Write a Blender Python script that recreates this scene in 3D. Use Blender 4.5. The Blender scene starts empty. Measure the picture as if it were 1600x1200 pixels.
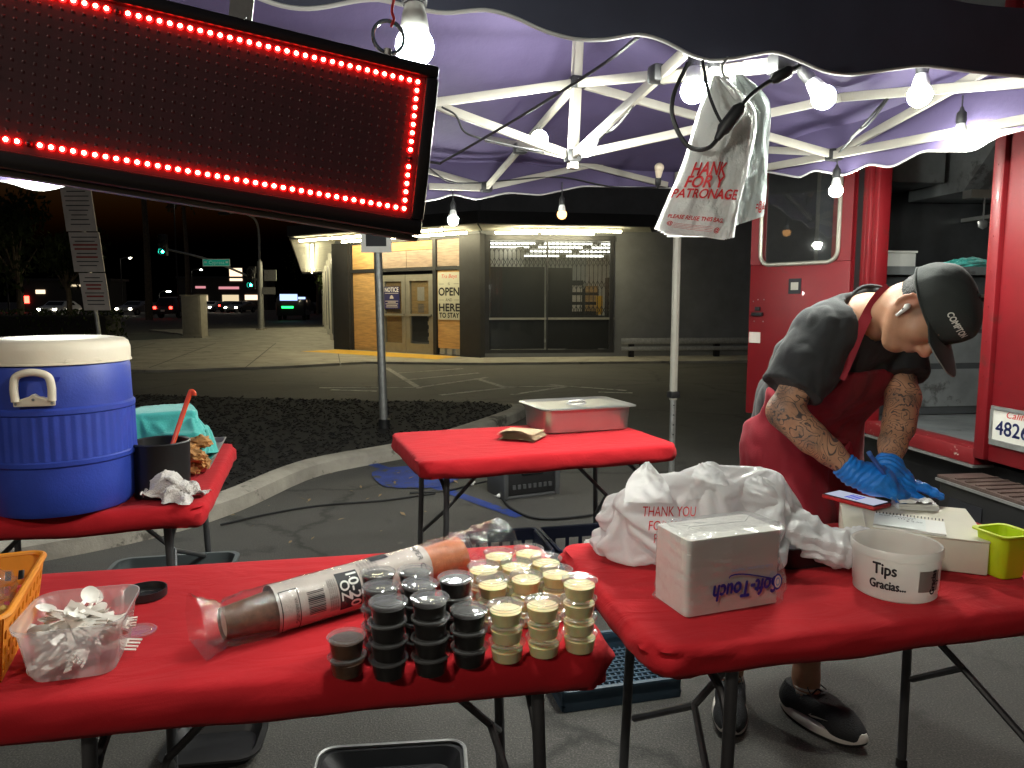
import bpy, bmesh, math, random
import numpy as np
from mathutils import Vector, Matrix, Euler, noise as mnoise

R = math.radians
random.seed(11)
rng = np.random.default_rng(11)
scene = bpy.context.scene
col = scene.collection

# ------------------------------------------------------------------ camera
CAM_H = 1.36
cam = bpy.data.cameras.new('camera')
cam.sensor_width = 36.0
cam.lens = 36.0 * 1150 / 1600
cam.clip_start = 0.02
cam.clip_end = 3000
cam_o = bpy.data.objects.new('camera', cam)
col.objects.link(cam_o)
cam_o.location = (0, 0, CAM_H)
cam_o.rotation_euler = (R(90 - 6.4), 0, 0)
scene.camera = cam_o

# ------------------------------------------------------------------ night sky
SKY = 0.32
world = bpy.data.worlds.new('World')
scene.world = world
world.use_nodes = True
wn = world.node_tree
wn.nodes.clear()
w_out = wn.nodes.new('ShaderNodeOutputWorld')
w_bg = wn.nodes.new('ShaderNodeBackground')
w_sky = wn.nodes.new('ShaderNodeTexSky')
w_sky.sky_type = 'NISHITA'
w_sky.sun_disc = False
w_sky.sun_elevation = R(-3.0)
w_sky.sun_rotation = R(180)
wn.links.new(w_sky.outputs[0], w_bg.inputs[0])
wn.links.new(w_bg.outputs[0], w_out.inputs[0])
w_bg.inputs[1].default_value = SKY

scene.view_settings.view_transform = 'Standard'
scene.view_settings.look = 'None'
scene.view_settings.exposure = 0.15
scene.view_settings.gamma = 1.0
scene.view_settings.use_curve_mapping = False
scene.cycles.max_bounces = 7
scene.cycles.transparent_max_bounces = 20
scene.cycles.sample_clamp_indirect = 4.0
scene.cycles.caustics_reflective = False
scene.cycles.caustics_refractive = False

BULB = 720.0
TUBE = 75.0
FRONT_LAMP = 430.0           # radiance of the added, unseen front lamp's lens

# ------------------------------------------------------------------ materials
def _new(name):
    m = bpy.data.materials.new(name)
    m.use_nodes = True
    nt = m.node_tree
    nt.nodes.clear()
    out = nt.nodes.new('ShaderNodeOutputMaterial')
    return m, nt, out

def _noise(nt, scale, detail=4.0, rough=0.6, coord='Object', dist=0.0, stretch=None):
    tc = nt.nodes.new('ShaderNodeTexCoord')
    n = nt.nodes.new('ShaderNodeTexNoise')
    n.inputs['Scale'].default_value = scale
    n.inputs['Detail'].default_value = detail
    n.inputs['Roughness'].default_value = rough
    n.inputs['Distortion'].default_value = dist
    if stretch:
        mp = nt.nodes.new('ShaderNodeMapping')
        mp.inputs['Scale'].default_value = stretch
        nt.links.new(tc.outputs[coord], mp.inputs[0])
        nt.links.new(mp.outputs[0], n.inputs['Vector'])
    else:
        nt.links.new(tc.outputs[coord], n.inputs['Vector'])
    return n

def _ramp(nt, src, stops):
    r = nt.nodes.new('ShaderNodeValToRGB')
    e = r.color_ramp.elements
    while len(e) < len(stops):
        e.new(0.5)
    for el, (p, c) in zip(e, stops):
        el.position = p
        el.color = (c[0], c[1], c[2], 1.0) if len(c) == 3 else c
    nt.links.new(src, r.inputs[0])
    return r

def mat(name, color, rough=0.5, metal=0.0, var=0.12, vscale=6.0, bump=0.0, bscale=80.0, spec=0.5,
        emit=None, estr=0.0, wear=None, wscale=9.0, wlim=0.62, sheen=0.0, coat=0.0, sss=0.0, alpha=1.0, trans=0.0,
        bstretch=None, rvar=0.0, vstretch=None):
    m, nt, out = _new(name)
    p = nt.nodes.new('ShaderNodeBsdfPrincipled')
    nt.links.new(p.outputs[0], out.inputs[0])
    c = color
    n = _noise(nt, vscale, 5, 0.62, stretch=vstretch)
    lo = tuple(max(0, x * (1 - var)) for x in c)
    hi = tuple(min(1, x * (1 + var)) for x in c)
    rmp = _ramp(nt, n.outputs[0], [(0.3, lo), (0.7, hi)])
    src = rmp.outputs[0]
    if wear:
        n2 = _noise(nt, wscale, 8, 0.7)
        mask = _ramp(nt, n2.outputs[0], [(wlim, (0, 0, 0)), (min(1, wlim + 0.06), (1, 1, 1))])
        mx = nt.nodes.new('ShaderNodeMix')
        mx.data_type = 'RGBA'
        nt.links.new(mask.outputs[0], mx.inputs[0])
        nt.links.new(src, mx.inputs[6])
        mx.inputs[7].default_value = (*wear, 1)
        src = mx.outputs[2]
    nt.links.new(src, p.inputs['Base Color'])
    p.inputs['Roughness'].default_value = rough
    if rvar > 0:
        n4 = _noise(nt, vscale * 2.3, 4, 0.6)
        mr = nt.nodes.new('ShaderNodeMapRange')
        mr.inputs[3].default_value = max(0.02, rough - rvar)
        mr.inputs[4].default_value = min(1, rough + rvar)
        nt.links.new(n4.outputs[0], mr.inputs[0])
        nt.links.new(mr.outputs[0], p.inputs['Roughness'])
    p.inputs['Metallic'].default_value = metal
    p.inputs['Specular IOR Level'].default_value = spec
    p.inputs['Sheen Weight'].default_value = sheen
    p.inputs['Coat Weight'].default_value = coat
    p.inputs['Alpha'].default_value = alpha
    p.inputs['Transmission Weight'].default_value = trans
    if sss:
        p.inputs['Subsurface Weight'].default_value = sss
        p.inputs['Subsurface Radius'].default_value = (0.012, 0.005, 0.003)
    if emit:
        p.inputs['Emission Color'].default_value = (*emit, 1)
        p.inputs['Emission Strength'].default_value = estr
    if bump > 0:
        n3 = _noise(nt, bscale, 6, 0.65, stretch=bstretch)
        b = nt.nodes.new('ShaderNodeBump')
        b.inputs['Strength'].default_value = bump
        b.inputs['Distance'].default_value = 0.01
        nt.links.new(n3.outputs[0], b.inputs['Height'])
        nt.links.new(b.outputs[0], p.inputs['Normal'])
    return m

def emis(name, color, strength):
    m, nt, out = _new(name)
    e = nt.nodes.new('ShaderNodeEmission')
    e.inputs[0].default_value = (*color, 1)
    e.inputs[1].default_value = strength
    nt.links.new(e.outputs[0], out.inputs[0])
    return m

def film(name, tint=(0.95, 0.95, 0.95), body=0.12, gloss_rough=0.12, bump=0.0, bscale=60.0, translucent=0.0, gl=1.0):
    """thin clear plastic: mostly see-through, a little milky body, fresnel gloss"""
    m, nt, out = _new(name)
    tr = nt.nodes.new('ShaderNodeBsdfTransparent')
    tr.inputs[0].default_value = (*tint, 1)
    df = nt.nodes.new('ShaderNodeBsdfDiffuse')
    df.inputs[0].default_value = (*[min(1, x * 0.9) for x in tint], 1)
    tl = nt.nodes.new('ShaderNodeBsdfTranslucent')
    tl.inputs[0].default_value = (*tint, 1)
    gs = nt.nodes.new('ShaderNodeBsdfGlossy')
    gs.inputs['Roughness'].default_value = gloss_rough
    m0 = nt.nodes.new('ShaderNodeMixShader')
    m0.inputs[0].default_value = translucent
    nt.links.new(df.outputs[0], m0.inputs[1])
    nt.links.new(tl.outputs[0], m0.inputs[2])
    m1 = nt.nodes.new('ShaderNodeMixShader')
    m1.inputs[0].default_value = body
    nt.links.new(tr.outputs[0], m1.inputs[1])
    nt.links.new(m0.outputs[0], m1.inputs[2])
    m2 = nt.nodes.new('ShaderNodeMixShader')
    fr = nt.nodes.new('ShaderNodeLayerWeight')     # same on both sides of the thin sheet
    fr.inputs[0].default_value = 0.5
    pw_ = nt.nodes.new('ShaderNodeMath'); pw_.operation = 'POWER'; pw_.inputs[1].default_value = 4.0
    nt.links.new(fr.outputs['Facing'], pw_.inputs[0])
    mul = nt.nodes.new('ShaderNodeMath')
    mul.operation = 'MULTIPLY_ADD'
    mul.inputs[1].default_value = min(0.9, 0.6 * gl)
    mul.inputs[2].default_value = 0.045 * gl
    mul.use_clamp = True
    nt.links.new(pw_.outputs[0], mul.inputs[0])
    nt.links.new(mul.outputs[0], m2.inputs[0])
    nt.links.new(m1.outputs[0], m2.inputs[1])
    nt.links.new(gs.outputs[0], m2.inputs[2])
    nt.links.new(m2.outputs[0], out.inputs[0])
    if bump > 0:
        n3 = _noise(nt, bscale, 5, 0.6)
        b = nt.nodes.new('ShaderNodeBump')
        b.inputs['Strength'].default_value = bump
        b.inputs['Distance'].default_value = 0.01
        nt.links.new(n3.outputs[0], b.inputs['Height'])
        for s in (df, gs, tl):
            nt.links.new(b.outputs[0], s.inputs['Normal'])
        nt.links.new(b.outputs[0], fr.inputs['Normal'])
    return m

def fabric_translucent(name, color, tl_w=0.25, bump=0.15, bscale=30, rough=0.9, var=0.1, spec=0.25):
    m, nt, out = _new(name)
    n = _noise(nt, 2.5, 5, 0.6)
    rmp = _ramp(nt, n.outputs[0], [(0.3, tuple(x * (1 - var) for x in color)), (0.7, tuple(min(1, x * (1 + var)) for x in color))])
    p = nt.nodes.new('ShaderNodeBsdfPrincipled')
    p.inputs['Roughness'].default_value = rough
    p.inputs['Specular IOR Level'].default_value = spec
    nt.links.new(rmp.outputs[0], p.inputs['Base Color'])
    t = nt.nodes.new('ShaderNodeBsdfTranslucent')
    nt.links.new(rmp.outputs[0], t.inputs[0])
    mx = nt.nodes.new('ShaderNodeMixShader')
    mx.inputs[0].default_value = tl_w
    nt.links.new(p.outputs[0], mx.inputs[1])
    nt.links.new(t.outputs[0], mx.inputs[2])
    nt.links.new(mx.outputs[0], out.inputs[0])
    n3 = _noise(nt, bscale, 4, 0.6)
    b = nt.nodes.new('ShaderNodeBump')
    b.inputs['Strength'].default_value = bump
    b.inputs['Distance'].default_value = 0.02
    nt.links.new(n3.outputs[0], b.inputs['Height'])
    nt.links.new(b.outputs[0], p.inputs['Normal'])
    nt.links.new(b.outputs[0], t.inputs['Normal'])
    return m

# ------------------------------------------------------------------ mesh tools
MATX = {}

def mx_of(o):
    return MATX.get(o.name, Matrix.Identity(4))

def tag(o, label=None, cat=None, group=None, kind=None):
    if label: o['label'] = label
    if cat: o['category'] = cat
    if group: o['group'] = group
    if kind: o['kind'] = kind
    return o

def thing(name, label, cat, loc=(0, 0, 0), rotz=0.0, group=None):
    o = bpy.data.objects.new(name, None)
    o.empty_display_size = 0.05
    col.objects.link(o)
    o.location = loc
    o.rotation_euler = (0, 0, rotz)
    MATX[o.name] = Matrix.Translation(Vector(loc)) @ Matrix.Rotation(rotz, 4, 'Z')
    return tag(o, label, cat, group)

def link_mesh(name, me, material, parent=None, loc=(0, 0, 0), rot=(0, 0, 0)):
    o = bpy.data.objects.new(name, me)
    col.objects.link(o)
    if material and not me.materials:
        me.materials.append(material)
    o.location = loc
    o.rotation_euler = rot
    m = Matrix.Translation(Vector(loc)) @ Euler(rot).to_matrix().to_4x4()
    if parent:
        o.parent = parent
        m = mx_of(parent) @ m
    MATX[o.name] = m
    return o

class MB:
    def __init__(self):
        self.v = []
        self.f = []
        self.mi = []
        self.cur = 0

    def add(self, verts, faces):
        b = len(self.v)
        self.v.extend([tuple(p) for p in verts])
        for f in faces:
            self.f.append(tuple(b + i for i in f))
            self.mi.append(self.cur)
        return self

    def box(self, c, s, rz=0.0, mat4=None):
        x, y, z = s[0] / 2, s[1] / 2, s[2] / 2
        vs = [Vector((i * x, j * y, k * z)) for i in (-1, 1) for j in (-1, 1) for k in (-1, 1)]
        m = Matrix.Translation(Vector(c)) @ (mat4 if mat4 else Matrix.Rotation(rz, 4, 'Z'))
        vs = [m @ p for p in vs]
        return self.add(vs, [(0, 1, 3, 2), (4, 6, 7, 5), (0, 4, 5, 1), (2, 3, 7, 6), (0, 2, 6, 4), (1, 5, 7, 3)])

    def box2(self, lo, hi):
        return self.box([(a + b) / 2 for a, b in zip(lo, hi)], [b - a for a, b in zip(lo, hi)])

    def tube(self, pts, r, n=8, caps=True, closed=False, flat=1.0):
        pts = [Vector(p) for p in pts]
        N = len(pts)
        rs = r if isinstance(r, (list, tuple)) else [r] * N
        up = None
        rings = []
        for i, p in enumerate(pts):
            if closed:
                t = pts[(i + 1) % N] - pts[i - 1]
            else:
                t = pts[min(i + 1, N - 1)] - pts[max(i - 1, 0)]
            if t.length < 1e-9:
                t = Vector((0, 0, 1))
            t.normalize()
            if up is None:
                up = Vector((0, 0, 1)) if abs(t.z) < 0.9 else Vector((1, 0, 0))
            a = up - t * up.dot(t)
            if a.length < 1e-6:
                a = Vector((1, 0, 0)) - t * t.x
            a.normalize()
            b = t.cross(a)
            up = a
            rings.append([p + (a * math.cos(2 * math.pi * k / n) + b * math.sin(2 * math.pi * k / n) * flat) * rs[i] for k in range(n)])
        return self.loft(rings, closed_ring=True, caps=caps and not closed, closed=closed)

    def loft(self, rings, closed_ring=True, caps=True, closed=False):
        n = len(rings[0])
        vs = [p for ring in rings for p in ring]
        fs = []
        L = len(rings)
        for i in range(L if closed else L - 1):
            j = (i + 1) % L
            for k in range(n if closed_ring else n - 1):
                l = (k + 1) % n
                fs.append((i * n + k, i * n + l, j * n + l, j * n + k))
        if caps:
            fs.append(tuple(reversed(range(n))))
            fs.append(tuple((L - 1) * n + k for k in range(n)))
        return self.add(vs, fs)

    def lathe(self, prof, n=24, c=(0, 0, 0), capb=False, capt=False, mat4=None, squash=(1, 1)):
        rings = []
        for r, z in prof:
            ring = [Vector((r * math.cos(2 * math.pi * k / n) * squash[0], r * math.sin(2 * math.pi * k / n) * squash[1], z)) for k in range(n)]
            if mat4:
                ring = [mat4 @ p for p in ring]
            rings.append([p + Vector(c) for p in ring])
        b = len(self.v)
        self.loft(rings, caps=False)
        if capb:
            self.f.append(tuple(b + k for k in reversed(range(n)))); self.mi.append(self.cur)
        if capt:
            self.f.append(tuple(b + (len(prof) - 1) * n + k for k in range(n))); self.mi.append(self.cur)
        return self

    def bar(self, a, b, w, h=None, up=(0, 0, 1)):
        a, b = Vector(a), Vector(b)
        h = h or w
        t = (b - a).normalized()
        u = Vector(up)
        s = t.cross(u)
        if s.length < 1e-5:
            s = t.cross(Vector((1, 0, 0)))
        s.normalize()
        q = s.cross(t)
        off = [(-1, -1), (1, -1), (1, 1), (-1, 1)]
        return self.loft([[p + s * (i * w / 2) + q * (j * h / 2) for i, j in off] for p in (a, b)])

    def grid(self, fn, nu, nv, closed_u=False):
        vs = [fn(i / (nu if closed_u else nu - 1), j / (nv - 1)) for j in range(nv) for i in range(nu)]
        fs = []
        for j in range(nv - 1):
            for i in range(nu if closed_u else nu - 1):
                k = (i + 1) % nu
                fs.append((j * nu + i, j * nu + k, (j + 1) * nu + k, (j + 1) * nu + i))
        return self.add(vs, fs)

    def mesh(self, name, bevel=0.0, segs=2, sharp=40, merge=False):
        me = bpy.data.meshes.new(name)
        me.from_pydata([tuple(p) for p in self.v], [], self.f)
        if any(self.mi):
            me.polygons.foreach_set('material_index', self.mi)
        bm = bmesh.new()
        bm.from_mesh(me)
        if merge:
            bmesh.ops.remove_doubles(bm, verts=bm.verts, dist=1e-5)
        bmesh.ops.recalc_face_normals(bm, faces=bm.faces)
        if bevel > 0:
            es = [e for e in bm.edges if len(e.link_faces) == 2 and e.calc_face_angle(0) > R(30)]
            bmesh.ops.bevel(bm, geom=es, offset=bevel, segments=segs, affect='EDGES', profile=0.5, clamp_overlap=True)
        bm.to_mesh(me)
        bm.free()
        me.polygons.foreach_set('use_smooth', [True] * len(me.polygons))
        me.set_sharp_from_angle(angle=R(sharp))
        me.update()
        return me

    def build(self, name, material, parent=None, bevel=0.0, segs=2, sharp=40, world=False, loc=(0, 0, 0), rot=(0, 0, 0), merge=False):
        if world and parent:
            inv = mx_of(parent).inverted()
            self.v = [tuple(inv @ Vector(p)) for p in self.v]
        me = self.mesh(name, bevel, segs, sharp, merge)
        for m in (material if isinstance(material, (list, tuple)) else [material]):
            me.materials.append(m)
        return link_mesh(name, me, None, parent, loc, rot)

def dup(o, parent=None, loc=None, rot=None):
    c = o.copy()
    col.objects.link(c)
    c.parent = parent
    if loc is not None: c.location = loc
    if rot is not None: c.rotation_euler = rot
    m = Matrix.Translation(c.location) @ c.rotation_euler.to_matrix().to_4x4()
    MATX[c.name] = (mx_of(parent) @ m) if parent else m
    return c

def dup_tree(o, parent=None, loc=None, rot=None):
    c = dup(o, parent, loc, rot)
    for ch in list(o.children):
        dup_tree(ch, c)
    return c

def spline(pts, n=12):
    """Catmull-Rom through the points"""
    P = [Vector(p) for p in pts]
    P = [P[0] * 2 - P[1]] + P + [P[-1] * 2 - P[-2]]
    out = []
    for i in range(1, len(P) - 2):
        for k in range(n):
            t = k / n
            a, b, c, d = P[i - 1], P[i], P[i + 1], P[i + 2]
            out.append(0.5 * ((2 * b) + (c - a) * t + (2 * a - 5 * b + 4 * c - d) * t * t + (3 * b - a - 3 * c + d) * t ** 3))
    out.append(P[-2])
    return out

def text_geo(s, size=1.0, shear=0.0, spacing=1.0, res=3):
    cu = bpy.data.curves.new('t', 'FONT')
    cu.body = s
    cu.size = size
    cu.shear = shear
    cu.space_character = spacing
    cu.resolution_u = res
    cu.align_x = 'CENTER'
    cu.align_y = 'CENTER'
    o = bpy.data.objects.new('t', cu)
    me = bpy.data.meshes.new_from_object(o)
    vs = [tuple(v.co) for v in me.vertices]
    fs = [tuple(p.vertices) for p in me.polygons]
    bpy.data.objects.remove(o)
    bpy.data.meshes.remove(me)
    bpy.data.curves.remove(cu)
    return vs, fs

def text_on(mb, s, size, fn, shear=0.0, spacing=1.0, width=None, bold=0.0):
    """letters laid on a surface: fn(x, y) -> 3D point"""
    vs, fs = text_geo(s, size, shear, spacing)
    if not vs:
        return mb
    if width:
        xs = [v[0] for v in vs]
        k = width / (max(xs) - min(xs))
        vs = [(v[0] * k, v[1], 0) for v in vs]
    mb.add([fn(v[0], v[1]) for v in vs], fs)
    if bold:
        for dx, dy in ((bold, 0), (-bold, 0), (0, bold), (0, -bold)):
            mb.add([fn(v[0] + dx, v[1] + dy) for v in vs], fs)
    return mb

# --- organic shapes: smooth unions of round cones and ellipsoids, meshed with surface nets
class SDF:
    def __init__(self):
        self.p = []

    def cone(self, a, b, ra, rb, k=0.03):
        self.p.append(('c', np.array(a, float), np.array(b, float), ra, rb, k)); return self

    def chain(self, pts, rs, k=0.03):
        for i in range(len(pts) - 1):
            self.cone(pts[i], pts[i + 1], rs[i], rs[i + 1], k)
        return self

    def ell(self, c, r, rot=None, k=0.03):
        self.p.append(('e', np.array(c, float), np.array(r, float), None if rot is None else np.array(rot, float), k)); return self

    def bounds(self):
        lo = np.full(3, 1e9); hi = -lo
        for q in self.p:
            if q[0] == 'c':
                r = max(q[3], q[4]); lo = np.minimum(lo, np.minimum(q[1], q[2]) - r); hi = np.maximum(hi, np.maximum(q[1], q[2]) + r)
            else:
                r = max(q[2]); lo = np.minimum(lo, q[1] - r); hi = np.maximum(hi, q[1] + r)
        return lo, hi

    def field(self, h, pad=0.02):
        lo, hi = self.bounds()
        lo -= pad + 2 * h; hi += pad + 2 * h
        n = np.ceil((hi - lo) / h).astype(int) + 1
        ax = [lo[i] + h * np.arange(n[i]) for i in range(3)]
        D = np.full(n, 0.3)
        for q in self.p:
            k = q[-1]
            if q[0] == 'c':
                r = max(q[3], q[4]); l = np.minimum(q[1], q[2]) - r; u = np.maximum(q[1], q[2]) + r
            else:
                r = max(q[2]); l = q[1] - r; u = q[1] + r
            mg = k + 0.05
            i0 = np.maximum(0, np.floor((l - mg - lo) / h).astype(int)); i1 = np.minimum(n, np.ceil((u + mg - lo) / h).astype(int) + 1)
            sl = tuple(slice(a, b) for a, b in zip(i0, i1))
            X, Y, Z = np.meshgrid(ax[0][sl[0]], ax[1][sl[1]], ax[2][sl[2]], indexing='ij', sparse=True)
            if q[0] == 'c':
                a, b, ra, rb = q[1], q[2], q[3], q[4]
                ba = b - a; L2 = max(1e-9, ba @ ba)
                t = np.clip(((X - a[0]) * ba[0] + (Y - a[1]) * ba[1] + (Z - a[2]) * ba[2]) / L2, 0, 1)
                d = np.sqrt((X - a[0] - t * ba[0]) ** 2 + (Y - a[1] - t * ba[1]) ** 2 + (Z - a[2] - t * ba[2]) ** 2) - (ra + (rb - ra) * t)
            else:
                c, rr, rot = q[1], q[2], q[3]
                px, py, pz = X - c[0], Y - c[1], Z - c[2]
                if rot is not None:  # rows are the local axes
                    px, py, pz = (rot[i, 0] * px + rot[i, 1] * py + rot[i, 2] * pz for i in range(3))
                k0 = np.sqrt((px / rr[0]) ** 2 + (py / rr[1]) ** 2 + (pz / rr[2]) ** 2)
                k1 = np.sqrt((px / rr[0] ** 2) ** 2 + (py / rr[1] ** 2) ** 2 + (pz / rr[2] ** 2) ** 2)
                d = k0 * (k0 - 1.0) / np.maximum(k1, 1e-9)
            A = D[sl]
            hh = np.maximum(k - np.abs(A - d), 0) / max(k, 1e-9)
            D[sl] = np.minimum(A, d) - hh * hh * k * 0.25
        self.ax = ax; self.lo = lo; self.h = h
        return D

    def grids(self):
        return np.meshgrid(*self.ax, indexing='ij', sparse=True)

def surface_nets(D, lo, h, smooth=2):
    S = D < 0
    nx, ny, nz = D.shape
    cs = np.zeros((nx - 1, ny - 1, nz - 1), np.int8)
    for dx in (0, 1):
        for dy in (0, 1):
            for dz in (0, 1):
                cs += S[dx:nx - 1 + dx, dy:ny - 1 + dy, dz:nz - 1 + dz]
    mixed = (cs > 0) & (cs < 8)
    I, J, K = np.nonzero(mixed)
    idx = np.full(mixed.shape, -1, np.int64)
    idx[I, J, K] = np.arange(len(I))
    acc = np.zeros((len(I), 3)); cnt = np.zeros(len(I))
    base = np.stack([I, J, K], 1).astype(float)
    for ax in range(3):
        o = [a for a in range(3) if a != ax]
        for p in (0, 1):
            for q in (0, 1):
                off = np.zeros(3, int); off[o[0]] = p; off[o[1]] = q
                off2 = off.copy(); off2[ax] = 1
                a = D[I + off[0], J + off[1], K + off[2]]; b = D[I + off2[0], J + off2[1], K + off2[2]]
                m = (a < 0) != (b < 0)
                t = np.where(m, a / np.where(m, a - b, 1), 0)
                pos = base + off
                pos[:, ax] += t
                acc[m] += pos[m]; cnt[m] += 1
    V = acc / cnt[:, None] * h + lo
    quads = []
    for ax in range(3):
        o = [a for a in range(3) if a != ax]
        s0 = [slice(None)] * 3; s1 = [slice(None)] * 3
        s0[ax] = slice(0, -1); s1[ax] = slice(1, None)
        for a in o:
            s0[a] = slice(1, -1); s1[a] = slice(1, -1)
        A = S[tuple(s0)]; B = S[tuple(s1)]
        e = np.stack(np.nonzero(A != B), 1)
        if len(e) == 0:
            continue
        inside = A[e[:, 0], e[:, 1], e[:, 2]]
        e = e.copy()
        for a in o:
            e[:, a] += 1
        def cell(p, q):
            c = e.copy(); c[:, o[0]] -= p; c[:, o[1]] -= q
            return idx[c[:, 0], c[:, 1], c[:, 2]]
        Q = np.stack([cell(1, 1), cell(0, 1), cell(0, 0), cell(1, 0)], 1)
        flip = inside if ax != 1 else ~inside
        Q[~flip] = Q[~flip][:, ::-1]
        quads.append(Q)
    Q = np.concatenate(quads)
    Q = Q[(Q >= 0).all(1)]
    for _ in range(smooth):
        s = np.zeros_like(V); n = np.zeros(len(V))
        for a, b in ((0, 1), (1, 2), (2, 3), (3, 0)):
            np.add.at(s, Q[:, a], V[Q[:, b]]); np.add.at(s, Q[:, b], V[Q[:, a]])
            np.add.at(n, Q[:, a], 1); np.add.at(n, Q[:, b], 1)
        V = V * 0.4 + 0.6 * s / np.maximum(n, 1)[:, None]
    return V, Q

def np_mesh(name, V, Q, smooth=True):
    me = bpy.data.meshes.new(name)
    me.vertices.add(len(V)); me.vertices.foreach_set('co', np.asarray(V, np.float32).ravel())
    me.loops.add(Q.size); me.loops.foreach_set('vertex_index', Q.ravel().astype(np.int32))
    me.polygons.add(len(Q))
    me.polygons.foreach_set('loop_start', (np.arange(len(Q)) * Q.shape[1]).astype(np.int32))
    me.polygons.foreach_set('loop_total', np.full(len(Q), Q.shape[1], np.int32))
    me.update(calc_edges=True)
    me.validate()
    if smooth:
        me.polygons.foreach_set('use_smooth', [True] * len(me.polygons))
    return me

def vnoise(V, scale, seed=0.0):
    return np.array([mnoise.noise(Vector((x * scale + seed, y * scale, z * scale))) for x, y, z in V])

# tent axes: e1 along the stall front, e2 into the tent
CA, SA = 0.951, 0.308
def E(a, b, z=None):
    p = (CA * a - SA * b, SA * a + CA * b)
    return p if z is None else (p[0], p[1], z)
TENT_ROT = math.atan2(SA, CA)

# --- soft things are dropped with the cloth solver before anything else stands in the scene
def cloth_sim(me, pins, solids, frames, self_col=True, mass=0.12, bend=0.004, damp=0.4, friction=20):
    made = []
    for kind, loc, scl, rz in solids:
        bm = bmesh.new()
        if kind == 'ball': bmesh.ops.create_icosphere(bm, subdivisions=3, radius=1)
        else: bmesh.ops.create_cube(bm, size=2.0)
        cm = bpy.data.meshes.new('solid'); bm.to_mesh(cm); bm.free()
        o = bpy.data.objects.new('solid', cm); col.objects.link(o)
        o.location, o.scale, o.rotation_euler = loc, scl, (0, 0, rz)
        o.modifiers.new('col', 'COLLISION')
        o.collision.thickness_outer = 0.003
        o.collision.cloth_friction = friction
        made.append(o)
    o = bpy.data.objects.new('soft', me); col.objects.link(o)
    vg = o.vertex_groups.new(name='pin')
    if pins: vg.add(pins, 1.0, 'REPLACE')
    cl = o.modifiers.new('cloth', 'CLOTH')
    s = cl.settings
    s.quality = 4; s.mass = mass
    s.tension_stiffness = 25; s.compression_stiffness = 12; s.shear_stiffness = 8; s.bending_stiffness = bend
    s.air_damping = damp
    if pins: s.vertex_group_mass = 'pin'
    cs = cl.collision_settings
    cs.use_self_collision = self_col; cs.self_distance_min = 0.002; cs.distance_min = 0.003
    cl.point_cache.frame_start = 1; cl.point_cache.frame_end = frames
    for f in range(1, frames + 1):
        scene.frame_set(f)
    out = bpy.data.meshes.new_from_object(o.evaluated_get(bpy.context.evaluated_depsgraph_get()))
    scene.frame_set(1)
    for q in made + [o]:
        bpy.data.objects.remove(q)
    out.polygons.foreach_set('use_smooth', [True] * len(out.polygons))
    return out

def soft_bag(center, radii, peaks, seed, sub=6):
    bm = bmesh.new(); bmesh.ops.create_icosphere(bm, subdivisions=sub, radius=1)
    for v in bm.verts:
        p = v.co.copy()
        d = 1 + 0.20 * mnoise.noise(p * 2.4 + Vector((seed, 0, 0))) + 0.05 * mnoise.noise(p * 6 + Vector((0, seed, 0)))
        v.co = Vector((center[0] + p.x * radii[0] * d, center[1] + p.y * radii[1] * d, max(0.748, center[2] + p.z * radii[2] * d)))
    bm.verts.ensure_lookup_table()
    pins = []
    for pk in peaks:
        pk = Vector(pk)
        ds = sorted(((v.co - pk).length, v.index) for v in bm.verts)[:22]
        c0 = bm.verts[ds[0][1]].co.copy()
        for d, i in ds:
            bm.verts[i].co = pk + (bm.verts[i].co - c0) * 0.5
            pins.append(i)
    me = bpy.data.meshes.new('bag'); bm.to_mesh(me); bm.free()
    return me, pins

def soft_sheet(fn, nu, nv):
    me = bpy.data.meshes.new('sheet')
    me.from_pydata([tuple(fn(i / (nu - 1), j / (nv - 1))) for j in range(nv) for i in range(nu)], [],
                   [(j * nu + i, j * nu + i + 1, (j + 1) * nu + i + 1, (j + 1) * nu + i) for j in range(nv - 1) for i in range(nu - 1)])
    return me

_bm, _pins = soft_bag((0.46, 1.75, 0.835), (0.275, 0.19, 0.18), [(0.315, 1.67, 0.955), (0.445, 1.69, 0.955), (0.262, 1.66, 0.88), (0.60, 1.70, 0.925)], 0.0)
BAG_MESH = cloth_sim(_bm, _pins, [('box', (0.6, 1.75, 0.64), (0.8, 0.8, 0.10), 0), ('ball', (0.36, 1.76, 0.80), (0.10, 0.085, 0.075), 0), ('ball', (0.50, 1.77, 0.80), (0.12, 0.085, 0.075), 0), ('ball', (0.62, 1.75, 0.80), (0.07, 0.07, 0.08), 0)], 38)
_rg = soft_sheet(lambda u, v: Vector((-1.045 + 0.20 * (u - .5) + 0.03 * mnoise.noise(Vector((u * 4, v * 4, 1))), 2.255 + 0.20 * (v - .5) + 0.03 * mnoise.noise(Vector((u * 4, v * 4, 5))), 0.84 + 0.025 * math.sin(u * 9 + v * 4) * math.cos(v * 7) + 0.02 * mnoise.noise(Vector((u * 6, v * 6, 9))))), 44, 44)
RAG_MESH = cloth_sim(_rg, [], [('box', (-1.54, 2.575, 0.70), (0.475, 0.525, 0.0425), R(15.6)), ('ball', (-1.085, 2.26, 0.78), (0.04, 0.035, 0.05), 0), ('ball', (-1.03, 2.25, 0.76), (0.05, 0.03, 0.025), 0)], 30, damp=1.0, bend=0.01)
_tl = soft_sheet(lambda u, v: Vector((-1.235 + 0.42 * (u - .5), 2.70 + 0.40 * (v - .5), 1.06 + 0.02 * mnoise.noise(Vector((u * 4, v * 4, 3))))), 46, 46)
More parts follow.
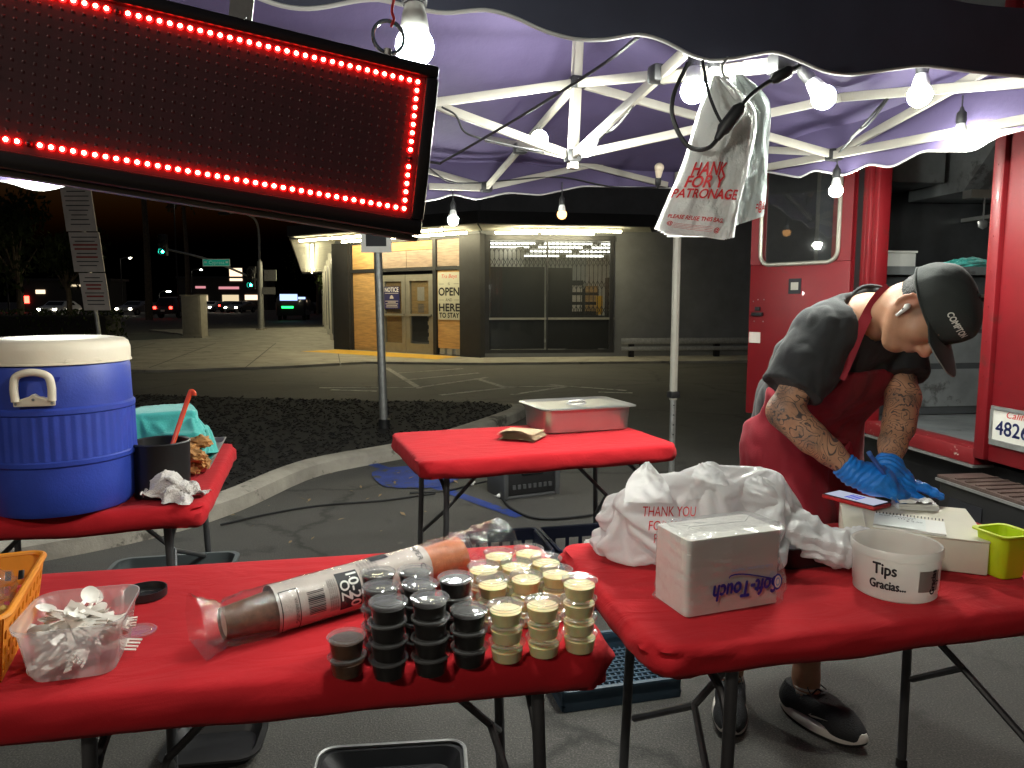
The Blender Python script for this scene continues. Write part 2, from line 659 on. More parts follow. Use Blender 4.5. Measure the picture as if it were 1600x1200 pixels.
TEAL_MESH = cloth_sim(_tl, [], [('box', (-1.54, 2.575, 0.70), (0.475, 0.525, 0.045), R(15.6)), ('box', (-1.31, 2.73, 0.84), (0.10, 0.10, 0.115), R(28)), ('box', (-1.20, 2.68, 0.81), (0.055, 0.08, 0.075), R(10))], 26, damp=1.0, bend=0.05, self_col=False)
# ================================================================== MATERIALS
def asphalt_mat():
    m, nt, out = _new('asphalt')
    p = nt.nodes.new('ShaderNodeBsdfPrincipled')
    nt.links.new(p.outputs[0], out.inputs[0])
    big = _noise(nt, 0.7, 6, 0.65)
    fine = _noise(nt, 160, 3, 0.7)
    c1 = _ramp(nt, big.outputs[0], [(0.3, (0.052, 0.049, 0.045)), (0.7, (0.088, 0.083, 0.075))])
    c2 = _ramp(nt, fine.outputs[0], [(0.3, (0.42, 0.42, 0.42)), (0.55, (1.0, 1.0, 1.0)), (0.75, (2.6, 2.5, 2.3))])
    mx = nt.nodes.new('ShaderNodeMix'); mx.data_type = 'RGBA'; mx.blend_type = 'MULTIPLY'; mx.inputs[0].default_value = 1
    nt.links.new(c1.outputs[0], mx.inputs[6]); nt.links.new(c2.outputs[0], mx.inputs[7])
    # dark sealed cracks and oil spots
    tc = nt.nodes.new('ShaderNodeTexCoord')
    vo = nt.nodes.new('ShaderNodeTexVoronoi'); vo.feature = 'DISTANCE_TO_EDGE'; vo.inputs['Scale'].default_value = 0.45
    nz = _noise(nt, 1.6, 5, 0.7)
    add = nt.nodes.new('ShaderNodeMix'); add.data_type = 'RGBA'; add.inputs[0].default_value = 0.35
    nt.links.new(tc.outputs['Object'], add.inputs[6]); nt.links.new(nz.outputs[1], add.inputs[7])
    nt.links.new(add.outputs[2], vo.inputs['Vector'])
    cr = _ramp(nt, vo.outputs[0], [(0.0, (0.45, 0.45, 0.45)), (0.012, (1, 1, 1))])
    mx2 = nt.nodes.new('ShaderNodeMix'); mx2.data_type = 'RGBA'; mx2.blend_type = 'MULTIPLY'; mx2.inputs[0].default_value = 1
    nt.links.new(mx.outputs[2], mx2.inputs[6]); nt.links.new(cr.outputs[0], mx2.inputs[7])
    sp_n = _noise(nt, 2.4, 5, 0.62)
    spots = _ramp(nt, sp_n.outputs[0], [(0.30, (0.50, 0.50, 0.50)), (0.40, (1, 1, 1)), (0.66, (1, 1, 1)), (0.74, (1.45, 1.4, 1.3))])
    gum = nt.nodes.new('ShaderNodeTexVoronoi'); gum.inputs['Scale'].default_value = 3.1
    nt.links.new(tc.outputs['Object'], gum.inputs['Vector'])
    gm = _ramp(nt, gum.outputs[0], [(0.045, (1.7, 1.65, 1.6)), (0.06, (1, 1, 1))])
    mx3 = nt.nodes.new('ShaderNodeMix'); mx3.data_type = 'RGBA'; mx3.blend_type = 'MULTIPLY'; mx3.inputs[0].default_value = 1
    nt.links.new(mx2.outputs[2], mx3.inputs[6]); nt.links.new(spots.outputs[0], mx3.inputs[7])
    mx4 = nt.nodes.new('ShaderNodeMix'); mx4.data_type = 'RGBA'; mx4.blend_type = 'MULTIPLY'; mx4.inputs[0].default_value = 1
    nt.links.new(mx3.outputs[2], mx4.inputs[6]); nt.links.new(gm.outputs[0], mx4.inputs[7])
    nt.links.new(mx4.outputs[2], p.inputs['Base Color'])
    p.inputs['Roughness'].default_value = 0.82
    b = nt.nodes.new('ShaderNodeBump'); b.inputs['Strength'].default_value = 0.5; b.inputs['Distance'].default_value = 0.006
    nt.links.new(fine.outputs[0], b.inputs['Height']); nt.links.new(b.outputs[0], p.inputs['Normal'])
    return m

M = {}
M['asphalt'] = asphalt_mat()
M['concrete'] = mat('concrete', (0.30, 0.28, 0.24), 0.85, var=0.25, vscale=1.6, bump=0.3, bscale=60, wear=(0.16, 0.15, 0.13), wscale=2.2, wlim=0.58)
M['kerb'] = mat('kerb', (0.34, 0.31, 0.26), 0.85, var=0.3, vscale=3, bump=0.5, bscale=40, wear=(0.12, 0.11, 0.09), wscale=4, wlim=0.57)
M['mulch'] = mat('mulch', (0.009, 0.0075, 0.0065), 0.95, var=0.5, vscale=25, bump=0.9, bscale=50)
M['whitepaint'] = mat('white_line_paint', (0.5, 0.49, 0.45), 0.8, var=0.2, vscale=8, wear=(0.08, 0.078, 0.07), wscale=9, wlim=0.52)
M['bluepaint'] = mat('blue_road_paint', (0.015, 0.04, 0.22), 0.75, var=0.3, vscale=6, wear=(0.05, 0.05, 0.05), wscale=7, wlim=0.53)
M['yellowpaint'] = mat('yellow_tactile', (0.62, 0.36, 0.03), 0.8, var=0.15, bump=0.3, bscale=60)
M['storegrey'] = mat('store_grey_stucco', (0.16, 0.165, 0.175), 0.85, var=0.15, vscale=2, bump=0.4, bscale=50)
M['storedark'] = mat('store_dark_trim', (0.018, 0.018, 0.021), 0.6, var=0.2)
M['soffit'] = mat('soffit_white', (0.62, 0.60, 0.52), 0.7, var=0.12, vscale=3)
M['plywood'] = mat('plywood', (0.52, 0.31, 0.12), 0.7, var=0.3, vscale=3, vstretch=(1, 1, 9), bump=0.1)
M['plywood_old'] = mat('plywood_weathered', (0.30, 0.22, 0.17), 0.75, var=0.3, vscale=3, vstretch=(1, 1, 9), bump=0.1)
M['alu'] = mat('aluminium_frame', (0.36, 0.34, 0.29), 0.45, metal=0.6, var=0.1)
M['darkalu'] = mat('dark_window_frame', (0.03, 0.03, 0.033), 0.5, metal=0.3)
M['glass'] = film('window_glass', (0.86, 0.88, 0.88), body=0.02, gloss_rough=0.03, gl=1.6)
M['blackfilm'] = mat('black_backing', (0.010, 0.010, 0.012), 0.35, var=0.3)
M['roomwhite'] = mat('room_white', (0.6, 0.58, 0.5), 0.8)
M['tube'] = emis('fluorescent_tube', (1.0, 0.90, 0.56), TUBE)
M['tube2'] = emis('fluorescent_tube_inside', (1.0, 0.97, 0.86), TUBE * 0.11)
M['white'] = mat('white_plastic', (0.78, 0.77, 0.73), 0.45, var=0.05)
M['black'] = mat('black_plastic', (0.012, 0.012, 0.013), 0.45, var=0.2, rvar=0.1)
M['blackmetal'] = mat('black_metal', (0.02, 0.02, 0.022), 0.5, metal=0.5, var=0.3)
M['galv'] = mat('galvanised_steel', (0.33, 0.33, 0.32), 0.5, metal=0.7, var=0.2, vscale=20)
M['ink'] = mat('black_ink', (0.012, 0.012, 0.016), 0.6)
M['redink'] = mat('red_ink', (0.62, 0.02, 0.025), 0.6)
M['rustred'] = mat('sign_red_text', (0.35, 0.05, 0.04), 0.7)
M['sign'] = mat('sign_face_white', (0.60, 0.53, 0.48), 0.6, var=0.15, vscale=3)
M['bark'] = mat('bark', (0.10, 0.075, 0.05), 0.9, var=0.4, vscale=8, bump=0.8, bscale=25)
M['leaf'] = fabric_translucent('leaf', (0.025, 0.035, 0.010), 0.3, bump=0.05)
M['palmleaf'] = fabric_translucent('palm_leaf', (0.05, 0.06, 0.025), 0.3, bump=0.05)
M['carpaint'] = [mat('car_paint_dark', (0.02, 0.02, 0.024), 0.3, coat=1), mat('car_paint_silver', (0.28, 0.28, 0.29), 0.35, metal=0.6, coat=1), mat('car_paint_white', (0.6, 0.6, 0.6), 0.35, coat=1)]
M['carglass'] = mat('car_glass', (0.008, 0.009, 0.01), 0.08)
M['tyre'] = mat('tyre', (0.012, 0.012, 0.012), 0.85)
M['head'] = emis('headlamp', (1.0, 0.93, 0.72), 60)
M['tail'] = emis('tail_lamp', (1.0, 0.03, 0.02), 14)
M['green'] = emis('green_signal', (0.02, 1.0, 0.62), 95)
M['redlamp'] = emis('red_signal', (1.0, 0.05, 0.03), 12)
M['lampwhite'] = emis('street_lamp', (1.0, 0.95, 0.75), 70)
M['shopsign'] = emis('lit_shop_sign', (1.0, 0.75, 0.5), 1.6)
M['shoppink'] = emis('lit_shop_fascia', (1.0, 0.40, 0.45), 0.7)
M['shopwin'] = emis('lit_shop_window', (1.0, 0.80, 0.5), 0.8)
M['screen'] = emis('lit_vehicle_board', (0.45, 0.6, 1.0), 1.6)
M['greenglow'] = emis('green_lamp_strip', (0.02, 1.0, 0.15), 4)
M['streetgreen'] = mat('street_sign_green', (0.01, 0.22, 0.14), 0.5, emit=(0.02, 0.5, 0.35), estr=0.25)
M['cabinet'] = mat('cabinet_paint', (0.36, 0.33, 0.27), 0.6, var=0.12)
M['wood_dark'] = mat('far_building', (0.05, 0.045, 0.04), 0.9)

# ================================================================== GROUND
def sheet(name, pts, z, m, kind='structure', parent=None, thick=0.0):
    b = MB()
    n = len(pts)
    if thick:
        b.add([(x, y, z) for x, y in pts] + [(x, y, z - thick) for x, y in pts],
              [tuple(range(n))] + [(i, (i + 1) % n, n + (i + 1) % n, n + i) for i in range(n)])
    else:
        b.add([(x, y, z) for x, y in pts], [tuple(range(n))])
    o = b.build(name, m, parent)
    if kind and not parent:
        o['kind'] = kind
    return o

ground = MB().grid(lambda u, v: ((u - 0.5) * 1600, v * 1400 - 60, 0), 9, 9).build('ground', M['asphalt'])
ground['kind'] = 'structure'
# concrete walk round the store
walk_pts = [(-14, 14.6), (-6.8, 14.1), (-4.6, 15.0), (-3.2, 16.1), (-0.75, 15.75), (3.2, 16.2), (24, 18.4), (24, 22), (-3, 24), (-9.0, 38), (-17, 34.5), (-11.2, 27.2), (-13.5, 24), (-20, 20)]
walk = sheet('pavement', walk_pts, 0.05, M['concrete'], thick=0.05)
# joints in the concrete
for k in range(14):
    a = (-14 + k * 1.9, 14.9 + 0.02 * k)
    jb = MB().box((a[0], a[1] + 4.0, 0.0525), (0.02, 9.0, 0.003), rz=R(14))
    if -13 < a[0] < -3.5:
        jb.build('joint', M['storedark'], walk)
sheet('street', [(-120, 37), (-9.5, 38.6), (60, 60), (60, 100), (-120, 84)], 0.004, M['asphalt'])

# planted island with mulch
isl = [(-2.75, 3.7), (-2.2, 4.2), (-1.917, 4.733), (-1.63, 5.75), (-0.926, 6.56), (-0.35, 7.7), (0.0, 8.6), (0.0, 9.0), (-0.25, 9.3), (-1.2, 9.45), (-2.7, 9.6), (-4.5, 10.0), (-6.2, 10.3), (-9.5, 10.8), (-9.5, 3.7)]
bed = sheet('mulch_bed', isl, 0.075, M['mulch'])
kb = spline([(x, y, 0) for x, y in isl[:8]], 5)
k = MB()
rings = []
for i, p in enumerate(kb):
    t = (kb[min(i + 1, len(kb) - 1)] - kb[max(i - 1, 0)]).normalized()
    nrm = Vector((t.y, -t.x, 0))
    rings.append([p + nrm * 0.15, p + nrm * 0.135 + Vector((0, 0, 0.09)), p + nrm * 0.10 + Vector((0, 0, 0.11)), p - nrm * 0.02 + Vector((0, 0, 0.11)), p - nrm * 0.02])
k.loft(rings)
ko = k.build('kerb', M['kerb'])
ko['kind'] = 'structure'

def in_poly(x, y, P):
    c = False
    for i in range(len(P)):
        x1, y1 = P[i]; x2, y2 = P[i - 1]
        if (y1 > y) != (y2 > y) and x < (x2 - x1) * (y - y1) / (y2 - y1) + x1:
            c = not c
    return c

b = MB()
cnt = 0
while cnt < 9000:
    y = 3.8 + 9 * random.random() ** 1.5
    x = -7.5 + 7.6 * random.random()
    if not in_poly(x, y, isl):
        continue
    cnt += 1
    l, w = random.uniform(0.015, 0.055), random.uniform(0.008, 0.018)
    m4 = Euler((random.uniform(-.5, .5), random.uniform(-.5, .5), random.uniform(0, 6.3))).to_matrix().to_4x4()
    b.box((x, y, 0.078 + random.uniform(0, .02)), (l, w, 0.008), mat4=m4)
mul = b.build('mulch_chips', M['mulch'])
tag(mul, 'dark wood mulch chips filling the planted island behind the tables', 'mulch', kind='stuff')

def line(a, b_, w=0.1, z=0.004, m='whitepaint', nm='painted_line'):
    a, b_ = Vector((*a, z)), Vector((*b_, z))
    t = (b_ - a).normalized(); n = Vector((-t.y, t.x, 0)) * (w / 2)
    MB().add([a - n, b_ - n, b_ + n, a + n], [(0, 1, 2, 3)]).build(nm, M[m], ground)
for a, c in [((-2.58, 15.08), (-1.45, 11.5)), ((-3.05, 11.55), (-1.5, 11.62)), ((-1.45, 11.66), (-0.45, 13.15)), ((-1.9, 12.7), (-0.62, 14.0)), ((-2.25, 13.9), (-1.0, 14.9)),
             ((-2.8, 11.3), (-2.05, 11.12)), ((-1.05, 10.65), (0.05, 11.7)), ((-0.62, 12.94), (-0.12, 11.64)), ((-0.1, 11.72), (0.9, 11.78)), ((0.0, 10.7), (0.85, 11.7)), ((0.6, 12.0), (1.75, 11.2)), ((1.3, 11.0), (1.8, 10.9))]:
    line(a, c, 0.1)
line((-24, 31), (-13.6, 32.0), 0.12)
line((-60, 48), (-14, 52), 0.12)
line((-1.4, 6.35), (0.05, 4.55), 0.09, m='bluepaint')
MB().add([(-0.95 + 0.36 * math.cos(t) * (1 + .15 * math.sin(3 * t)) + 0.22, 5.62 + 0.42 * math.sin(t) * (1 + .12 * math.cos(2 * t)), 0.008) for t in np.linspace(0, 2 * math.pi, 24, endpoint=False)],
         [tuple(range(24))]).build('painted_symbol', M['bluepaint'], ground)
# litter and leaves on the asphalt near the kerb
lf = mat('dry_leaf', (0.25, 0.17, 0.09), 0.8)
for k in range(26):
    x, y = random.uniform(-1.9, -0.4), random.uniform(4.0, 6.2)
    if in_poly(x, y, isl): continue
    m4 = Euler((random.uniform(-.4, .4), random.uniform(-.4, .4), random.uniform(0, 6))).to_matrix()
    s = random.uniform(.012, .03)
    MB().add([Vector((x, y, 0.012)) + m4 @ Vector(q) for q in ((-s, 0, 0), (0, -s * .4, .002), (s, 0, 0), (0, s * .4, .002))], [(0, 1, 2, 3)]).build('fallen_leaf', lf, ground)

# ================================================================== STORE
SC = Vector((-0.741, 17.348, 0)); SD = Vector((-4.746, 20.417, 0))
LA = (SC - SD).length
uA = (SC - SD).normalized(); nA = Vector((uA.y, -uA.x, 0))
if nA.y > 0: nA = -nA
uB = Vector((math.cos(R(6)), math.sin(R(6)), 0)); nB = Vector((uB.y, -uB.x, 0))
store = thing('liquor_store', 'low grey corner store with lit white soffit and boarded plywood entrance', 'store', tuple(SC))
def fA(s, z, o=0.0): return SD + uA * s + nA * o + Vector((0, 0, z))
def fB(s, z, o=0.0): return SC + uB * s + nB * o + Vector((0, 0, z))
def fbox(mb, f, s0, s1, z0, z1, o0, o1):
    vs = [f(s, z, o) for s in (s0, s1) for z in (z0, z1) for o in (o0, o1)]
    return mb.add(vs, [(0, 1, 3, 2), (4, 6, 7, 5), (0, 4, 5, 1), (2, 3, 7, 6), (0, 2, 6, 4), (1, 5, 7, 3)])
def fpart(name, f, s0, s1, z0, z1, o0, o1, m, parent=None, bevel=0.0):
    return fbox(MB(), f, s0, s1, z0, z1, o0, o1).build(name, M[m] if isinstance(m, str) else m, parent or store, bevel=bevel, world=True)

fpart('wall', fA, 0.0, LA - 0.02, 2.9, 6.5, -0.3, 0.0, 'storegrey')
fpart('wall', fB, 0.02, 3.2, 2.9, 6.5, -0.3, 0.0, 'storegrey')
fpart('wall', fB, 3.203, 26, 0.0, 6.5, -0.3, 0.003, 'storegrey')
fpart('knee_wall', fB, 0.1, 3.2, 0.0, 0.14, -0.2, 0.05, 'storegrey')
fpart('column', fA, -0.15, 0.5, 0.0, 2.92, -0.3, 0.12, 'storedark')
fpart('column', fA, 4.5, LA + 0.1, 0.0, 2.92, -0.25, 0.12, 'storedark')
fpart('header', fA, 0.5, 4.5, 2.12, 2.2, -0.05, 0.05, 'darkalu')
fpart('header', fA, 0.5, 4.5, 2.86, 2.92, -0.05, 0.06, 'darkalu')
fpart('mullion', fA, 3.57, 3.68, 0.0, 2.86, -0.05, 0.06, 'darkalu')
fpart('mullion', fA, 1.60, 1.68, 0.0, 2.86, -0.05, 0.055, 'darkalu')
fpart('mullion', fA, 0.50, 0.56, 0.0, 2.86, -0.05, 0.055, 'darkalu')
fpart('plywood_panel', fA, 0.58, 1.59, 0.06, 2.11, -0.02, 0.01, 'plywood')
fpart('plywood_panel', fA, 0.58, 1.59, 2.21, 2.85, -0.02, 0.01, 'plywood')
fpart('plywood_panel', fA, 1.69, 2.62, 2.21, 2.63, -0.02, 0.012, 'plywood_old')
fpart('plywood_panel', fA, 2.63, 3.56, 2.21, 2.63, -0.02, 0.008, 'plywood_old')
fpart('plywood_panel', fA, 1.69, 3.56, 2.64, 2.85, -0.02, 0.006, 'plywood')
fpart('plywood_panel', fA, 3.69, 4.49, 2.21, 2.85, -0.02, 0.01, 'plywood_old')
fpart('plywood_panel', fA, 3.69, 4.49, 0.22, 2.11, -0.02, 0.01, 'plywood')
fpart('sill', fA, 3.69, 4.49, 0.0, 0.07, -0.05, 0.05, 'darkalu')
for s in (3.72, 3.95, 4.25):
    fpart('shelf_stock', fA, s, s + 0.16, 0.07, 0.21, -0.12, -0.02, 'roomwhite')
# the pair of doors
for k, (s0, s1) in enumerate(((1.70, 2.60), (2.615, 3.55))):
    d = fpart('door', fA, s0, s0 + 0.14, 0.03, 2.03, -0.03, 0.04, 'alu')
    fpart('stile', fA, s1 - 0.14, s1, 0.03, 2.03, -0.03, 0.041, 'alu', d)
    fpart('rail', fA, s0 + 0.14, s1 - 0.14, 1.87, 2.03, -0.03, 0.04, 'alu', d)
    fpart('rail', fA, s0 + 0.14, s1 - 0.14, 0.03, 0.3, -0.03, 0.04, 'alu', d)
    fpart('push_bar', fA, s0 + 0.03, s1 - 0.03, 1.0, 1.05, 0.042, 0.09, 'alu', d)
    fpart('pane', fA, s0 + 0.14, s1 - 0.14, 0.3, 1.87, 0.0, 0.008, 'glass', d)
    if k == 0:
        fpart('plywood_panel', fA, s0 + 0.14, s1 - 0.14, 0.3, 1.87, -0.05, -0.02, 'plywood', d)
    else:
        fpart('plywood_panel', fA, s0 + 0.14, s1 - 0.14, 1.0, 1.87, -0.05, -0.02, 'plywood', d)
        fpart('paper_notice', fA, s0 + 0.36, s0 + 0.60, 1.38, 1.72, -0.018, -0.015, 'sign', d)
        fpart('paper_notice', fA, s0 + 0.38, s0 + 0.58, 1.08, 1.30, -0.018, -0.015, 'plywood_old', d)
# what shows through the uncovered lower pane
fpart('aisle_floor', fA, 2.2, 4.2, 0.0, 0.06, -2.4, -0.4, 'roomwhite')
fpart('aisle_shelf', fA, 2.95, 3.25, 0.06, 1.3, -0.9, -0.6, 'blackmetal')
for z in (0.35, 0.55, 0.75, 0.95):
    fpart('shelf_stock', fA, 2.8, 3.3, z, z + 0.1, -0.62, -0.55, 'sign')
fpart('yellow_display', fA, 3.27, 3.40, 0.38, 0.92, -0.5, -0.45, mat('yellow_display', (0.8, 0.42, 0.02), 0.5))
fpart('aisle_wall', fA, 2.1, 4.4, 0.0, 2.8, -2.6, -2.5, 'roomwhite')
for k in range(2):
    fpart('ceiling_tube', fA, 2.2 + k * 1.0, 3.1 + k * 1.0, 2.5, 2.54, -1.5, -1.46, 'tube2')
# window wall B
fpart('window_frame', fB, 0.1, 3.2, 0.14, 0.22, -0.05, 0.04, 'darkalu')
fpart('window_frame', fB, 0.1, 3.2, 2.78, 2.9, -0.05, 0.04, 'darkalu')
fpart('window_frame', fB, 0.1, 3.2, 0.93, 0.98, -0.04, 0.03, 'alu')
for s in (0.1, 1.56, 3.08):
    fpart('mullion', fB, s, s + (0.04 if s == 1.56 else 0.1), 0.22, 2.78, -0.04, 0.035, 'darkalu')
for s0, s1 in ((0.2, 1.56), (1.6, 3.08)):
    for z0, z1 in ((0.22, 0.93), (0.98, 2.78)):
        fpart('pane', fB, s0, s1, z0, z1, -0.004, 0.004, 'glass')
for s0, s1, z0, z1 in ((0.2, 1.56, 0.22, 2.18), (1.6, 2.24, 0.22, 2.16), (2.26, 3.1, 0.22, 1.02)):
    fpart('black_panel', fB, s0, s1, z0, z1, -0.32, -0.3, 'blackfilm')
for k in range(28):
    s = 0.24 + k * 0.103
    z0 = 2.05 if s < 2.22 else 1.02
    fpart('grille_bar', fB, s, s + 0.014, z0, 2.76, -0.14, -0.126, 'blackmetal')
for z in (2.62, 2.28):
    b = MB()
    for k in range(28):
        s = 0.24 + k * 0.103
        b.bar(fB(s, z - 0.1, -0.12), fB(s + 0.103, z + 0.1, -0.12), 0.012)
        b.bar(fB(s, z + 0.1, -0.118), fB(s + 0.103, z - 0.1, -0.118), 0.012)
    fo = b.build('grille_lattice', M['blackmetal'], store, world=True); fo['kind'] = 'stuff'
b = MB()
for k in range(19, 28):
    s = 0.24 + k * 0.103
    for z in (1.15, 1.75):
        b.bar(fB(s, z - 0.1, -0.12), fB(s + 0.103, z + 0.1, -0.12), 0.012)
        b.bar(fB(s, z + 0.1, -0.118), fB(s + 0.103, z - 0.1, -0.118), 0.012)
fo = b.build('grille_lattice', M['blackmetal'], store, world=True); fo['kind'] = 'stuff'
fpart('sales_ceiling', fB, 0.1, 8.0, 2.86, 2.89, -9.0, -0.32, 'roomwhite')
fpart('sales_back_wall', fB, 0.1, 8.0, 0.0, 2.86, -9.2, -9.0, 'roomwhite')
fpart('sales_floor', fB, 0.1, 8.0, 0.0, 0.02, -9.0, -0.36, 'roomwhite')
for r_, o in enumerate((-1.2, -2.4, -4.0, -6.2)):
    for k in range(4):
        fpart('ceiling_tube', fB, 0.25 + k * 1.45, 1.45 + k * 1.45, 2.78, 2.82, o - 0.04, o, 'tube2')
for k, (s, zt) in enumerate(((2.35, 1.9), (2.85, 1.7), (3.6, 2.0))):
    sh = fpart('display_shelf', fB, s, s + 0.42, 0.02, zt, -1.9 - k * 0.4, -1.6 - k * 0.4, 'blackmetal')
    for z in (1.1, 1.35, 1.6):
        fpart('shelf_stock', fB, s + 0.04, s + 0.38, z, z + 0.17, -1.6 - k * 0.4, -1.55 - k * 0.4, ['sign', 'plywood', 'roomwhite'][k], sh)
fpart('yellow_display', fB, 2.9, 3.05, 1.04, 1.5, -0.62, -0.58, bpy.data.materials['yellow_display'])
# roof overhang: fascia and plank soffit
ov = [(-5.7, 18.95), (-0.72, 15.75), (3.15, 16.55), (3.55, 17.78), (-0.6, 17.4), (-4.6, 20.5)]
b = MB(); n = len(ov)
b.add([(x, y, 3.0) for x, y in ov] + [(x, y, 3.26) for x, y in ov], [tuple(reversed(range(n))), tuple(range(n, 2 * n))] + [(i, (i + 1) % n, n + (i + 1) % n, n + i) for i in range(n)])
ro = b.build('roof', M['storedark'], store, world=True)
def soffit_plank(p0, p1, q0, q1, k, n):
    a = [Vector(p0).lerp(Vector(p1), t) for t in (k / n, (k + 0.9) / n)]
    c = [Vector(q0).lerp(Vector(q1), t) for t in (k / n, (k + 0.9) / n)]
    vs = [(*a[0], 2.985), (*a[1], 2.985), (*c[1], 2.985), (*c[0], 2.985)]
    MB().add(vs + [(x, y, 2.999) for x, y, _ in vs], [(0, 3, 2, 1), (4, 5, 6, 7), (0, 1, 5, 4), (1, 2, 6, 5), (2, 3, 7, 6), (3, 0, 4, 7)]).build('plank', M['soffit'], ro, world=True)
def V2(x, y): return (x, y)
for k in range(9):
    soffit_plank(V2(-5.62, 18.98), V2(-4.7, 20.4), V2(-0.75, 15.85), V2(-0.72, 17.3), k, 9)
for k in range(9):
    soffit_plank(V2(-0.7, 15.85), V2(-0.68, 17.3), V2(3.05, 16.6), V2(3.3, 17.7), k, 9)
# left side of the store with its long soffit
sdir = Vector((-6.65, 24.6, 0)).normalized()
sn = Vector((-sdir.y, sdir.x, 0))
def fS(s, z, o=0.0): return SD + Vector((-0.1, 0.1, 0)) + sdir * s + sn * o + Vector((0, 0, z))
fpart('wall', fS, 0.0, 25.0, 0.0, 5.0, -0.3, 0.0, 'storegrey')
for k in range(5):
    fpart('window_frame', fS, 0.8 + k * 4.6, 4.6 + k * 4.6, 0.3, 2.7, 0.002, 0.05, 'darkalu')
    fpart('mullion', fS, 4.8 + k * 4.6, 5.1 + k * 4.6, 0.0, 2.98, 0.003, 0.1, 'soffit')
fpart('roof_side', fS, -0.6, 25.0, 3.003, 3.25, 0.01, 1.2, 'storedark')
for k in range(46):
    fpart('plank', fS, -0.3 + k * 0.55, 0.2 + k * 0.55, 2.975, 2.999, 0.02, 1.16, 'soffit', ro)
def tube_lamp(a, c):
    d = MB().tube([a, c], 0.022, 8).build('fluorescent_tube', M['tube'], store, world=True)
    MB().bar(Vector(a) + Vector((0, 0, 0.04)), Vector(c) + Vector((0, 0, 0.04)), 0.08, 0.03).build('tube_fitting', M['soffit'], d, world=True)
for k in range(4):
    tube_lamp(fA(0.1 + k * 1.28, 2.91, 1.35), fA(1.28 + k * 1.28, 2.91, 1.35))
    tube_lamp(fA(0.7 + k * 1.1, 2.91, 0.45), fA(1.72 + k * 1.1, 2.91, 0.45))
for k in range(2):
    tube_lamp(fB(0.65 + k * 1.25, 2.91, 0.95), fB(1.85 + k * 1.25, 2.91, 0.95))
for s0, s1 in ((0.32, 1.28), (1.4, 1.62), (1.68, 2.6)):
    tube_lamp(fB(s0, 2.91, 0.4), fB(s1, 2.91, 0.4))
for k in range(8):
    tube_lamp(fS(0.3 + k * 2.6, 2.9, 0.62), fS(2.6 + k * 2.6, 2.9, 0.62))
MB().add([tuple(fA(0.2, 0.056, 0.25)), tuple(fA(4.6, 0.056, 0.2)), tuple(fA(4.7, 0.056, 1.15)), tuple(fA(0.0, 0.056, 1.35))], [(0, 1, 2, 3)]).build('tactile_strip', M['yellowpaint'], walk)

# banner and notice
def facade_sign(name, label, f, s0, s1, z0, z1, o, m, cat='sign'):
    c = f((s0 + s1) / 2, z0, o)
    t = thing(name, label, cat, tuple(c))
    fbox(MB(), f, s0, s1, z0, z1, o, o + 0.008).build('panel', m, t, world=True)
    return t
def letters(t, f, s, z, o, txt, size, m, nm='lettering', **kw):
    mb = text_on(MB(), txt, size, lambda x, y: f(s + x, z + y, o), **kw)
    return mb.build(nm, m, t, world=True)
bn = facade_sign('shop_banner', 'tall white banner reading OPEN AND HERE TO STAY beside the doors', fA, 3.73, 4.44, 0.92, 2.06, 0.03, mat('banner_white', (0.56, 0.55, 0.44), 0.6, var=0.05))
letters(bn, fA, 4.09, 1.96, 0.041, 'Tra Boys', 0.13, M['redink'], shear=0.25, width=0.5)
letters(bn, fA, 4.09, 1.78, 0.041, 'IS', 0.09, M['ink'])
letters(bn, fA, 4.09, 1.585, 0.041, 'OPEN', 0.27, M['ink'], width=0.66, bold=0.008)
letters(bn, fA, 4.09, 1.395, 0.041, 'AND', 0.10, M['ink'])
letters(bn, fA, 4.09, 1.205, 0.041, 'HERE', 0.26, M['ink'], width=0.66, bold=0.008)
letters(bn, fA, 4.09, 1.02, 0.041, 'TO STAY', 0.17, M['ink'], width=0.64, bold=0.006)
for z in (1.78, 1.395):
    for s0, s1 in ((3.77, 3.93), (4.25, 4.41)):
        fbox(MB(), fA, s0, s1, z - 0.004, z + 0.004, 0.04, 0.041).build('rule_line', M['ink'], bn, world=True)
nb = facade_sign('notice_sign', 'dark blue NOTICE sign with white lettering on the left door', fA, 1.83, 2.40, 1.17, 1.74, 0.045, mat('notice_blue', (0.012, 0.012, 0.09), 0.5))
letters(nb, fA, 2.115, 1.655, 0.055, 'NOTICE', 0.16, M['white'], width=0.5, bold=0.006)
for z, w in ((1.56, .5), (1.36, .48), (1.33, .3), (1.29, .46), (1.25, .4), (1.21, .44)):
    fbox(MB(), fA, 2.115 - w / 2, 2.115 + w / 2, z, z + 0.016, 0.0535, 0.055).build('text_line', M['sign'], nb, world=True)
MB().add([fA(2.115 + 0.07 * math.cos(a), 1.43 + 0.09 * max(0, math.sin(a)), 0.055) for a in np.linspace(0, math.pi, 12)], [tuple(range(12))]).build('emblem', M['sign'], nb, world=True)

# guard rail in front of the right wall
gr = thing('guard_rail', 'low grey metal guard rail along the dark store wall', 'rail', tuple(fB(3.3, 0.05, 0.35)))
fbox(MB(), fB, 3.3, 12.0, 0.36, 0.5, 0.33, 0.38).build('beam', M['galv'], gr, world=True, bevel=0.01)
fbox(MB(), fB, 3.3, 12.0, 0.2, 0.3, 0.33, 0.38).build('beam', M['galv'], gr, world=True, bevel=0.01)
for s in (3.5, 5.6, 7.7, 9.8):
    fbox(MB(), fB, s, s + 0.12, 0.05, 0.4, 0.2, 0.32).build('post', M['blackmetal'], gr, world=True)

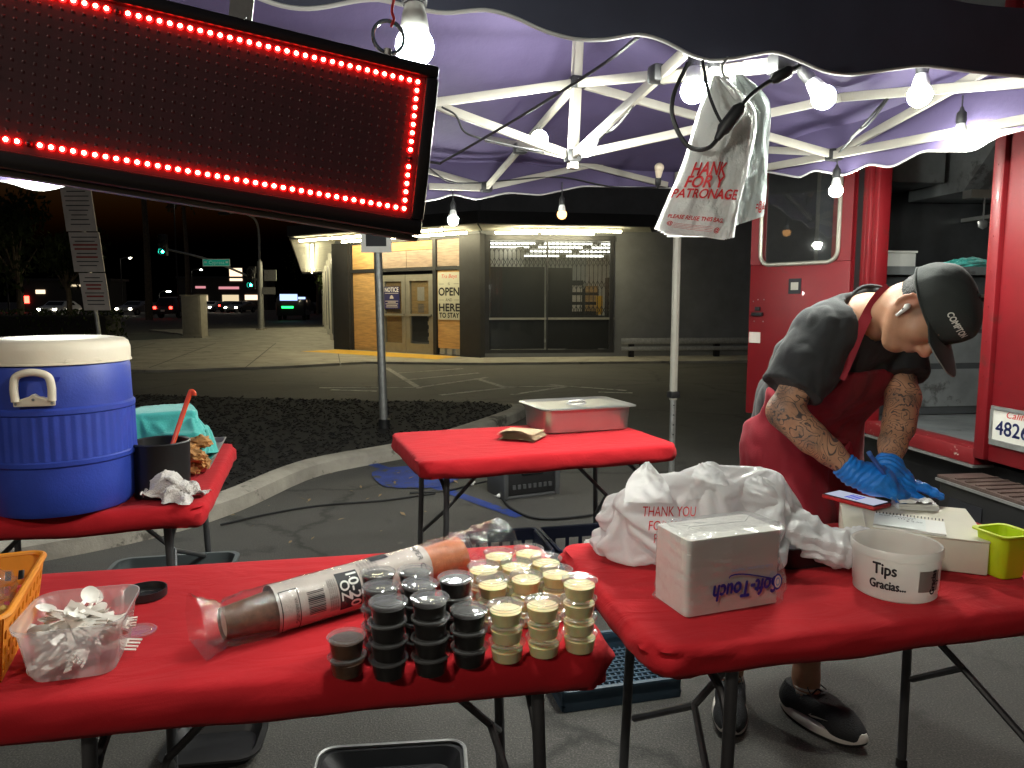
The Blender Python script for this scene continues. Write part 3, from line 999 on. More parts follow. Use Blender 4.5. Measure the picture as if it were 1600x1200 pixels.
# parking sign post in the island
ps = thing('parking_sign', 'thin grey steel post in the mulch with a small white parking sign', 'sign', (-1.308, 7.423, 0.07))
MB().tube([(0, 0, 0), (-0.028, 0, 1.85)], 0.042, 12).build('post', M['galv'], ps)
MB().box((-0.03, -0.06, 1.98), (0.30, 0.01, 0.42)).build('plate', M['white'], ps)
MB().box((-0.03, -0.068, 1.93), (0.20, 0.004, 0.2)).build('symbol_panel', M['ink'], ps)
MB().tube([(0, 0, 0), (0, 0, 0.1)], 0.06, 12).build('foot', M['black'], ps)
# ================================================================== STREET CORNER
# leaning post with three stacked notices
sp = thing('notice_post', 'leaning post with three stacked white tow notices behind the cooler', 'sign', (-7.28, 13.0, 0.075))
tl = Matrix.Rotation(R(-3.5), 4, 'Y') @ Matrix.Rotation(R(-6), 4, 'Z')
base = Vector((-7.28, 13.05, 0.075))
def spx(x, y, z): 
    return base + Vector((x - 0.085 * z, y, z))
MB().tube([spx(0, 0.05, 0), spx(0, 0.05, 3.35)], 0.035, 8).build('post', M['galv'], sp, world=True)
for k, (z0, z1, w, dx) in enumerate(((2.50, 3.34, 0.53, 0.0), (1.80, 2.48, 0.53, 0.03), (1.13, 1.78, 0.46, 0.07))):
    pl = MB()
    pl.add([spx(x + dx, o, z) for o in (-0.02, 0.0) for x, z in ((-w / 2, z0), (w / 2, z0), (w / 2, z1), (-w / 2, z1))], [(0, 1, 2, 3), (7, 6, 5, 4), (0, 4, 5, 1), (1, 5, 6, 2), (2, 6, 7, 3), (3, 7, 4, 0)])
    po = pl.build('plate', M['sign'], sp, world=True)
    rows = 9 if k == 0 else 8
    for r_ in range(rows):
        zz = z1 - 0.09 - r_ * (z1 - z0 - 0.12) / rows
        ww = w * random.uniform(0.5, 0.85)
        red = k > 0 and r_ in (2, 3, 5)
        hh = 0.016 if not red else 0.03
        MB().add([spx(x + dx, -0.023, z) for x, z in ((-ww / 2, zz), (ww / 2, zz), (ww / 2, zz + hh), (-ww / 2, zz + hh))], [(0, 1, 2, 3)]).build('text_line', M['rustred'] if red else M['ink'], po, world=True)

# traffic signal with mast arm, street name plate and lamp arm
tp = thing('traffic_signal', 'traffic signal pole on the corner with curved mast arm and green lights', 'signal', (-11.66, 34.28, 0.0))
MB().tube([(0, 0, 0), (0.05, 0, 3.2)], [0.15, 0.11], 12).build('pole', M['galv'], tp)
MB().tube(spline([(0.05, 0, 3.2), (0.05, 0, 4.6), (-0.1, -0.2, 5.15), (-0.6, -0.5, 5.35), (-1.1, -0.6, 5.3)], 6), 0.06, 8).build('lamp_arm', M['galv'], tp)
MB().box((-1.25, -0.6, 5.28), (0.5, 0.22, 0.12)).build('lamp_head', M['blackmetal'], tp, bevel=0.03)
MB().tube(spline([(0, 0, 2.3), (-1.2, -0.2, 2.85), (-2.5, -0.3, 3.35), (-4.2, -0.3, 3.75)], 6), [0.05] * 19, 8).build('mast_arm', M['galv'], tp)
def signal_head(x, y, z, lit):
    h = MB().box((x, y, z), (0.34, 0.25, 0.95)).build('signal_head', M['black'], tp, bevel=0.03)
    for k in range(3):
        m = M['green'] if (k == 2 and lit) else M['blackfilm']
        MB().lathe([(0.0, 0.0), (0.11, -0.01), (0.15, -0.03)], 16, mat4=Matrix.Rotation(R(90), 4, 'X'), c=(x, y - 0.13, z + 0.3 - k * 0.3)).build('lens', m, h)
        MB().lathe([(0.14, 0.0), (0.14, 0.14)], 14, mat4=Matrix.Rotation(R(90), 4, 'X'), c=(x, y - 0.12, z + 0.3 - k * 0.3)).build('visor', M['black'], h)
signal_head(-4.15, -0.4, 3.9, True)
signal_head(-0.25, -0.3, 2.4, True)
st = MB().box((-1.82, -0.32, 3.12), (1.18, 0.03, 0.27)).build('street_name_plate', M['streetgreen'], tp)
text_on(MB(), 'Cypress', 0.22, lambda x, y: (-1.8 + x, -0.345, 3.12 + y)).build('lettering', M['white'], st)
for x in (-2.3, -1.33):
    MB().box((x, -0.342, 3.14), (0.12, 0.004, 0.09)).build('block_number', M['white'], st)
MB().box((-1.82, -0.318, 3.12), (1.24, 0.02, 0.33)).build('plate_border', M['white'], st)
MB().box((0.55, -0.1, 2.55), (0.55, 0.04, 0.5)).build('sign_back', M['galv'], tp)
MB().box((0.45, -0.1, 1.85), (0.6, 0.04, 0.32)).build('sign_back', M['galv'], tp)
ph = MB().box((-0.2, -0.25, 3.0 - 0.2), (0.3, 0.2, 0.3)).build('walk_signal', M['black'], tp)
MB().add([(-0.2 + 0.1 * math.cos(a), -0.36, 2.66 + 0.11 * math.sin(a)) for a in np.linspace(0, 2 * math.pi, 5)[:-1]], [(0, 1, 2, 3)]).build('walk_symbol', M['redlamp'], tp)
MB().tube([(0, 0, 0), (0, 0, 0.12)], 0.24, 12).build('base_plate', M['kerb'], tp)

# utility cabinet
cb = thing('utility_cabinet', 'tan metal utility cabinet on the pavement with peeling side stickers', 'cabinet', (-11.55, 26.9, 0.05), R(-4))
MB().box((0, 0, 0.78), (0.72, 0.5, 1.46)).build('body', M['cabinet'], cb, bevel=0.02)
MB().box((0.0, -0.26, 0.8), (0.6, 0.02, 1.36)).build('door', mat('cabinet_door', (0.27, 0.25, 0.21), 0.6), cb, bevel=0.006)
MB().box((0, 0, 0.025), (0.8, 0.6, 0.05)).build('plinth', M['concrete'], cb)
MB().box((0, 0, 1.53), (0.78, 0.56, 0.04)).build('cap', M['cabinet'], cb, bevel=0.01)
for k in range(9):
    MB().box((-0.362, random.uniform(-0.2, 0.1), 0.15 + k * 0.1), (0.006, random.uniform(.06, .16), random.uniform(.04, .09))).build('sticker', random.choice([M['white'], M['sign'], M['rustred']]), cb)

# street lamps and their lights
def street_lamp(x, y, h, label, arm=1.2, m='lampwhite', r=0.16):
    t = thing('street_lamp', label, 'street lamp', (x - arm, y, 0), group='distant street lamps')
    MB().tube(spline([(0, 0, 0), (0, 0, h - 0.6), (0.15, 0, h - 0.15), (arm * 0.6, 0, h + 0.06), (arm, 0, h + 0.05)], 4), 0.06, 6).build('pole', M['blackmetal'], t)
    MB().box((arm, 0, h + 0.05), (0.5, 0.2, 0.1)).build('lamp_head', M['blackmetal'], t, bevel=0.02)
    MB().lathe([(0.001, -0.1), (r * .7, -0.07), (r, 0.0)], 10, c=(arm, 0, h)).build('lens', M[m], t)
street_lamp(-39.6, 60, 7.4, 'bright yellowish street lamp high at the far left beyond the cooler')
street_lamp(-25.8, 60, 9.4, 'small white street lamp just under the red sign, above the traffic light', r=0.13)
street_lamp(-46.1, 90, 6.6, 'faint street lamp left of the green traffic light', r=0.15)
street_lamp(-37.6, 90, 5.2, 'faint street lamp below the green street name plate', r=0.14)
street_lamp(-42.6, 92, 2.6, 'low yellow street lamp behind the waiting cars', r=0.3)
street_lamp(-24.9, 36, 2.75, 'leaning street lamp at the far left edge', arm=0.3, r=0.10)

# trees and palms
def tree(x, y, h, rad, label, n=1500, seed=1, trunk=0.16, low=0.35, flat=0.8):
    rr = random.Random(seed)
    t = thing('street_tree', label, 'tree', (x, y, 0), group='dark trees along the street')
    tr = MB().tube(spline([(0, 0, 0), (0.1, 0, h * 0.3), (-0.05, 0.1, h * 0.55)], 4), [trunk * (1 - 0.05 * i) for i in range(9)], 8)
    cl = []
    for k in range(9):
        a = rr.uniform(0, 6.28); d = rad * rr.uniform(0.2, 0.75); z = h * rr.uniform(low + 0.12, 0.92)
        c = Vector((d * math.cos(a), d * math.sin(a), z)); cl.append((c, rad * rr.uniform(0.28, 0.5)))
        tr.tube(spline([(0, 0, h * 0.4), c * 0.5 + Vector((0, 0, h * 0.2)), c], 4), [trunk * 0.45 * (1 - 0.09 * i) for i in range(9)], 5)
    tr.build('trunk', M['bark'], t)
    b = MB()
    for k in range(n):
        c, r_ = rr.choice(cl)
        p = Vector((rr.gauss(0, 1), rr.gauss(0, 1), rr.gauss(0, 1) * flat))
        p = c + p.normalized() * r_ * rr.random() ** 0.4
        s = rr.uniform(0.08, 0.2) * (h / 6) ** 0.5
        e = Euler((rr.uniform(0, 6), rr.uniform(0, 6), rr.uniform(0, 6))).to_matrix()
        b.add([p + e @ Vector(q) for q in ((-s, 0, 0), (0, -s * .45, 0), (s, 0, 0), (0, s * .45, 0))], [(0, 1, 2, 3)])
    b.build('crown', M['leaf'], t)
tree(-20, 30, 5.6, 2.6, 'dark broad tree behind the tow notices at the left', 2600, 3)
tree(-24, 40, 5.0, 2.6, 'low dark tree at the far left edge', 1800, 4)
tree(-9.6, 42, 5.2, 2.2, 'dark tree just right of the traffic signal pole', 2200, 5)
tree(-20, 76, 9, 4.2, 'distant dark tree behind the name plate', 1500, 6)
def palm(x, y, h, label, seed):
    rr = random.Random(seed)
    t = thing('palm_tree', label, 'palm tree', (x, y, 0), group='tall palms by the street')
    MB().tube(spline([(0, 0, 0), (0.1, 0, h * 0.5), (0.0, 0, h)], 5), [0.28 - 0.012 * i for i in range(11)], 8).build('trunk', M['bark'], t)
    b = MB()
    for k in range(26):
        a = rr.uniform(0, 6.28); up = rr.uniform(-0.5, 1.0); L = rr.uniform(1.3, 1.9)
        pts = [Vector((0, 0, h)) + Vector((math.cos(a) * L * t_, math.sin(a) * L * t_, up * L * t_ - 1.1 * t_ * t_ * L * 0.6)) for t_ in np.linspace(0, 1, 6)]
        side = Vector((-math.sin(a), math.cos(a), 0))
        for i in range(5):
            for s_ in (-1, 1):
                q = pts[i + 1] + side * s_ * 0.35 * (1 - i / 7) + Vector((0, 0, -0.18))
                b.add([pts[i], pts[i + 1], q], [(0, 1, 2)])
    b.build('crown', M['palmleaf'], t)
palm(-27.0, 55, 12.0, 'tall palm trunk just left of the green traffic light', 1)
palm(-31.5, 72, 11.0, 'thin distant palm right of the green traffic light', 2)

# hedge at the left edge behind the cooler
hd = thing('hedge', 'dark clipped hedge at the left edge behind the blue cooler', 'hedge', (-14.5, 19.5, 0))
MB().box((0, 0, 0.5), (8.0, 0.8, 1.0)).build('core', M['mulch'], hd, bevel=0.1)
b = MB()
for k in range(5200):
    p = Vector((random.uniform(-4.2, 4.2), random.uniform(-0.55, 0.45), random.uniform(0.1, 1.15) ))
    s = random.uniform(0.03, 0.075)
    e = Euler((random.uniform(0, 6), random.uniform(0, 6), random.uniform(0, 6))).to_matrix()
    b.add([p + e @ Vector(q) for q in ((-s, 0, 0), (0, -s * .5, 0), (s, 0, 0), (0, s * .5, 0))], [(0, 1, 2, 3)])
b.build('foliage', M['leaf'], hd)

# vehicles
def car(x, y, heading, label, paint=0, suv=False, front_lit=False, rear_lit=False):
    t = thing('car', label, 'car', (x, y, 0), heading, group='cars on the street')
    H_ = 1.75 if suv else 1.42
    prof = [(-2.3, 0.35), (-2.32, 0.75), (-2.1, 0.95), (-1.75, H_ - 0.08) if suv else (-1.35, H_ - 0.06), (-0.9, H_), (0.3, H_ - 0.02), (1.0, 0.98), (2.05, 0.82), (2.25, 0.6), (2.25, 0.35)]
    rings = []
    for yy, kx in ((-0.9, 0.94), (-0.86, 1.0), (0.86, 1.0), (0.9, 0.94)):
        rings.append([(px * (1 if pz < 1 else kx), yy * (1.0 if pz < 1.0 else 0.82), pz) for px, pz in prof])
    body = MB().loft(rings).build('body', M['carpaint'][paint], t, bevel=0.03)
    for s in (-1, 1):
        zz = H_ - 0.1
        MB().add([(-1.6 if suv else -1.2, s * 0.86, 1.02), (0.75, s * 0.86, 1.02), (0.2, s * 0.76, zz), (-1.5 if suv else -0.95, s * 0.76, zz)], [(0, 1, 2, 3)]).build('side_window', M['carglass'], t)
    MB().add([(1.0, -0.74, 1.03), (1.0, 0.74, 1.03), (0.4, 0.68, H_ - 0.07), (0.4, -0.68, H_ - 0.07)], [(0, 1, 2, 3)]).build('windscreen', M['carglass'], t)
    xr = -2.08 if suv else -1.95
    MB().add([(xr - 0.04, -0.74, 1.03), (xr - 0.04, 0.74, 1.03), (xr + 0.28 + (0 if suv else .3), 0.66, H_ - 0.14), (xr + 0.28 + (0 if suv else .3), -0.66, H_ - 0.14)], [(0, 1, 2, 3)]).build('rear_window', M['carglass'], t)
    for wx in (-1.4, 1.4):
        for s in (-1, 1):
            w = MB().lathe([(0.2, -0.11), (0.33, -0.1), (0.34, 0.0), (0.33, 0.1), (0.2, 0.11)], 16, mat4=Matrix.Rotation(R(90), 4, 'X'), c=(wx, s * 0.82, 0.34)).build('wheel', M['tyre'], t)
            MB().lathe([(0.01, 0.02), (0.2, 0.0)], 12, mat4=Matrix.Rotation(R(90 * s), 4, 'X'), c=(wx, s * 0.92, 0.34)).build('rim', M['galv'], w)
    for s in (-1, 1):
        MB().box((2.24, s * 0.68, 0.64), (0.08, 0.26, 0.13)).build('headlight', M['head'] if front_lit else M['white'], t, bevel=0.02)
        MB().box((-2.31, s * 0.72, 0.86), (0.08, 0.22, 0.2)).build('tail_light', M['tail'] if rear_lit else M['rustred'], t, bevel=0.02)
    MB().box((-2.325, 0, 0.62), (0.03, 0.34, 0.15)).build('number_plate', M['white'], t)
    return t
car(-27.8, 62, R(80), 'dark SUV seen from behind with red tail lights, left of the cabinet', 0, True, rear_lit=True)
car(-37.5, 74, R(-95), 'pale car with white headlights just left of the dark SUV', 1, False, front_lit=True)
car(-38.9, 96, R(-92), 'distant car with yellow headlights right of the utility cabinet', 2, False, front_lit=True)
car(-35.4, 94, R(86), 'distant car with red tail lights right of the utility cabinet', 0, False, rear_lit=True)
car(-33.0, 90, R(-100), 'distant car with one bright headlight left of the signal pole', 1, False, front_lit=True)
car(-22.5, 80, R(88), 'distant dark car with red lights right of the signal pole', 0, False, rear_lit=True)
car(-41.6, 68, R(-85), 'car with two yellow headlights above the hedge at the left', 2, False, front_lit=True)

# van with lit roof board and green lamp
vn = thing('lit_van', 'dark service van with glowing pale roof board and green lamp strip', 'van', (-16.2, 55, 0), R(10))
MB().loft([[(-1.0 * k, yy, 0.35), (-1.0 * k, yy, 1.5), (-0.85 * k, yy, 1.75), (0.85 * k, yy, 1.75), (1.0 * k, yy, 1.5), (1.0 * k, yy, 0.35)] for yy, k in ((-2.2, 0.94), (-2.1, 1), (2.1, 1), (2.2, 0.94))]).build('body', M['carpaint'][0], vn, bevel=0.04)
MB().box((-0.1, -2.25, 1.65), (1.2, 0.08, 0.45)).build('roof_board', M['screen'], vn)
MB().box((0.8, -2.25, 1.6), (0.5, 0.07, 0.15)).build('board_end', M['screen'], vn)
MB().box((-0.2, -2.25, 0.95), (0.8, 0.05, 0.14)).build('lamp_strip', M['greenglow'], vn)
for s in (-0.85, 0.85):
    for wy in (-1.4, 1.4):
        MB().lathe([(0.2, -0.11), (0.33, -0.1), (0.34, 0.0), (0.33, 0.1), (0.2, 0.11)], 14, mat4=Matrix.Rotation(R(90), 4, 'Y'), c=(s, wy, 0.34)).build('wheel', M['tyre'], vn)

# far lit shops across the street
def far_shop(x, y, w, h, label, fm, strips):
    t = thing('far_shop', label, 'building', (x, y, 0))
    MB().box((0, 2, h / 2), (w, 4, h)).build('wall', M['wood_dark'], t)
    MB().box((0, 2, h + 0.15), (w + 0.6, 4.6, 0.3)).build('roof', M['storedark'], t)
    for sx, sz, sw, sh_, m in strips:
        MB().box((sx, -0.06, sz), (sw, 0.08, sh_)).build('lit_sign' if m != 'shopwin' else 'window', M[m], t)
far_shop(-46, 118, 14, 5, 'far lit restaurant with pink fascia and warm sign across the street', 'shopsign',
         [(-3.5, 3.6, 1.6, 0.35, 'shoppink'), (1.0, 3.5, 3.2, 0.4, 'shoppink'), (2.2, 5.6, 2.0, 2.0, 'shopsign'), (-3.4, 1.9, 2.0, 1.0, 'shopwin'), (1.2, 1.7, 2.6, 1.4, 'shopwin'), (4.6, 2.0, 2.2, 0.8, 'shopsign')])
far_shop(-58, 96, 12, 4, 'far dark shop with a thin white lit fascia at the left', 'tube', [(2, 3.4, 3.0, 0.25, 'shopwin'), (-3, 2.6, 1.2, 0.5, 'shopsign'), (-5, 1.6, 0.9, 0.9, 'redlamp')])
far_shop(-13, 84, 18, 4.5, 'far dark low building behind the van', 'tube', [(-3, 2.0, 0.6, 0.6, 'shopsign')])

# unseen pole lamp, assumed behind the camera and added to light the fronts
pk = thing('added_front_lamp', 'unseen pole lamp added behind the camera to light the stall front', 'street lamp', (-3.2, -4.6, 0))
MB().tube([(0, 0, 0), (0, 0, 4.6)], [0.08, 0.05], 10).build('pole', M['galv'], pk)
MB().tube([(0, 0, 4.5), (0.25, 0.35, 4.62)], 0.03, 8).build('arm', M['galv'], pk)
MB().box((0.35, 0.5, 4.66), (0.36, 0.5, 0.07), rz=R(-35)).build('lamp_head', M['blackmetal'], pk, bevel=0.01)
MB().box((0.35, 0.5, 4.62), (0.30, 0.42, 0.02), rz=R(-35)).build('lens', emis('added_lamp_lens', (1.0, 0.90, 0.76), FRONT_LAMP), pk)
# ================================================================== TENT
_c, _s = math.cos(R(6.4)), math.sin(R(6.4))
def _ray(u, v):
    x, up = (u - 800) / 1150, (600 - v) / 1150
    return x, _c + up * _s, up * _c - _s
def at(u, v, y):
    """survey point: bearing in the photograph and its distance y from the camera"""
    r = _ray(u, v)
    return Vector((r[0] / r[1] * y, y, CAM_H + r[2] / r[1] * y))
def on_e(u, v, ax, val):
    r = _ray(u, v)
    e = (CA * r[0] + SA * r[1], -SA * r[0] + CA * r[1])
    t = val / e[ax]
    return Vector((r[0] * t, r[1] * t, CAM_H + r[2] * t))

M['canopy'] = fabric_translucent('purple_canopy', (0.085, 0.066, 0.140), 0.0, bump=0.25, bscale=9, rough=0.7)
M['dark_layer'] = mat('canopy_outer_navy', (0.030, 0.033, 0.055), 0.8, var=0.2, vscale=3)
M['piping'] = mat('canopy_piping', (0.42, 0.41, 0.40), 0.5)
M['truss'] = mat('white_steel_bar', (0.33, 0.31, 0.265), 0.45, var=0.08, wear=(0.35, 0.31, 0.24), wscale=14, wlim=0.64)
M['bulb'] = emis('lit_bulb', (0.96, 1.0, 0.90), BULB)
M['bulbwarm'] = emis('lit_bulb_warm', (1.0, 0.50, 0.16), 5.0)
M['bulboff'] = mat('unlit_bulb', (0.6, 0.5, 0.38), 0.3)
M['collar'] = mat('bulb_collar', (0.75, 0.76, 0.73), 0.35, var=0.03)
M['rubber'] = mat('black_rubber', (0.01, 0.01, 0.011), 0.55, var=0.2)

tent = thing('canopy_tent', 'purple pop-up canopy with white frame and scalloped edge', 'tent', E(0.65, 3.4, 0))
A0, A1, B0, B1, ZE, ZP = -1.6, 2.9, 1.88, 4.92, 2.31, 2.80
def roof_z(a, b):
    d = max(0.0, min(a - A0, A1 - a, b - B0, B1 - b))
    t = min(1, d / 1.5)
    sag = -0.05 * math.sin(math.pi * min(1, t))
    edge = -0.02 * (math.sin(math.pi * (b - B0) / (B1 - B0)) if min(a - A0, A1 - a) < 0.05 else math.sin(math.pi * (a - A0) / (A1 - A0)))
    return ZE + (ZP - ZE) * t + sag + edge * (1 - t) + 0.012 * mnoise.noise(Vector((a * 3, b * 3, 1))) + 0.008 * math.sin(9 * (a + b)) * (1 - t)
b = MB()
b.grid(lambda u, v: Vector(E(A0 + u * (A1 - A0), B0 + v * (B1 - B0), roof_z(A0 + u * (A1 - A0), B0 + v * (B1 - B0)))), 76, 52)
b.build('roof_fabric', M['canopy'], tent, world=True, sharp=80)
near_t = [(0.283, 2.086), (0.345, 2.079), (0.425, 2.07), (0.541, 2.095), (0.609, 2.086), (0.696, 2.059), (0.786, 2.047), (0.869, 2.055), (0.974, 2.083), (1.052, 2.069), (1.133, 2.038), (1.195, 2.029), (1.278, 2.046), (1.406, 2.079), (1.496, 2.061), (1.589, 2.037), (1.683, 2.037), (1.851, 2.071), (1.95, 2.091), (2.16, 2.092), (2.382, 2.096), (2.6, 2.06), (2.9, 2.09)]
far_t = [(1.069, 2.034), (1.17, 2.076), (1.343, 2.045), (1.561, 2.102), (1.804, 2.095), (2.117, 2.171), (2.366, 2.178), (2.78, 2.192), (2.9, 2.19)]
right_t = [(1.88, 2.09), (2.1, 2.05), (2.272, 2.048), (2.382, 2.046), (2.498, 2.006), (2.627, 2.03), (2.766, 2.056), (2.943, 2.01), (3.076, 2.051), (3.25, 2.022), (3.487, 2.087), (3.591, 2.062), (3.919, 2.151), (4.92, 2.19)]
def scal(tab, x):
    xs = [t[0] for t in tab]
    if x < xs[0]:
        return 2.075 + 0.022 * math.cos((x - xs[0]) * 2 * math.pi / 0.42) + (tab[0][1] - 2.097)
    acc = 0
    for d, w in ((-0.03, .25), (0, .5), (0.03, .25)):
        acc += w * float(np.interp(x + d, xs, [t[1] for t in tab]))
    return acc
def valance(name, f, tab, lo, hi, n, out):
    b = MB()
    def g(u, v):
        s = lo + u * (hi - lo)
        p = f(s); zt = roof_z(*p)
        zb = scal(tab, s)
        z = zt + (zb - zt) * v
        o = 0.012 * mnoise.noise(Vector((s * 4, v * 1.5, 3.3))) * v
        return Vector(E(p[0] + out[0] * o, p[1] + out[1] * o, z))
    b.grid(g, n, 7)
    vo = b.build(name, M['canopy'], tent, world=True, sharp=80)
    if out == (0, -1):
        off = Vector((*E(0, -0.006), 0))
        MB().grid(lambda u, v: g(u, v * 0.985) + off, n, 7).build('outer_dark_layer', M['dark_layer'], vo, world=True, sharp=80)  # added dark navy layer over the near valance's outer face only
    MB().tube([g(i / (n - 1), 1.0) for i in range(n)], 0.0055, 6, flat=0.6).build('piping', M['piping'], vo, world=True)
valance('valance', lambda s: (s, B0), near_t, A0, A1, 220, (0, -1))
valance('valance', lambda s: (s, B1), far_t, A0, A1, 140, (0, 1))
valance('valance', lambda s: (A1, s), right_t, B0, B1, 140, (1, 0))
valance('valance', lambda s: (A0, s), [(1.0, 2.06), (5.0, 2.06)], B0, B1, 60, (-1, 0))
for a, b_ in ((A1 - 0.03, B1 - 0.03), (A1 - 0.03, B0 + 0.03), (A0 + 0.03, B0 + 0.03), (A0 + 0.03, B1 - 0.03)):
    x, y = E(a, b_)
    lg = MB().tube([(x, y, 0.62), (x, y, 2.3)], 0.03, 8).build('leg', M['truss'], tent, world=True)
    MB().tube([(x, y, 0.0), (x, y, 0.66)], 0.023, 8).build('inner_leg', M['galv'], lg, world=True)
    MB().box((x, y, 0.66), (0.075, 0.075, 0.05), rz=TENT_ROT).build('height_clip', M['rubber'], lg, world=True, bevel=0.008)
    MB().box((x, y, 0.006), (0.14, 0.14, 0.012), rz=TENT_ROT).build('foot_plate', M['galv'], lg, world=True)
    for k in range(5):
        MB().lathe([(0.001, 0.0), (0.006, 0.0)], 8, mat4=Matrix.Rotation(R(90), 4, 'X'), c=(x, y - 0.0245, 0.58 - k * 0.075)).build('pin_hole', M['ink'], lg, world=True)
cU = Vector(E(1.43, 3.4, 2.403)); cL = Vector(E(1.41, 3.4, 2.06)); cT = Vector(E(1.44, 3.4, 2.78))
MB().bar(cL - Vector((0, 0, 0.06)), cT, 0.042, 0.042, up=(0.3, -0.95, 0)).build('centre_pole', M['truss'], tent, world=True)
rm = on_e(1303, 242, 0, 2.86); fm = on_e(760, 293, 1, 4.88); nm = on_e(1222, 100, 1, 1.93)
frU = on_e(1062, 228, 1, 4.88); frL = on_e(1043, 289, 1, 4.88)
def ext(a, b_, k): return a + (b_ - a) * k
bars = [
    (cU, ext(cU, on_e(683, 160, 1, 3.4), 2.2)), (cL, ext(cL, on_e(683, 165, 1, 3.42), 2.0)),
    (cU, nm), (cL, ext(cL, on_e(1045, 105, 1, 2.35), 1.12)),
    (cU, fm), (cL, on_e(748, 214, 1, 4.75)),
    (cU, rm), (cL, on_e(1316, 152, 0, 2.62)),
    (fm, frU), (on_e(772, 221, 1, 4.86), frL),
    (fm, ext(fm, on_e(673, 268, 1, 4.88), 3)), (on_e(748, 213, 1, 4.84), ext(on_e(748, 213, 1, 4.84), on_e(677, 230, 1, 4.86), 3)),
    (rm, ext(rm, on_e(1510, 127, 0, 2.8), 1.15)), (on_e(1190, 263, 0, 2.84), ext(on_e(1190, 263, 0, 2.84), on_e(1600, 187, 0, 2.84), 1.3)),
    (rm + Vector((0, 0, 0.01)), frU), (on_e(1316, 152, 0, 2.62), on_e(1680, 122, 0, 2.7)),
    (on_e(1035, 122, 1, 2.4), on_e(1240, 99, 1, 1.95)),
    (on_e(670, 291, 1, 4.83), on_e(750, 294, 1, 4.83)),
]
for a, b_ in bars:
    MB().bar(a, b_, 0.02, 0.04).build('truss_bar', M['truss'], tent, world=True, bevel=0.003)
for p in (cU, cL, rm, fm, frU, nm, on_e(1031, 116, 1, 2.42), on_e(813, 232, 1, 4.1)):
    MB().box(p, (0.075, 0.06, 0.06), rz=TENT_ROT).build('bracket', M['rubber'], tent, world=True, bevel=0.01)

# ------------------------------------------------------------------ lamps
def bulb(p, axis, label, m='bulb', cord=0.0, cord_to=None, r=0.033):
    """A-shaped lamp: axis points from the socket towards the globe"""
    p = Vector(p); ax = Vector(axis).normalized()
    q = Vector((0, 0, -1)).rotation_difference(ax).to_matrix().to_4x4()
    t = thing('light_bulb', label, 'bulb', tuple(p), group='bulbs strung under the canopy')
    # globe centre at origin, pointing down before rotation
    prof = [(0.001, -r)] + [(r * math.sin(a), -r * math.cos(a)) for a in np.linspace(0.25, 2.2, 12)]
    MB().lathe(prof, 24, mat4=q).build('globe', M[m], t)
    z0 = -r * math.cos(2.2); r0 = r * math.sin(2.2)
    MB().lathe([(r0, z0), (r0 * 0.98, z0 + 0.004), (r0 * 0.8, z0 + 0.03), (r0 * 0.62, z0 + 0.045), (0.015, z0 + 0.048)], 20, mat4=q).build('collar', M['collar'] if m != 'bulboff' else M['bulboff'], t)
    MB().lathe([(0.001, z0 + 0.045), (0.019, z0 + 0.046), (0.021, z0 + 0.06), (0.019, z0 + 0.09), (0.010, z0 + 0.10), (0.006, z0 + 0.115)], 16, mat4=q).build('socket', M['rubber'], t)
    top = q @ Vector((0, 0, z0 + 0.112))
    if cord_to is not None:
        e = Vector(cord_to) - p
        MB().tube(spline([top, top.lerp(e, 0.5) + Vector((0, 0, 0.004)), e], 5), 0.0035, 6).build('cord', M['rubber'], t)
    elif cord:
        MB().tube([top, top + Vector((0, 0, cord))], 0.0035, 6).build('cord', M['rubber'], t)
    return t
DN = (0, 0, -1)
bulb(at(648, 73, 1.18), (0, -0.05, -1), 'lit white bulb beside the steel ring at the red sign corner', r=0.029, cord_to=Vector(E(0.36, 1.87, 2.09)))
bulb(on_e(1083, 142, 1, 1.95), (-0.05, -0.1, -1), 'lit white bulb at the left of the pair above the hanging bags', r=0.036)
bulb(on_e(1118, 140, 1, 2.06), (0.1, 0.0, -1), 'lit white bulb at the right of the pair above the hanging bags', r=0.033)
bulb(on_e(1287, 152, 1, 1.95), (0.5, -0.2, -0.75), 'lit white tilted bulb right of the hanging bags', r=0.036)
bulb(on_e(1437, 149, 1, 1.98), (-0.05, 0, -1), 'lit white bulb nearest the upper right corner of the view', r=0.037)
bulb(on_e(1500, 218, 0, 2.82), DN, 'lit white bulb on a black socket hanging at the right edge', cord=0.05, r=0.034)
bulb(on_e(1306, 298, 0, 2.86), DN, 'lit white bulb hanging in front of the red truck door', cord=0.06, r=0.034)
bulb(on_e(843, 217, 1, 3.45), (-0.05, -0.9, -0.3), 'lit white bulb under the canopy left of the centre pole', r=0.04)
bulb(on_e(917, 232, 1, 3.12), (-0.6, -0.3, -0.7), 'lit white bulb tilted against the centre pole joint', r=0.035)
bulb(on_e(1030, 262, 1, 4.5), (0.0, -0.3, 1), 'unlit bulb beside the hanging bags at the back edge', 'bulboff', r=0.032)
bulb(on_e(708, 344, 1, 4.9), DN, 'lit white bulb hanging from the back edge near the red sign', cord=0.09, r=0.036)
bulb(on_e(878, 335, 1, 4.9), DN, 'warm yellow bulb hanging from the back edge of the canopy', 'bulbwarm', cord=0.09, r=0.034)
bulb(on_e(61, 270, 1, 4.9), DN, 'lit white bulb half hidden under the left end of the red sign', cord=0.05, r=0.05)
def cable(name, label, pts, r=0.0045, cat='cable', grp=None):
    return tag(MB().tube(spline(pts, 8), r, 6).build(name, M['rubber']), label, cat, grp)
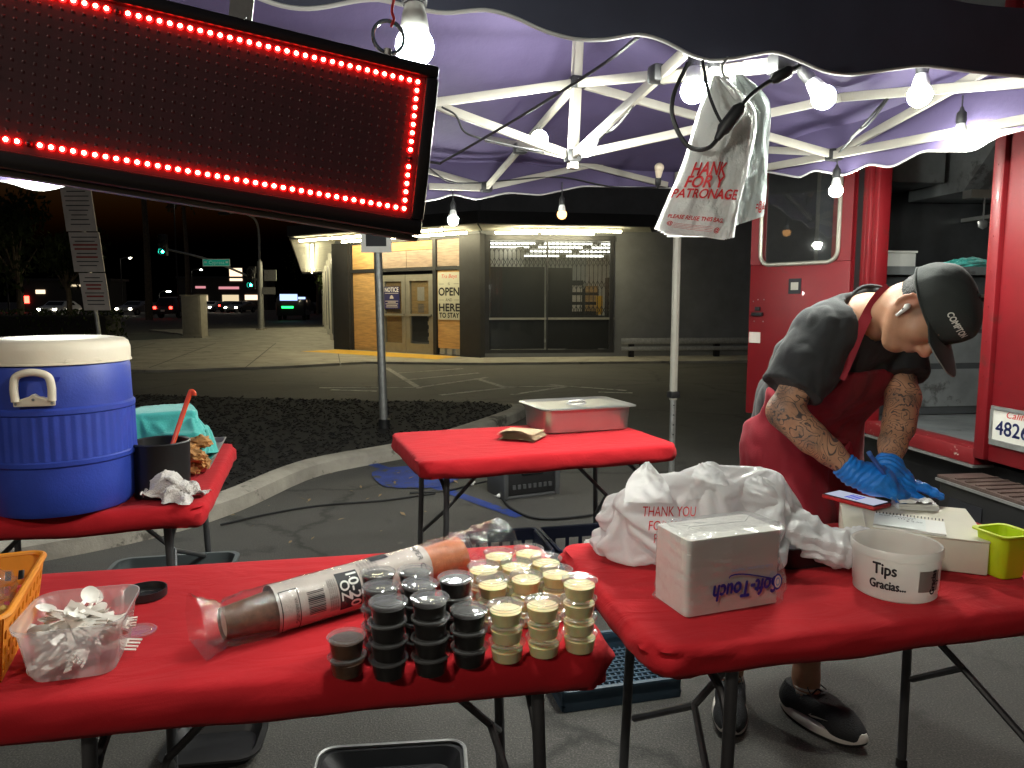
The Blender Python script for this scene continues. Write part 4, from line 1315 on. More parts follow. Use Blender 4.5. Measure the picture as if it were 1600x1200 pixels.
cable('power_cable', 'thin black cable running diagonally under the canopy to the red sign', [on_e(997, 58, 1, 1.95), on_e(940, 102, 1, 2.3), on_e(830, 172, 1, 2.8), on_e(700, 248, 1, 3.3), on_e(678, 254, 1, 3.35), on_e(600, 240, 1, 3.4)], 0.006)
cable('power_cable', 'black cable drooping along the back edge between two hanging bulbs', [on_e(670, 262, 1, 4.84), on_e(700, 283, 1, 4.86), on_e(740, 286, 1, 4.86), on_e(800, 281, 1, 4.86), on_e(878, 277, 1, 4.88), on_e(960, 292, 1, 4.88), on_e(1045, 292, 1, 4.88)], 0.005)
cable('power_cable', 'black cable wound along the left roof truss', [on_e(690, 167, 1, 3.35), on_e(712, 180, 1, 3.35), on_e(725, 205, 1, 3.35), on_e(750, 216, 1, 3.35), on_e(800, 228, 1, 3.4), on_e(850, 238, 1, 3.4)], 0.005)
cable('power_cable', 'black cable looped along the slanted truss by the centre pole', [on_e(1000, 145, 1, 2.6), on_e(985, 170, 1, 2.7), on_e(960, 200, 1, 3.0), on_e(940, 210, 1, 3.2)], 0.006)
cable('power_cable', 'black cable hanging under the right truss joint', [on_e(1345, 200, 0, 2.7), on_e(1330, 215, 0, 2.75), on_e(1360, 190, 0, 2.7), on_e(1385, 155, 0, 2.65), on_e(1310, 240, 0, 2.84)], 0.006)

# ------------------------------------------------------------------ LED sign hung at the front of the stall
M['signblack'] = mat('led_sign_case', (0.012, 0.010, 0.011), 0.32, var=0.15)
M['ledface'] = mat('led_face', (0.055, 0.009, 0.014), 0.7, var=0.25, vscale=40)
M['ledoff'] = mat('led_unlit', (0.05, 0.010, 0.013), 0.5)
M['led'] = emis('led_lens_red', (1.0, 0.002, 0.002), 40)
M['ledcore'] = emis('led_core', (1.0, 0.22, 0.13), 60)
sx, sy, sz = Vector((.9335, .3356, -.1263)), Vector((-.3383, .9410, .0003)), Vector((.1190, .0424, .9920))
S4 = Matrix(((sx.x, sy.x, sz.x, -0.1312), (sx.y, sy.y, sz.y, 0.9088), (sx.z, sy.z, sz.z, 1.4714), (0, 0, 0, 1)))
led = thing('led_sign', 'black LED message board with glowing red dotted border hung at upper left', 'sign', (0, 0, 0))
led.location = S4.to_translation(); led.rotation_euler = S4.to_euler(); MATX[led.name] = S4
x0, x1, z0, z1 = -0.975, 0.024, -0.028, 0.172
cs = MB().box2((x0, 0.002, z0), (x1, 0.05, z1)).build('case', M['signblack'], led, bevel=0.006)
for lo, hi in (((x0, -0.006, z1 - 0.014), (x1, 0.004, z1 + 0.001)), ((x0, -0.006, z0 - 0.001), (x1, 0.004, z0 + 0.017)), ((x1 - 0.015, -0.0065, z0 + 0.017), (x1 + 0.001, 0.004, z1 - 0.014)), ((x0 - 0.001, -0.0065, z0 + 0.017), (x0 + 0.015, 0.004, z1 - 0.014))):
    MB().box2(lo, hi).build('bezel', M['signblack'], led, bevel=0.003)
MB().box2((x0 + 0.014, -0.0005, z0 + 0.016), (x1 - 0.014, 0.0035, z1 - 0.013)).build('face_panel', M['ledface'], led)
MB().box2((x0, 0.012, z0 - 0.006), (x1, 0.03, z0 - 0.0012)).build('lower_edge', mat('grey_edge', (0.2, 0.19, 0.19), 0.4, metal=0.5), led)
dome = [(0.0026, 0.0), (0.0024, 0.0014), (0.0015, 0.0026), (0.0002, 0.0031)]
rot_y = Matrix.Rotation(R(90), 4, 'X')
b = MB()
for i in range(96):
    for j in range(16):
        if i in (0, 95) or j in (0, 15): continue
        c = (-0.01 * i, -0.0005, 0.01 * j)
        b.add([(c[0] - .0017, c[1], c[2] - .0017), (c[0] + .0017, c[1], c[2] - .0017), (c[0] + .0017, c[1], c[2] + .0017), (c[0] - .0017, c[1], c[2] + .0017), (c[0], c[1] - 0.0018, c[2])], [(0, 1, 4), (1, 2, 4), (2, 3, 4), (3, 0, 4)])
lo_ = b.build('led_dots', M['ledoff'], led, sharp=80); lo_['kind'] = 'stuff'
pm = MB(); pm.lathe([(0.0034, 0.0), (0.0031, 0.0016), (0.0022, 0.0027)], 12, mat4=rot_y); pm.cur = 1; pm.lathe([(0.0022, 0.0027), (0.0014, 0.0033), (0.0001, 0.0036)], 12, mat4=rot_y)
proto = pm.mesh('led')
proto.materials.append(M['led']); proto.materials.append(M['ledcore'])
proto_off = proto.copy(); proto_off.materials.clear(); proto_off.materials.append(M['ledoff']); proto_off.materials.append(M['ledoff'])
for i in range(96):
    for j in range(16):
        if not (i in (0, 95) or j in (0, 15)): continue
        off = (j == 0 and i in (39,)) or (j == 15 and i in (32,)) or (i == 0 and j == 6)
        link_mesh('led', proto_off if off else proto, None, led, (-0.01 * i, -0.0008, 0.01 * j))
MB().box2((-0.215, 0.03, z1), (-0.19, 0.045, z1 + 0.12)).build('hanger_strap', M['galv'], led)
for xx, ee in ((-0.2, 0.24), (-0.85, -0.45)):   # wires from the straps up to the canopy edge
    MB().tube([S4 @ Vector((xx, 0.037, z1 + 0.10)), Vector(E(ee, 1.9, 2.24))], 0.002, 6).build('hanging_wire', M['galv'], led, world=True)
MB().box2((-0.865, 0.03, z1), (-0.84, 0.045, z1 + 0.12)).build('hanger_strap', M['galv'], led)
MB().tube([(-0.2, 0.02, z1 + 0.012), (-0.2, 0.05, z1 + 0.012)], 0.004, 8).build('bolt', M['galv'], led)
MB().tube([(-0.036, 0.018, z1 + 0.006), (-0.036, 0.018, z1 + 0.014)], 0.005, 8).build('eye_bolt', M['galv'], led)
ring = thing('steel_ring', 'shiny split steel ring with red cord on top of the red sign', 'ring', tuple(S4 @ Vector((-0.036, 0.018, z1 + 0.012))))
rc = S4 @ Vector((-0.037, 0.018, z1 + 0.028))
chrome = mat('chrome', (0.75, 0.74, 0.72), 0.15, metal=1.0, var=0.03)
MB().tube([rc + sx * 0.0185 * math.cos(a) + sz * 0.0185 * math.sin(a) for a in np.linspace(0, 2 * math.pi, 32, endpoint=False)], 0.0024, 8, closed=True).build('hoop', chrome, ring, world=True)
cord_m = mat('red_cord', (0.6, 0.02, 0.02), 0.7)
MB().tube(spline([rc + sz * 0.012 + sx * 0.002, rc + sz * 0.021 + sx * 0.004 - sy * 0.003, rc + sz * 0.032 + sx * 0.001, rc + sz * 0.06 + sx * 0.004], 5), 0.0018, 6).build('red_cord', cord_m, ring, world=True)

# ------------------------------------------------------------------ carrier bags hanging from the frame
def bagsheet_mat(name, base, tl):
    return fabric_translucent(name, base, tl, bump=0.45, bscale=26, rough=0.35, var=0.04)
M['bag'] = bagsheet_mat('white_carrier_bag', (0.88, 0.89, 0.87), 0.5)
M['baggrey'] = bagsheet_mat('thin_carrier_bag', (0.62, 0.68, 0.68), 0.45)
def hang_sheet(left, right, y, seed, crumple=0.006, bulge=0.02):
    """left/right: matching outlines from top to bottom"""
    L = spline([at(u, v, y) for u, v in left], 8); Rr = spline([at(u, v, y) for u, v in right], 8)
    n = min(len(L), len(Rr))
    def f(u, v):
        k = v * (n - 1); i = min(int(k), n - 2); t = k - i
        a = L[i].lerp(L[i + 1], t); b_ = Rr[i].lerp(Rr[i + 1], t)
        p = a.lerp(b_, u)
        nz = mnoise.noise(Vector((u * 5 + seed, v * 7, seed))) * crumple * 1.3 + mnoise.noise(Vector((u * 13 + seed, v * 16, seed * 2))) * crumple * 0.7
        fold = abs(mnoise.noise(Vector((u * 3 - v * 2 + seed, v * 4 + u, 5.0)))) * crumple * 2
        return p + Vector((0, -1, 0)) * (nz + fold + bulge * math.sin(math.pi * u) * math.sin(math.pi * min(1, v * 1.1)))
    return f
hb = thing('carrier_bag_bundle', 'bundle of white THANK YOU carrier bags hanging in front, nearest the camera', 'bags', tuple(at(1085, 365, 2.12)))
for k in range(5):
    d = k * 0.006
    f = hang_sheet([(1112 + k, 118), (1090 + k * 3, 175), (1066 + k * 3, 255), (1040 + k * 3, 315), (1022 + k * 5, 358 + k * 3)], [(1128 + k, 120), (1172 + k * 2, 175), (1163 + k * 2, 255), (1150 + k, 320), (1132 + k * 4, 375 - k * 1)], 2.10 + d, 3.1 + k)
    if k == 0: f_bag = f
    MB().grid(f, 34, 44).build('bag', M['bag'], hb, world=True, sharp=70)
hb2 = thing('carrier_bag_bundle', 'second bundle of white carrier bags hanging behind the front bundle', 'bags', tuple(at(1180, 345, 2.2)))
for k in range(4):
    f2 = hang_sheet([(1140, 118), (1145, 170), (1150, 240), (1148, 300), (1150 + k * 2, 352 - k)], [(1160, 116), (1202 - k, 160), (1200 - k, 240), (1197 - k, 300), (1193 - k, 338 - k * 2)], 2.17 + k * 0.006, 8.2 + k, 0.004, 0.012)
    if k == 0: f_bag2 = f2
    MB().grid(f2, 24, 36).build('bag', M['bag'] if k else M['baggrey'], hb2, world=True, sharp=70)
def bag_text(t, f, s, u, v, size, wu, m='redink', rot=0.0, off=0.006):
    vs, fs = text_geo(s, 1.0)
    w = max(p[0] for p in vs) - min(p[0] for p in vs)
    k = wu / w
    def g(p):
        uu, vv = u + p[0] * k, v - p[1] * k * size
        return f(min(1, max(0, uu)), min(1, max(0, vv))) + Vector((0, -off, 0))
    mb = MB()
    for ox, oy in ((0, 0), (0.03, 0), (-0.03, 0), (0, 0.03), (0, -0.03)):
        mb.add([g((p[0] + ox * 0.8, p[1] + oy * 0.8)) for p in vs], fs)
    mb.build('lettering', M[m], t, world=True)
bag_text(hb, f_bag, 'HANK', 0.44, 0.545, 0.55, 0.52)
bag_text(hb, f_bag, 'FOR Y', 0.43, 0.62, 0.5, 0.55)
bag_text(hb, f_bag, 'PATRONAGE', 0.5, 0.695, 0.55, 0.92)
bag_text(hb, f_bag, 'PLEASE REUSE THIS BAG.', 0.5, 0.87, 0.6, 0.78)
for k in range(4):
    bag_text(hb, f_bag, '__________', 0.5, 0.915 + k * 0.012, 0.2, 0.55)
bag_text(hb, f_bag, '@', 0.17, 0.93, 0.5, 0.08)
bag_text(hb, f_bag, '@', 0.84, 0.94, 0.5, 0.08)
bag_text(hb2, f_bag2, '=@&', 0.82, 0.885, 0.9, 0.3)
hk = thing('steel_hook', 'steel hook carrying the hanging carrier bags', 'hook', tuple(at(1130, 118, 2.13)))
MB().tube(spline([at(1137, 90, 2.13), at(1128, 104, 2.12), at(1130, 118, 2.12), at(1138, 122, 2.12)], 5), 0.004, 6).build('wire', M['galv'], hk, world=True)
cable('plug_cable', 'black cable looping over the hanging bags with an inline plug', [at(1075, 98, 2.06), at(1052, 150, 2.03), at(1053, 190, 2.02), at(1075, 228, 2.02), at(1105, 232, 2.01), at(1125, 212, 2.01), at(1150, 178, 2.01), at(1172, 150, 2.03), at(1205, 126, 2.05), at(1250, 103, 2.08)], 0.006)
cable('plug_cable', 'thin black cable hanging straight down over the carrier bags', [at(1098, 95, 2.04), at(1106, 140, 2.02), at(1120, 178, 2.0), at(1138, 208, 1.99)], 0.0045)
pg = thing('inline_plug', 'chunky black inline plug hanging in front of the bags', 'plug', tuple(at(1135, 195, 2.0)))
MB().tube([at(1120, 218, 2.0), at(1126, 208, 2.0), at(1130, 202, 2.0), at(1154, 172, 2.0), at(1160, 165, 2.0)], [0.008, 0.012, 0.018, 0.019, 0.012], 12).build('body', M['rubber'], pg, world=True)
MB().tube([at(1205, 127, 2.05), at(1212, 122, 2.05), at(1232, 112, 2.06), at(1238, 110, 2.06)], [0.008, 0.016, 0.016, 0.008], 10).build('socket', M['rubber'], pg, world=True)
# ================================================================== TABLES
from mathutils.bvhtree import BVHTree
def on_z(u, v, z):
    r = _ray(u, v); t = (z - CAM_H) / r[2]
    return Vector((r[0] * t, r[1] * t, z))
TZ = 0.74
def red_cloth():
    m = mat('red_tablecloth', (0.43, 0.014, 0.020), 0.9, var=0.10, vscale=5, sheen=0.04, spec=0.12)
    nt = m.node_tree
    p = [n for n in nt.nodes if n.type == 'BSDF_PRINCIPLED'][0]
    weave = _noise(nt, 420, 3, 0.6)
    crease = _noise(nt, 5.5, 3, 0.5, dist=1.6, stretch=(1.0, 2.2, 1.0))
    b1 = nt.nodes.new('ShaderNodeBump'); b1.inputs['Strength'].default_value = 0.13; b1.inputs['Distance'].default_value = 0.05
    b2 = nt.nodes.new('ShaderNodeBump'); b2.inputs['Strength'].default_value = 0.25; b2.inputs['Distance'].default_value = 0.002
    nt.links.new(crease.outputs[0], b1.inputs['Height']); nt.links.new(weave.outputs[0], b2.inputs['Height'])
    nt.links.new(b1.outputs[0], b2.inputs['Normal']); nt.links.new(b2.outputs[0], p.inputs['Normal'])
    return m
M['redcloth'] = red_cloth()
M['tabletop'] = mat('table_plastic', (0.6, 0.59, 0.56), 0.6)
M['tableleg'] = mat('table_leg_steel', (0.10, 0.10, 0.105), 0.45, metal=0.7, var=0.2)

def rrect(L, W, r, n=10):
    pts = []
    for cx, cy, a0 in ((L / 2 - r, W / 2 - r, 0), (-L / 2 + r, W / 2 - r, 90), (-L / 2 + r, -W / 2 + r, 180), (L / 2 - r, -W / 2 + r, 270)):
        for k in range(n):
            a = R(a0 + 90 * k / (n - 1))
            pts.append((cx + r * math.cos(a), cy + r * math.sin(a), math.cos(a), math.sin(a)))
    # resample evenly
    out = []
    m = len(pts)
    for i in range(m):
        a, b_ = pts[i], pts[(i + 1) % m]
        d = math.hypot(b_[0] - a[0], b_[1] - a[1])
        k = max(1, int(d / 0.02))
        for j in range(k):
            t = j / k
            nx, ny = a[2] + (b_[2] - a[2]) * t, a[3] + (b_[3] - a[3]) * t
            q = math.hypot(nx, ny) or 1
            out.append((a[0] + (b_[0] - a[0]) * t, a[1] + (b_[1] - a[1]) * t, nx / q, ny / q))
    return out

def table(c, rot, L, W, labels, drop=0.07, insets=(0.13, 0.13), legx=0.24, seed=1):
    t = thing('folding_table', labels[0], 'table', (c[0], c[1], 0), rot)
    MB().box((0, 0, TZ - 0.028), (L - 0.06, W - 0.06, 0.036)).build('tabletop', M['tabletop'], t, bevel=0.012)
    for s, ins in ((1, insets[0]), (-1, insets[1])):
        x = s * (L / 2 - ins)
        for q in (-1, 1):
            MB().tube([(x, q * legx, TZ - 0.05), (x + s * 0.02, q * legx * 1.05, 0.01)], 0.0125, 10).build('leg', M['tableleg'], t)
            MB().lathe([(0.016, 0), (0.016, 0.025)], 10, c=(x + s * 0.02, q * legx * 1.05, 0), capb=True, capt=True).build('leg_foot', M['rubber'], t)
        MB().tube(spline([(x + s * .004, -legx, TZ - 0.20), (x, -legx * 0.75, TZ - 0.14), (x, 0, TZ - 0.11), (x, legx * 0.75, TZ - 0.14), (x + s * .004, legx, TZ - 0.20)], 6), 0.009, 8).build('cross_tube', M['tableleg'], t)
        MB().tube([(x, -legx, TZ - 0.055), (x, legx, TZ - 0.055)], 0.011, 8).build('pivot_tube', M['tableleg'], t)
        MB().tube([(x - s * 0.30, 0, TZ - 0.05), (x - s * 0.05, 0, TZ - 0.30), (x + s * 0.004, -legx * 0.9, TZ - 0.45)], 0.009, 8).build('brace', M['tableleg'], t)
        MB().tube([(x - s * 0.05, 0, TZ - 0.30), (x + s * 0.004, legx * 0.9, TZ - 0.45)], 0.009, 8).build('brace', M['tableleg'], t)
    cl = thing('tablecloth', labels[1], 'tablecloth', (c[0], c[1], TZ - drop), rot, group='red table covers')
    P = rrect(L, W, 0.055)
    b = MB()
    rings = []
    def rumple(x, y, v):
        n1 = mnoise.noise(Vector((x * 9 + seed, y * 9, v * 2))); n2 = mnoise.noise(Vector((x * 25 + seed, y * 25, v * 3)))
        corner = max(0, (abs(x) - L / 2 + 0.16) / 0.16) * max(0, (abs(y) - W / 2 + 0.16) / 0.16)
        n3 = abs(mnoise.noise(Vector((x * 40 + seed, y * 40, v * 0.6))))
        return (n1 * 0.006 + n2 * 0.003) * (0.5 + 3.0 * corner) - 0.008 * n3 * (0.25 + corner * 1.5)
    prof = [(-0.030, -drop + 0.004), (-0.012, -drop - 0.002), (0.000, -drop + 0.01), (0.006, -drop * 0.65), (0.006, -drop * 0.35), (0.003, -0.016), (-0.001, -0.007), (-0.008, -0.001), (-0.02, 0.0012), (-0.045, 0.001)]
    for q, (o, z) in enumerate(prof):
        ring = []
        for (x, y, nx, ny) in P:
            w = rumple(x, y, q) * (1.0 if z < -0.005 else 0.12)
            zz = z + (0.010 * mnoise.noise(Vector((x * 5 + seed, y * 5, 7))) if q <= 3 else 0)
            ring.append((x + nx * (o + w), y + ny * (o + w), zz + (drop)))
        rings.append(ring)
    b.loft(rings, caps=False)
    k = len(prof)
    base = (k - 1) * len(P)
    b.f.append(tuple(base + i for i in range(len(P)))); b.mi.append(0)
    b.build('cover', M['redcloth'], cl, sharp=75)
    # a few soft creases on the top
    return t

table((-0.47, 1.439), R(10.5), 1.22, 0.61, ('folding table holding the sauce cups at front left', 'red cloth on the front left table under the sauce cups'), insets=(0.13, 0.33), seed=1)
table((0.778, 1.682), R(13.5), 1.22, 0.61, ('folding table holding the napkins and tip tub at front right', 'red cloth on the front right table under the napkins and tip tub'), drop=0.06, insets=(0.19, 0.19), seed=2)
table((0.078, 3.31), R(19), 1.15, 0.70, ('folding table holding the steel pan in the middle', 'red cloth on the middle table under the steel pan'), drop=0.075, seed=3)
table((-1.54, 2.575), R(15.6), 0.95, 1.05, ('folding table holding the blue cooler at the left', 'red cloth on the left table under the blue cooler'), drop=0.07, legx=0.40, seed=4)

# ------------------------------------------------------------------ sauce cups
M['cup'] = film('clear_cup_plastic', (0.96, 0.96, 0.95), body=0.010, gloss_rough=0.06, gl=1.1)
M['cuplid'] = film('clear_cup_lid', (0.96, 0.96, 0.96), body=0.11, gloss_rough=0.08, gl=2.0, bump=0.05, bscale=90)
M['sauce_dark'] = mat('dark_salsa', (0.005, 0.003, 0.0025), 0.4, var=0.3, vscale=40, spec=0.25)
M['sauce_brown'] = mat('brown_salsa', (0.085, 0.030, 0.010), 0.4, var=0.4, vscale=40)
M['sauce_cream'] = mat('cream_sauce', (0.95, 0.77, 0.42), 0.45, var=0.08, vscale=30, sss=0.75)
CP = 0.0325
cup_me = MB().lathe([(0.001, 0.0004), (0.0250, 0.0), (0.0260, 0.002), (0.0297, 0.0285), (0.0315, 0.0290), (0.0318, 0.0300)], 28).mesh('cup'); cup_me.materials.append(M['cup'])
lid_me = MB().lathe([(0.0322, 0.0282), (0.0330, 0.0296), (0.0328, 0.0318), (0.0310, 0.0332), (0.0285, 0.0330), (0.0272, 0.0312), (0.0240, 0.0308), (0.0225, 0.0322), (0.0150, 0.0322), (0.0130, 0.0318), (0.0005, 0.0318)], 28).mesh('lid'); lid_me.materials.append(M['cuplid'])
sauce_me = {}
for nm, vr in [(a, b) for a in ('sauce_dark', 'sauce_brown', 'sauce_cream') for b in range(4)]:
    top = (0.0225 if nm == 'sauce_cream' else 0.0264) + (-0.0022, -0.0008, 0.0004, 0.0012)[vr]
    rt = 0.0247 + (0.0297 - 0.0260) * top / 0.0285 + 0.0003
    s = MB().lathe([(0.001, 0.0012), (0.0243, 0.0012), (rt, top - 0.001), (rt - 0.002, top), (0.0005, top + 0.0004)], 24).mesh('sauce'); s.materials.append(M[nm]); sauce_me[nm, vr] = s
ORD = ['bottom', 'second', 'third', 'fourth']
stacks = [  # lid position in view, count, sauce, where
    (542, 993, 2, 'sauce_brown', 'short front-left stack'), (606, 938, 4, 'sauce_dark', 'tall front-left stack'), (672, 933, 4, 'sauce_dark', 'tall front-middle stack'), (732, 951, 3, 'sauce_dark', 'front dark stack next to the cream cups'),
    (596, 917, 4, 'sauce_dark', 'leftmost stack of the second row'), (656, 912, 4, 'sauce_dark', 'middle stack of the second row'), (714, 906, 3, 'sauce_brown', 'right dark stack of the second row'),
    (592, 899, 4, 'sauce_dark', 'leftmost stack of the back row'), (648, 895, 4, 'sauce_dark', 'middle stack of the back row'), (704, 889, 4, 'sauce_dark', 'right dark stack of the back row'),
    (786, 945, 3, 'sauce_cream', 'front left cream stack'), (840, 939, 3, 'sauce_cream', 'front middle cream stack'), (894, 906, 4, 'sauce_cream', 'cream stack nearest the table corner'),
    (766, 904, 3, 'sauce_cream', 'left cream stack of the second row'), (818, 898, 3, 'sauce_cream', 'middle cream stack of the second row'), (868, 889, 3, 'sauce_cream', 'right cream stack of the second row'),
    (756, 883, 3, 'sauce_cream', 'left cream stack of the third row'), (804, 878, 3, 'sauce_cream', 'middle cream stack of the third row'), (854, 871, 3, 'sauce_cream', 'right cream stack of the third row'),
    (780, 862, 3, 'sauce_cream', 'hindmost left cream stack'), (822, 868, 3, 'sauce_cream', 'hindmost half-hidden cream stack'),
]
placed = []
for (u, v, n, sc, where) in stacks:
    p = on_z(u, v, TZ + 0.002 + n * CP)
    q = Vector((p.x, p.y))
    for _ in range(30):   # cups cannot overlap
        for o in placed:
            d = q - o
            if d.length < 0.0668:
                q = o + d.normalized() * 0.0669 if d.length > 1e-4 else o + Vector((0.067, 0))
    placed.append(q)
    word = {'sauce_dark': 'near-black', 'sauce_brown': 'brown', 'sauce_cream': 'cream'}[sc]
    for k in range(n):
        pos = 'top' if k == n - 1 else ORD[k] + ('' if k == 0 else ' from the bottom')
        jx, jy = random.uniform(-.0012, .0012), random.uniform(-.0012, .0012)
        t = thing('sauce_cup', f'cup of {word} sauce, {pos}, {where}', 'cup', (q.x + jx, q.y + jy, TZ + 0.002 + k * CP), random.uniform(0, 6), group='lidded sauce cups')
        link_mesh('cup_body', cup_me, None, t); link_mesh('sauce', sauce_me[sc, random.randrange(4)], None, t); link_mesh('lid', lid_me, None, t, (0, 0, random.uniform(0, .0006)), (random.uniform(-.025, .025), random.uniform(-.025, .025), 0))

# ------------------------------------------------------------------ sleeve of paper cups in a plastic bag
M['kraft'] = mat('brown_cup_paper', (0.16, 0.075, 0.04), 0.6, var=0.35, vscale=60)
M['orange'] = mat('orange_cup_paper', (0.55, 0.17, 0.06), 0.6, var=0.2, vscale=40)
M['labelfilm'] = mat('printed_sleeve_label', (0.62, 0.55, 0.50), 0.3, var=0.06, bump=0.25, bscale=30)
M['wrap'] = film('crinkly_wrap', (0.96, 0.95, 0.95), body=0.03, gloss_rough=0.10, gl=1.3, bump=0.3, bscale=70)
ax0 = on_z(347, 975, TZ + 0.040); ax1 = on_z(722, 868, TZ + 0.052)
sl = thing('cup_sleeve', 'long sleeve of nested paper cups in clear wrap with 10-20 oz label', 'cup sleeve', (ax0.x, ax0.y, TZ))
dx = (ax1 - ax0).normalized(); sdv = Vector((dx.y, -dx.x, 0)).normalized(); upv = sdv.cross(dx)
if upv.z < 0: upv = -upv
Ls = (ax1 - ax0).length
def cyl(s, a, r): return ax0 + dx * s + (sdv * math.cos(a) + upv * math.sin(a)) * r   # a=0 faces the camera side, 90 deg is up
def sleeve_r(s):
    t = s / Ls
    return 0.036 + 0.010 * min(1, max(0, t * 4)) 
def along(prof, name, m, n=26):
    MB().loft([[cyl(s, 2 * math.pi * k / n, r) for k in range(n)] for s, r in prof], caps=False).build(name, m, sl, world=True)
along([(0.0045, 0.0262), (0.0, 0.027), (0.0, 0.029), (0.10, 0.0385), (0.103, 0.040)], 'cup', M['kraft'])
along([(0.0055, 0.001), (0.0055, 0.0265)], 'cup_base', mat('cup_base_paper', (0.62, 0.52, 0.42), 0.7))
s = 0.105
while s < Ls - 0.13:
    along([(s, 0.0395), (s + 0.006, 0.0405), (s + 0.010, 0.0422), (s + 0.012, 0.0400)], 'cup_rim', M['kraft'] if s < Ls * 0.55 else M['orange'], 20)
    s += 0.0125
along([(s, 0.0395), (Ls - 0.02, 0.0425), (Ls - 0.01, 0.0445), (Ls - 0.012, 0.0425), (Ls - 0.05, 0.038)], 'cup', M['orange'])
# printed label band
lab0, lab1 = Ls * 0.17, Ls * 0.80
lr = 0.0468
def labp(x, y, off=0.0):   # x along the axis from its left end, y round the sleeve (up positive)
    w = 0.0015 * mnoise.noise(Vector((x * 30, y * 30, 2)))
    return cyl(x, R(42) + y / lr, lr + w + off)
b = MB(); b.grid(lambda u, v: labp(lab0 + u * (lab1 - lab0), -0.075 + v * 0.165), 40, 26)
lo = b.build('printed_label', M['labelfilm'], sl, world=True, sharp=80)
def lab_txt(s, x, y, size, m='ink', width=None, rot=True, off=0.0022, bold=0):
    # lettering runs round the sleeve
    f = (lambda px, py: labp(x + py, y - px, off)) if rot else (lambda px, py: labp(x + px, y + py, off))
    text_on(MB(), s, size, f, width=width, bold=bold).build('lettering', M[m], lo, world=True)
def lab_box(xa, xb, ya, yb, m='ink', off=0.0014):
    b = MB(); b.grid(lambda u, v: labp(xa + u * (xb - xa), ya + v * (yb - ya), off), 6, 8); b.build('printed_block', M[m], lo, world=True)
X = lambda t: lab0 + t * (lab1 - lab0)
lab_box(X(0.36), X(0.50), -0.055, 0.020)
lab_txt('10-20', X(0.455), -0.017, 0.030, 'white', width=0.066, off=0.0026, bold=0.0006)
lab_txt('OZ', X(0.395), -0.017, 0.026, 'white', off=0.0026, bold=0.0006)
lab_box(X(0.62), X(0.74), 0.028, 0.075)
lab_txt('90mm', X(0.68), -0.03, 0.020)
lab_txt('PAPER CUPS', X(0.93), 0.0, 0.018)
for k in range(6):
    lab_txt('HOT DRINK CUP 90MM DISPOSABLE', X(0.525 + k * 0.022), -0.02, 0.0065)
for k in range(5):
    lab_txt('HANDLE WITH CARE WHEN FULL', X(0.30 + k * 0.011), -0.02, 0.004)
for k in range(14):
    w = random.choice((0.0006, 0.0012, 0.0018))
    lab_box(X(0.17 + 0.0 * k), X(0.27), -0.045 + k * 0.0032, -0.045 + k * 0.0032 + w)
for a, c in (((0.015, 0.02), (-0.07, 0.012)), ((0.118, 0.123), (-0.07, 0.012)), ((0.015, 0.123), (-0.071, -0.069)), ((0.015, 0.123), (0.011, 0.013))):
    lab_box(X(a[0]), X(a[1]), c[0], c[1])
lab_txt('WARNING', X(0.10), -0.03, 0.010)
# wrap with crumpled tails
wr = MB()
def wrap_r(s, a):
    t = s / Ls
    r = 0.0475
    if t < 0.08: r = 0.0475 - 0.012 * (0.08 - t) / 0.08
    if t > 0.9: r = 0.0475
    if t > 1.0: r = 0.0475 + (t - 1.0) * 0.05
    if t < 0: r = 0.036 + 0.035 * min(1, -t * 9)
    cr = (mnoise.noise(Vector((s * 34, a * 2.2, 1))) + 0.6 * mnoise.noise(Vector((s * 80, a * 5, 4))))
    amp = 0.002 + (0.009 if (t > 0.86 or t < 0.06) else 0)
    return r + abs(cr) * amp
wr.grid(lambda u, v: (lambda s, a: Vector((lambda p: (p.x, p.y, max(p.z, TZ + 0.003)))(cyl(s, a, wrap_r(s, a) * (1 if not (s > Ls) else 1)))))(-0.045 + v * (Ls + 0.16), u * 2 * math.pi), 48, 120, closed_u=True)
wr.build('plastic_wrap', M['wrap'], sl, world=True, sharp=35)

# ------------------------------------------------------------------ tub of plastic cutlery
M['tub'] = film('frosted_tub_plastic', (0.93, 0.92, 0.92), body=0.34, gloss_rough=0.25, gl=1.0, translucent=0.4)
tb = thing('cutlery_tub', 'square frosted plastic tub full of white cutlery at the left', 'tub', (-0.745, 1.215, TZ + 0.002), R(16))
rings = []
for z, sx_, r_ in ((0.001, 0.055, 0.022), (0.0, 0.062, 0.026), (0.012, 0.068, 0.030), (0.085, 0.079, 0.034), (0.0885, 0.084, 0.036), (0.096, 0.085, 0.036), (0.096, 0.083, 0.035)):
    rings.append([(x, y * 1.08, z) for x, y, _, _ in [q for q in rrect(sx_ * 2, sx_ * 2, r_, 8)]])
nmin = min(len(r_) for r_ in rings)
def resamp(ring, n):
    return [ring[int(i * len(ring) / n)] for i in range(n)]
b = MB(); b.loft([resamp(r_, 72) for r_ in rings], caps=False); b.f.append(tuple(range(72))); b.mi.append(0)
b.build('wall', M['tub'], tb, sharp=60)
M['cutlery'] = mat('white_cutlery', (0.85, 0.80, 0.74), 0.35, var=0.04)
sp_b = MB()
sp_b.grid(lambda u, v: (lambda th, rr: Vector((0.060 + 0.022 * rr * math.cos(th), 0.0135 * rr * math.sin(th), -0.006 * (1 - rr * rr) + 0.0)))(u * 2 * math.pi, v), 16, 5, closed_u=True)
sp_b.loft([[(x, -w, h), (x, w, h), (x, w, h + 0.002), (x, -w, h + 0.002)] for x, w, h in ((0.04, 0.003, 0), (0.02, 0.0028, 0.003), (-0.05, 0.004, 0.001), (-0.065, 0.0055, 0.0))])
sp_me = sp_b.mesh('plastic_spoon', sharp=60); sp_me.materials.append(M['cutlery'])
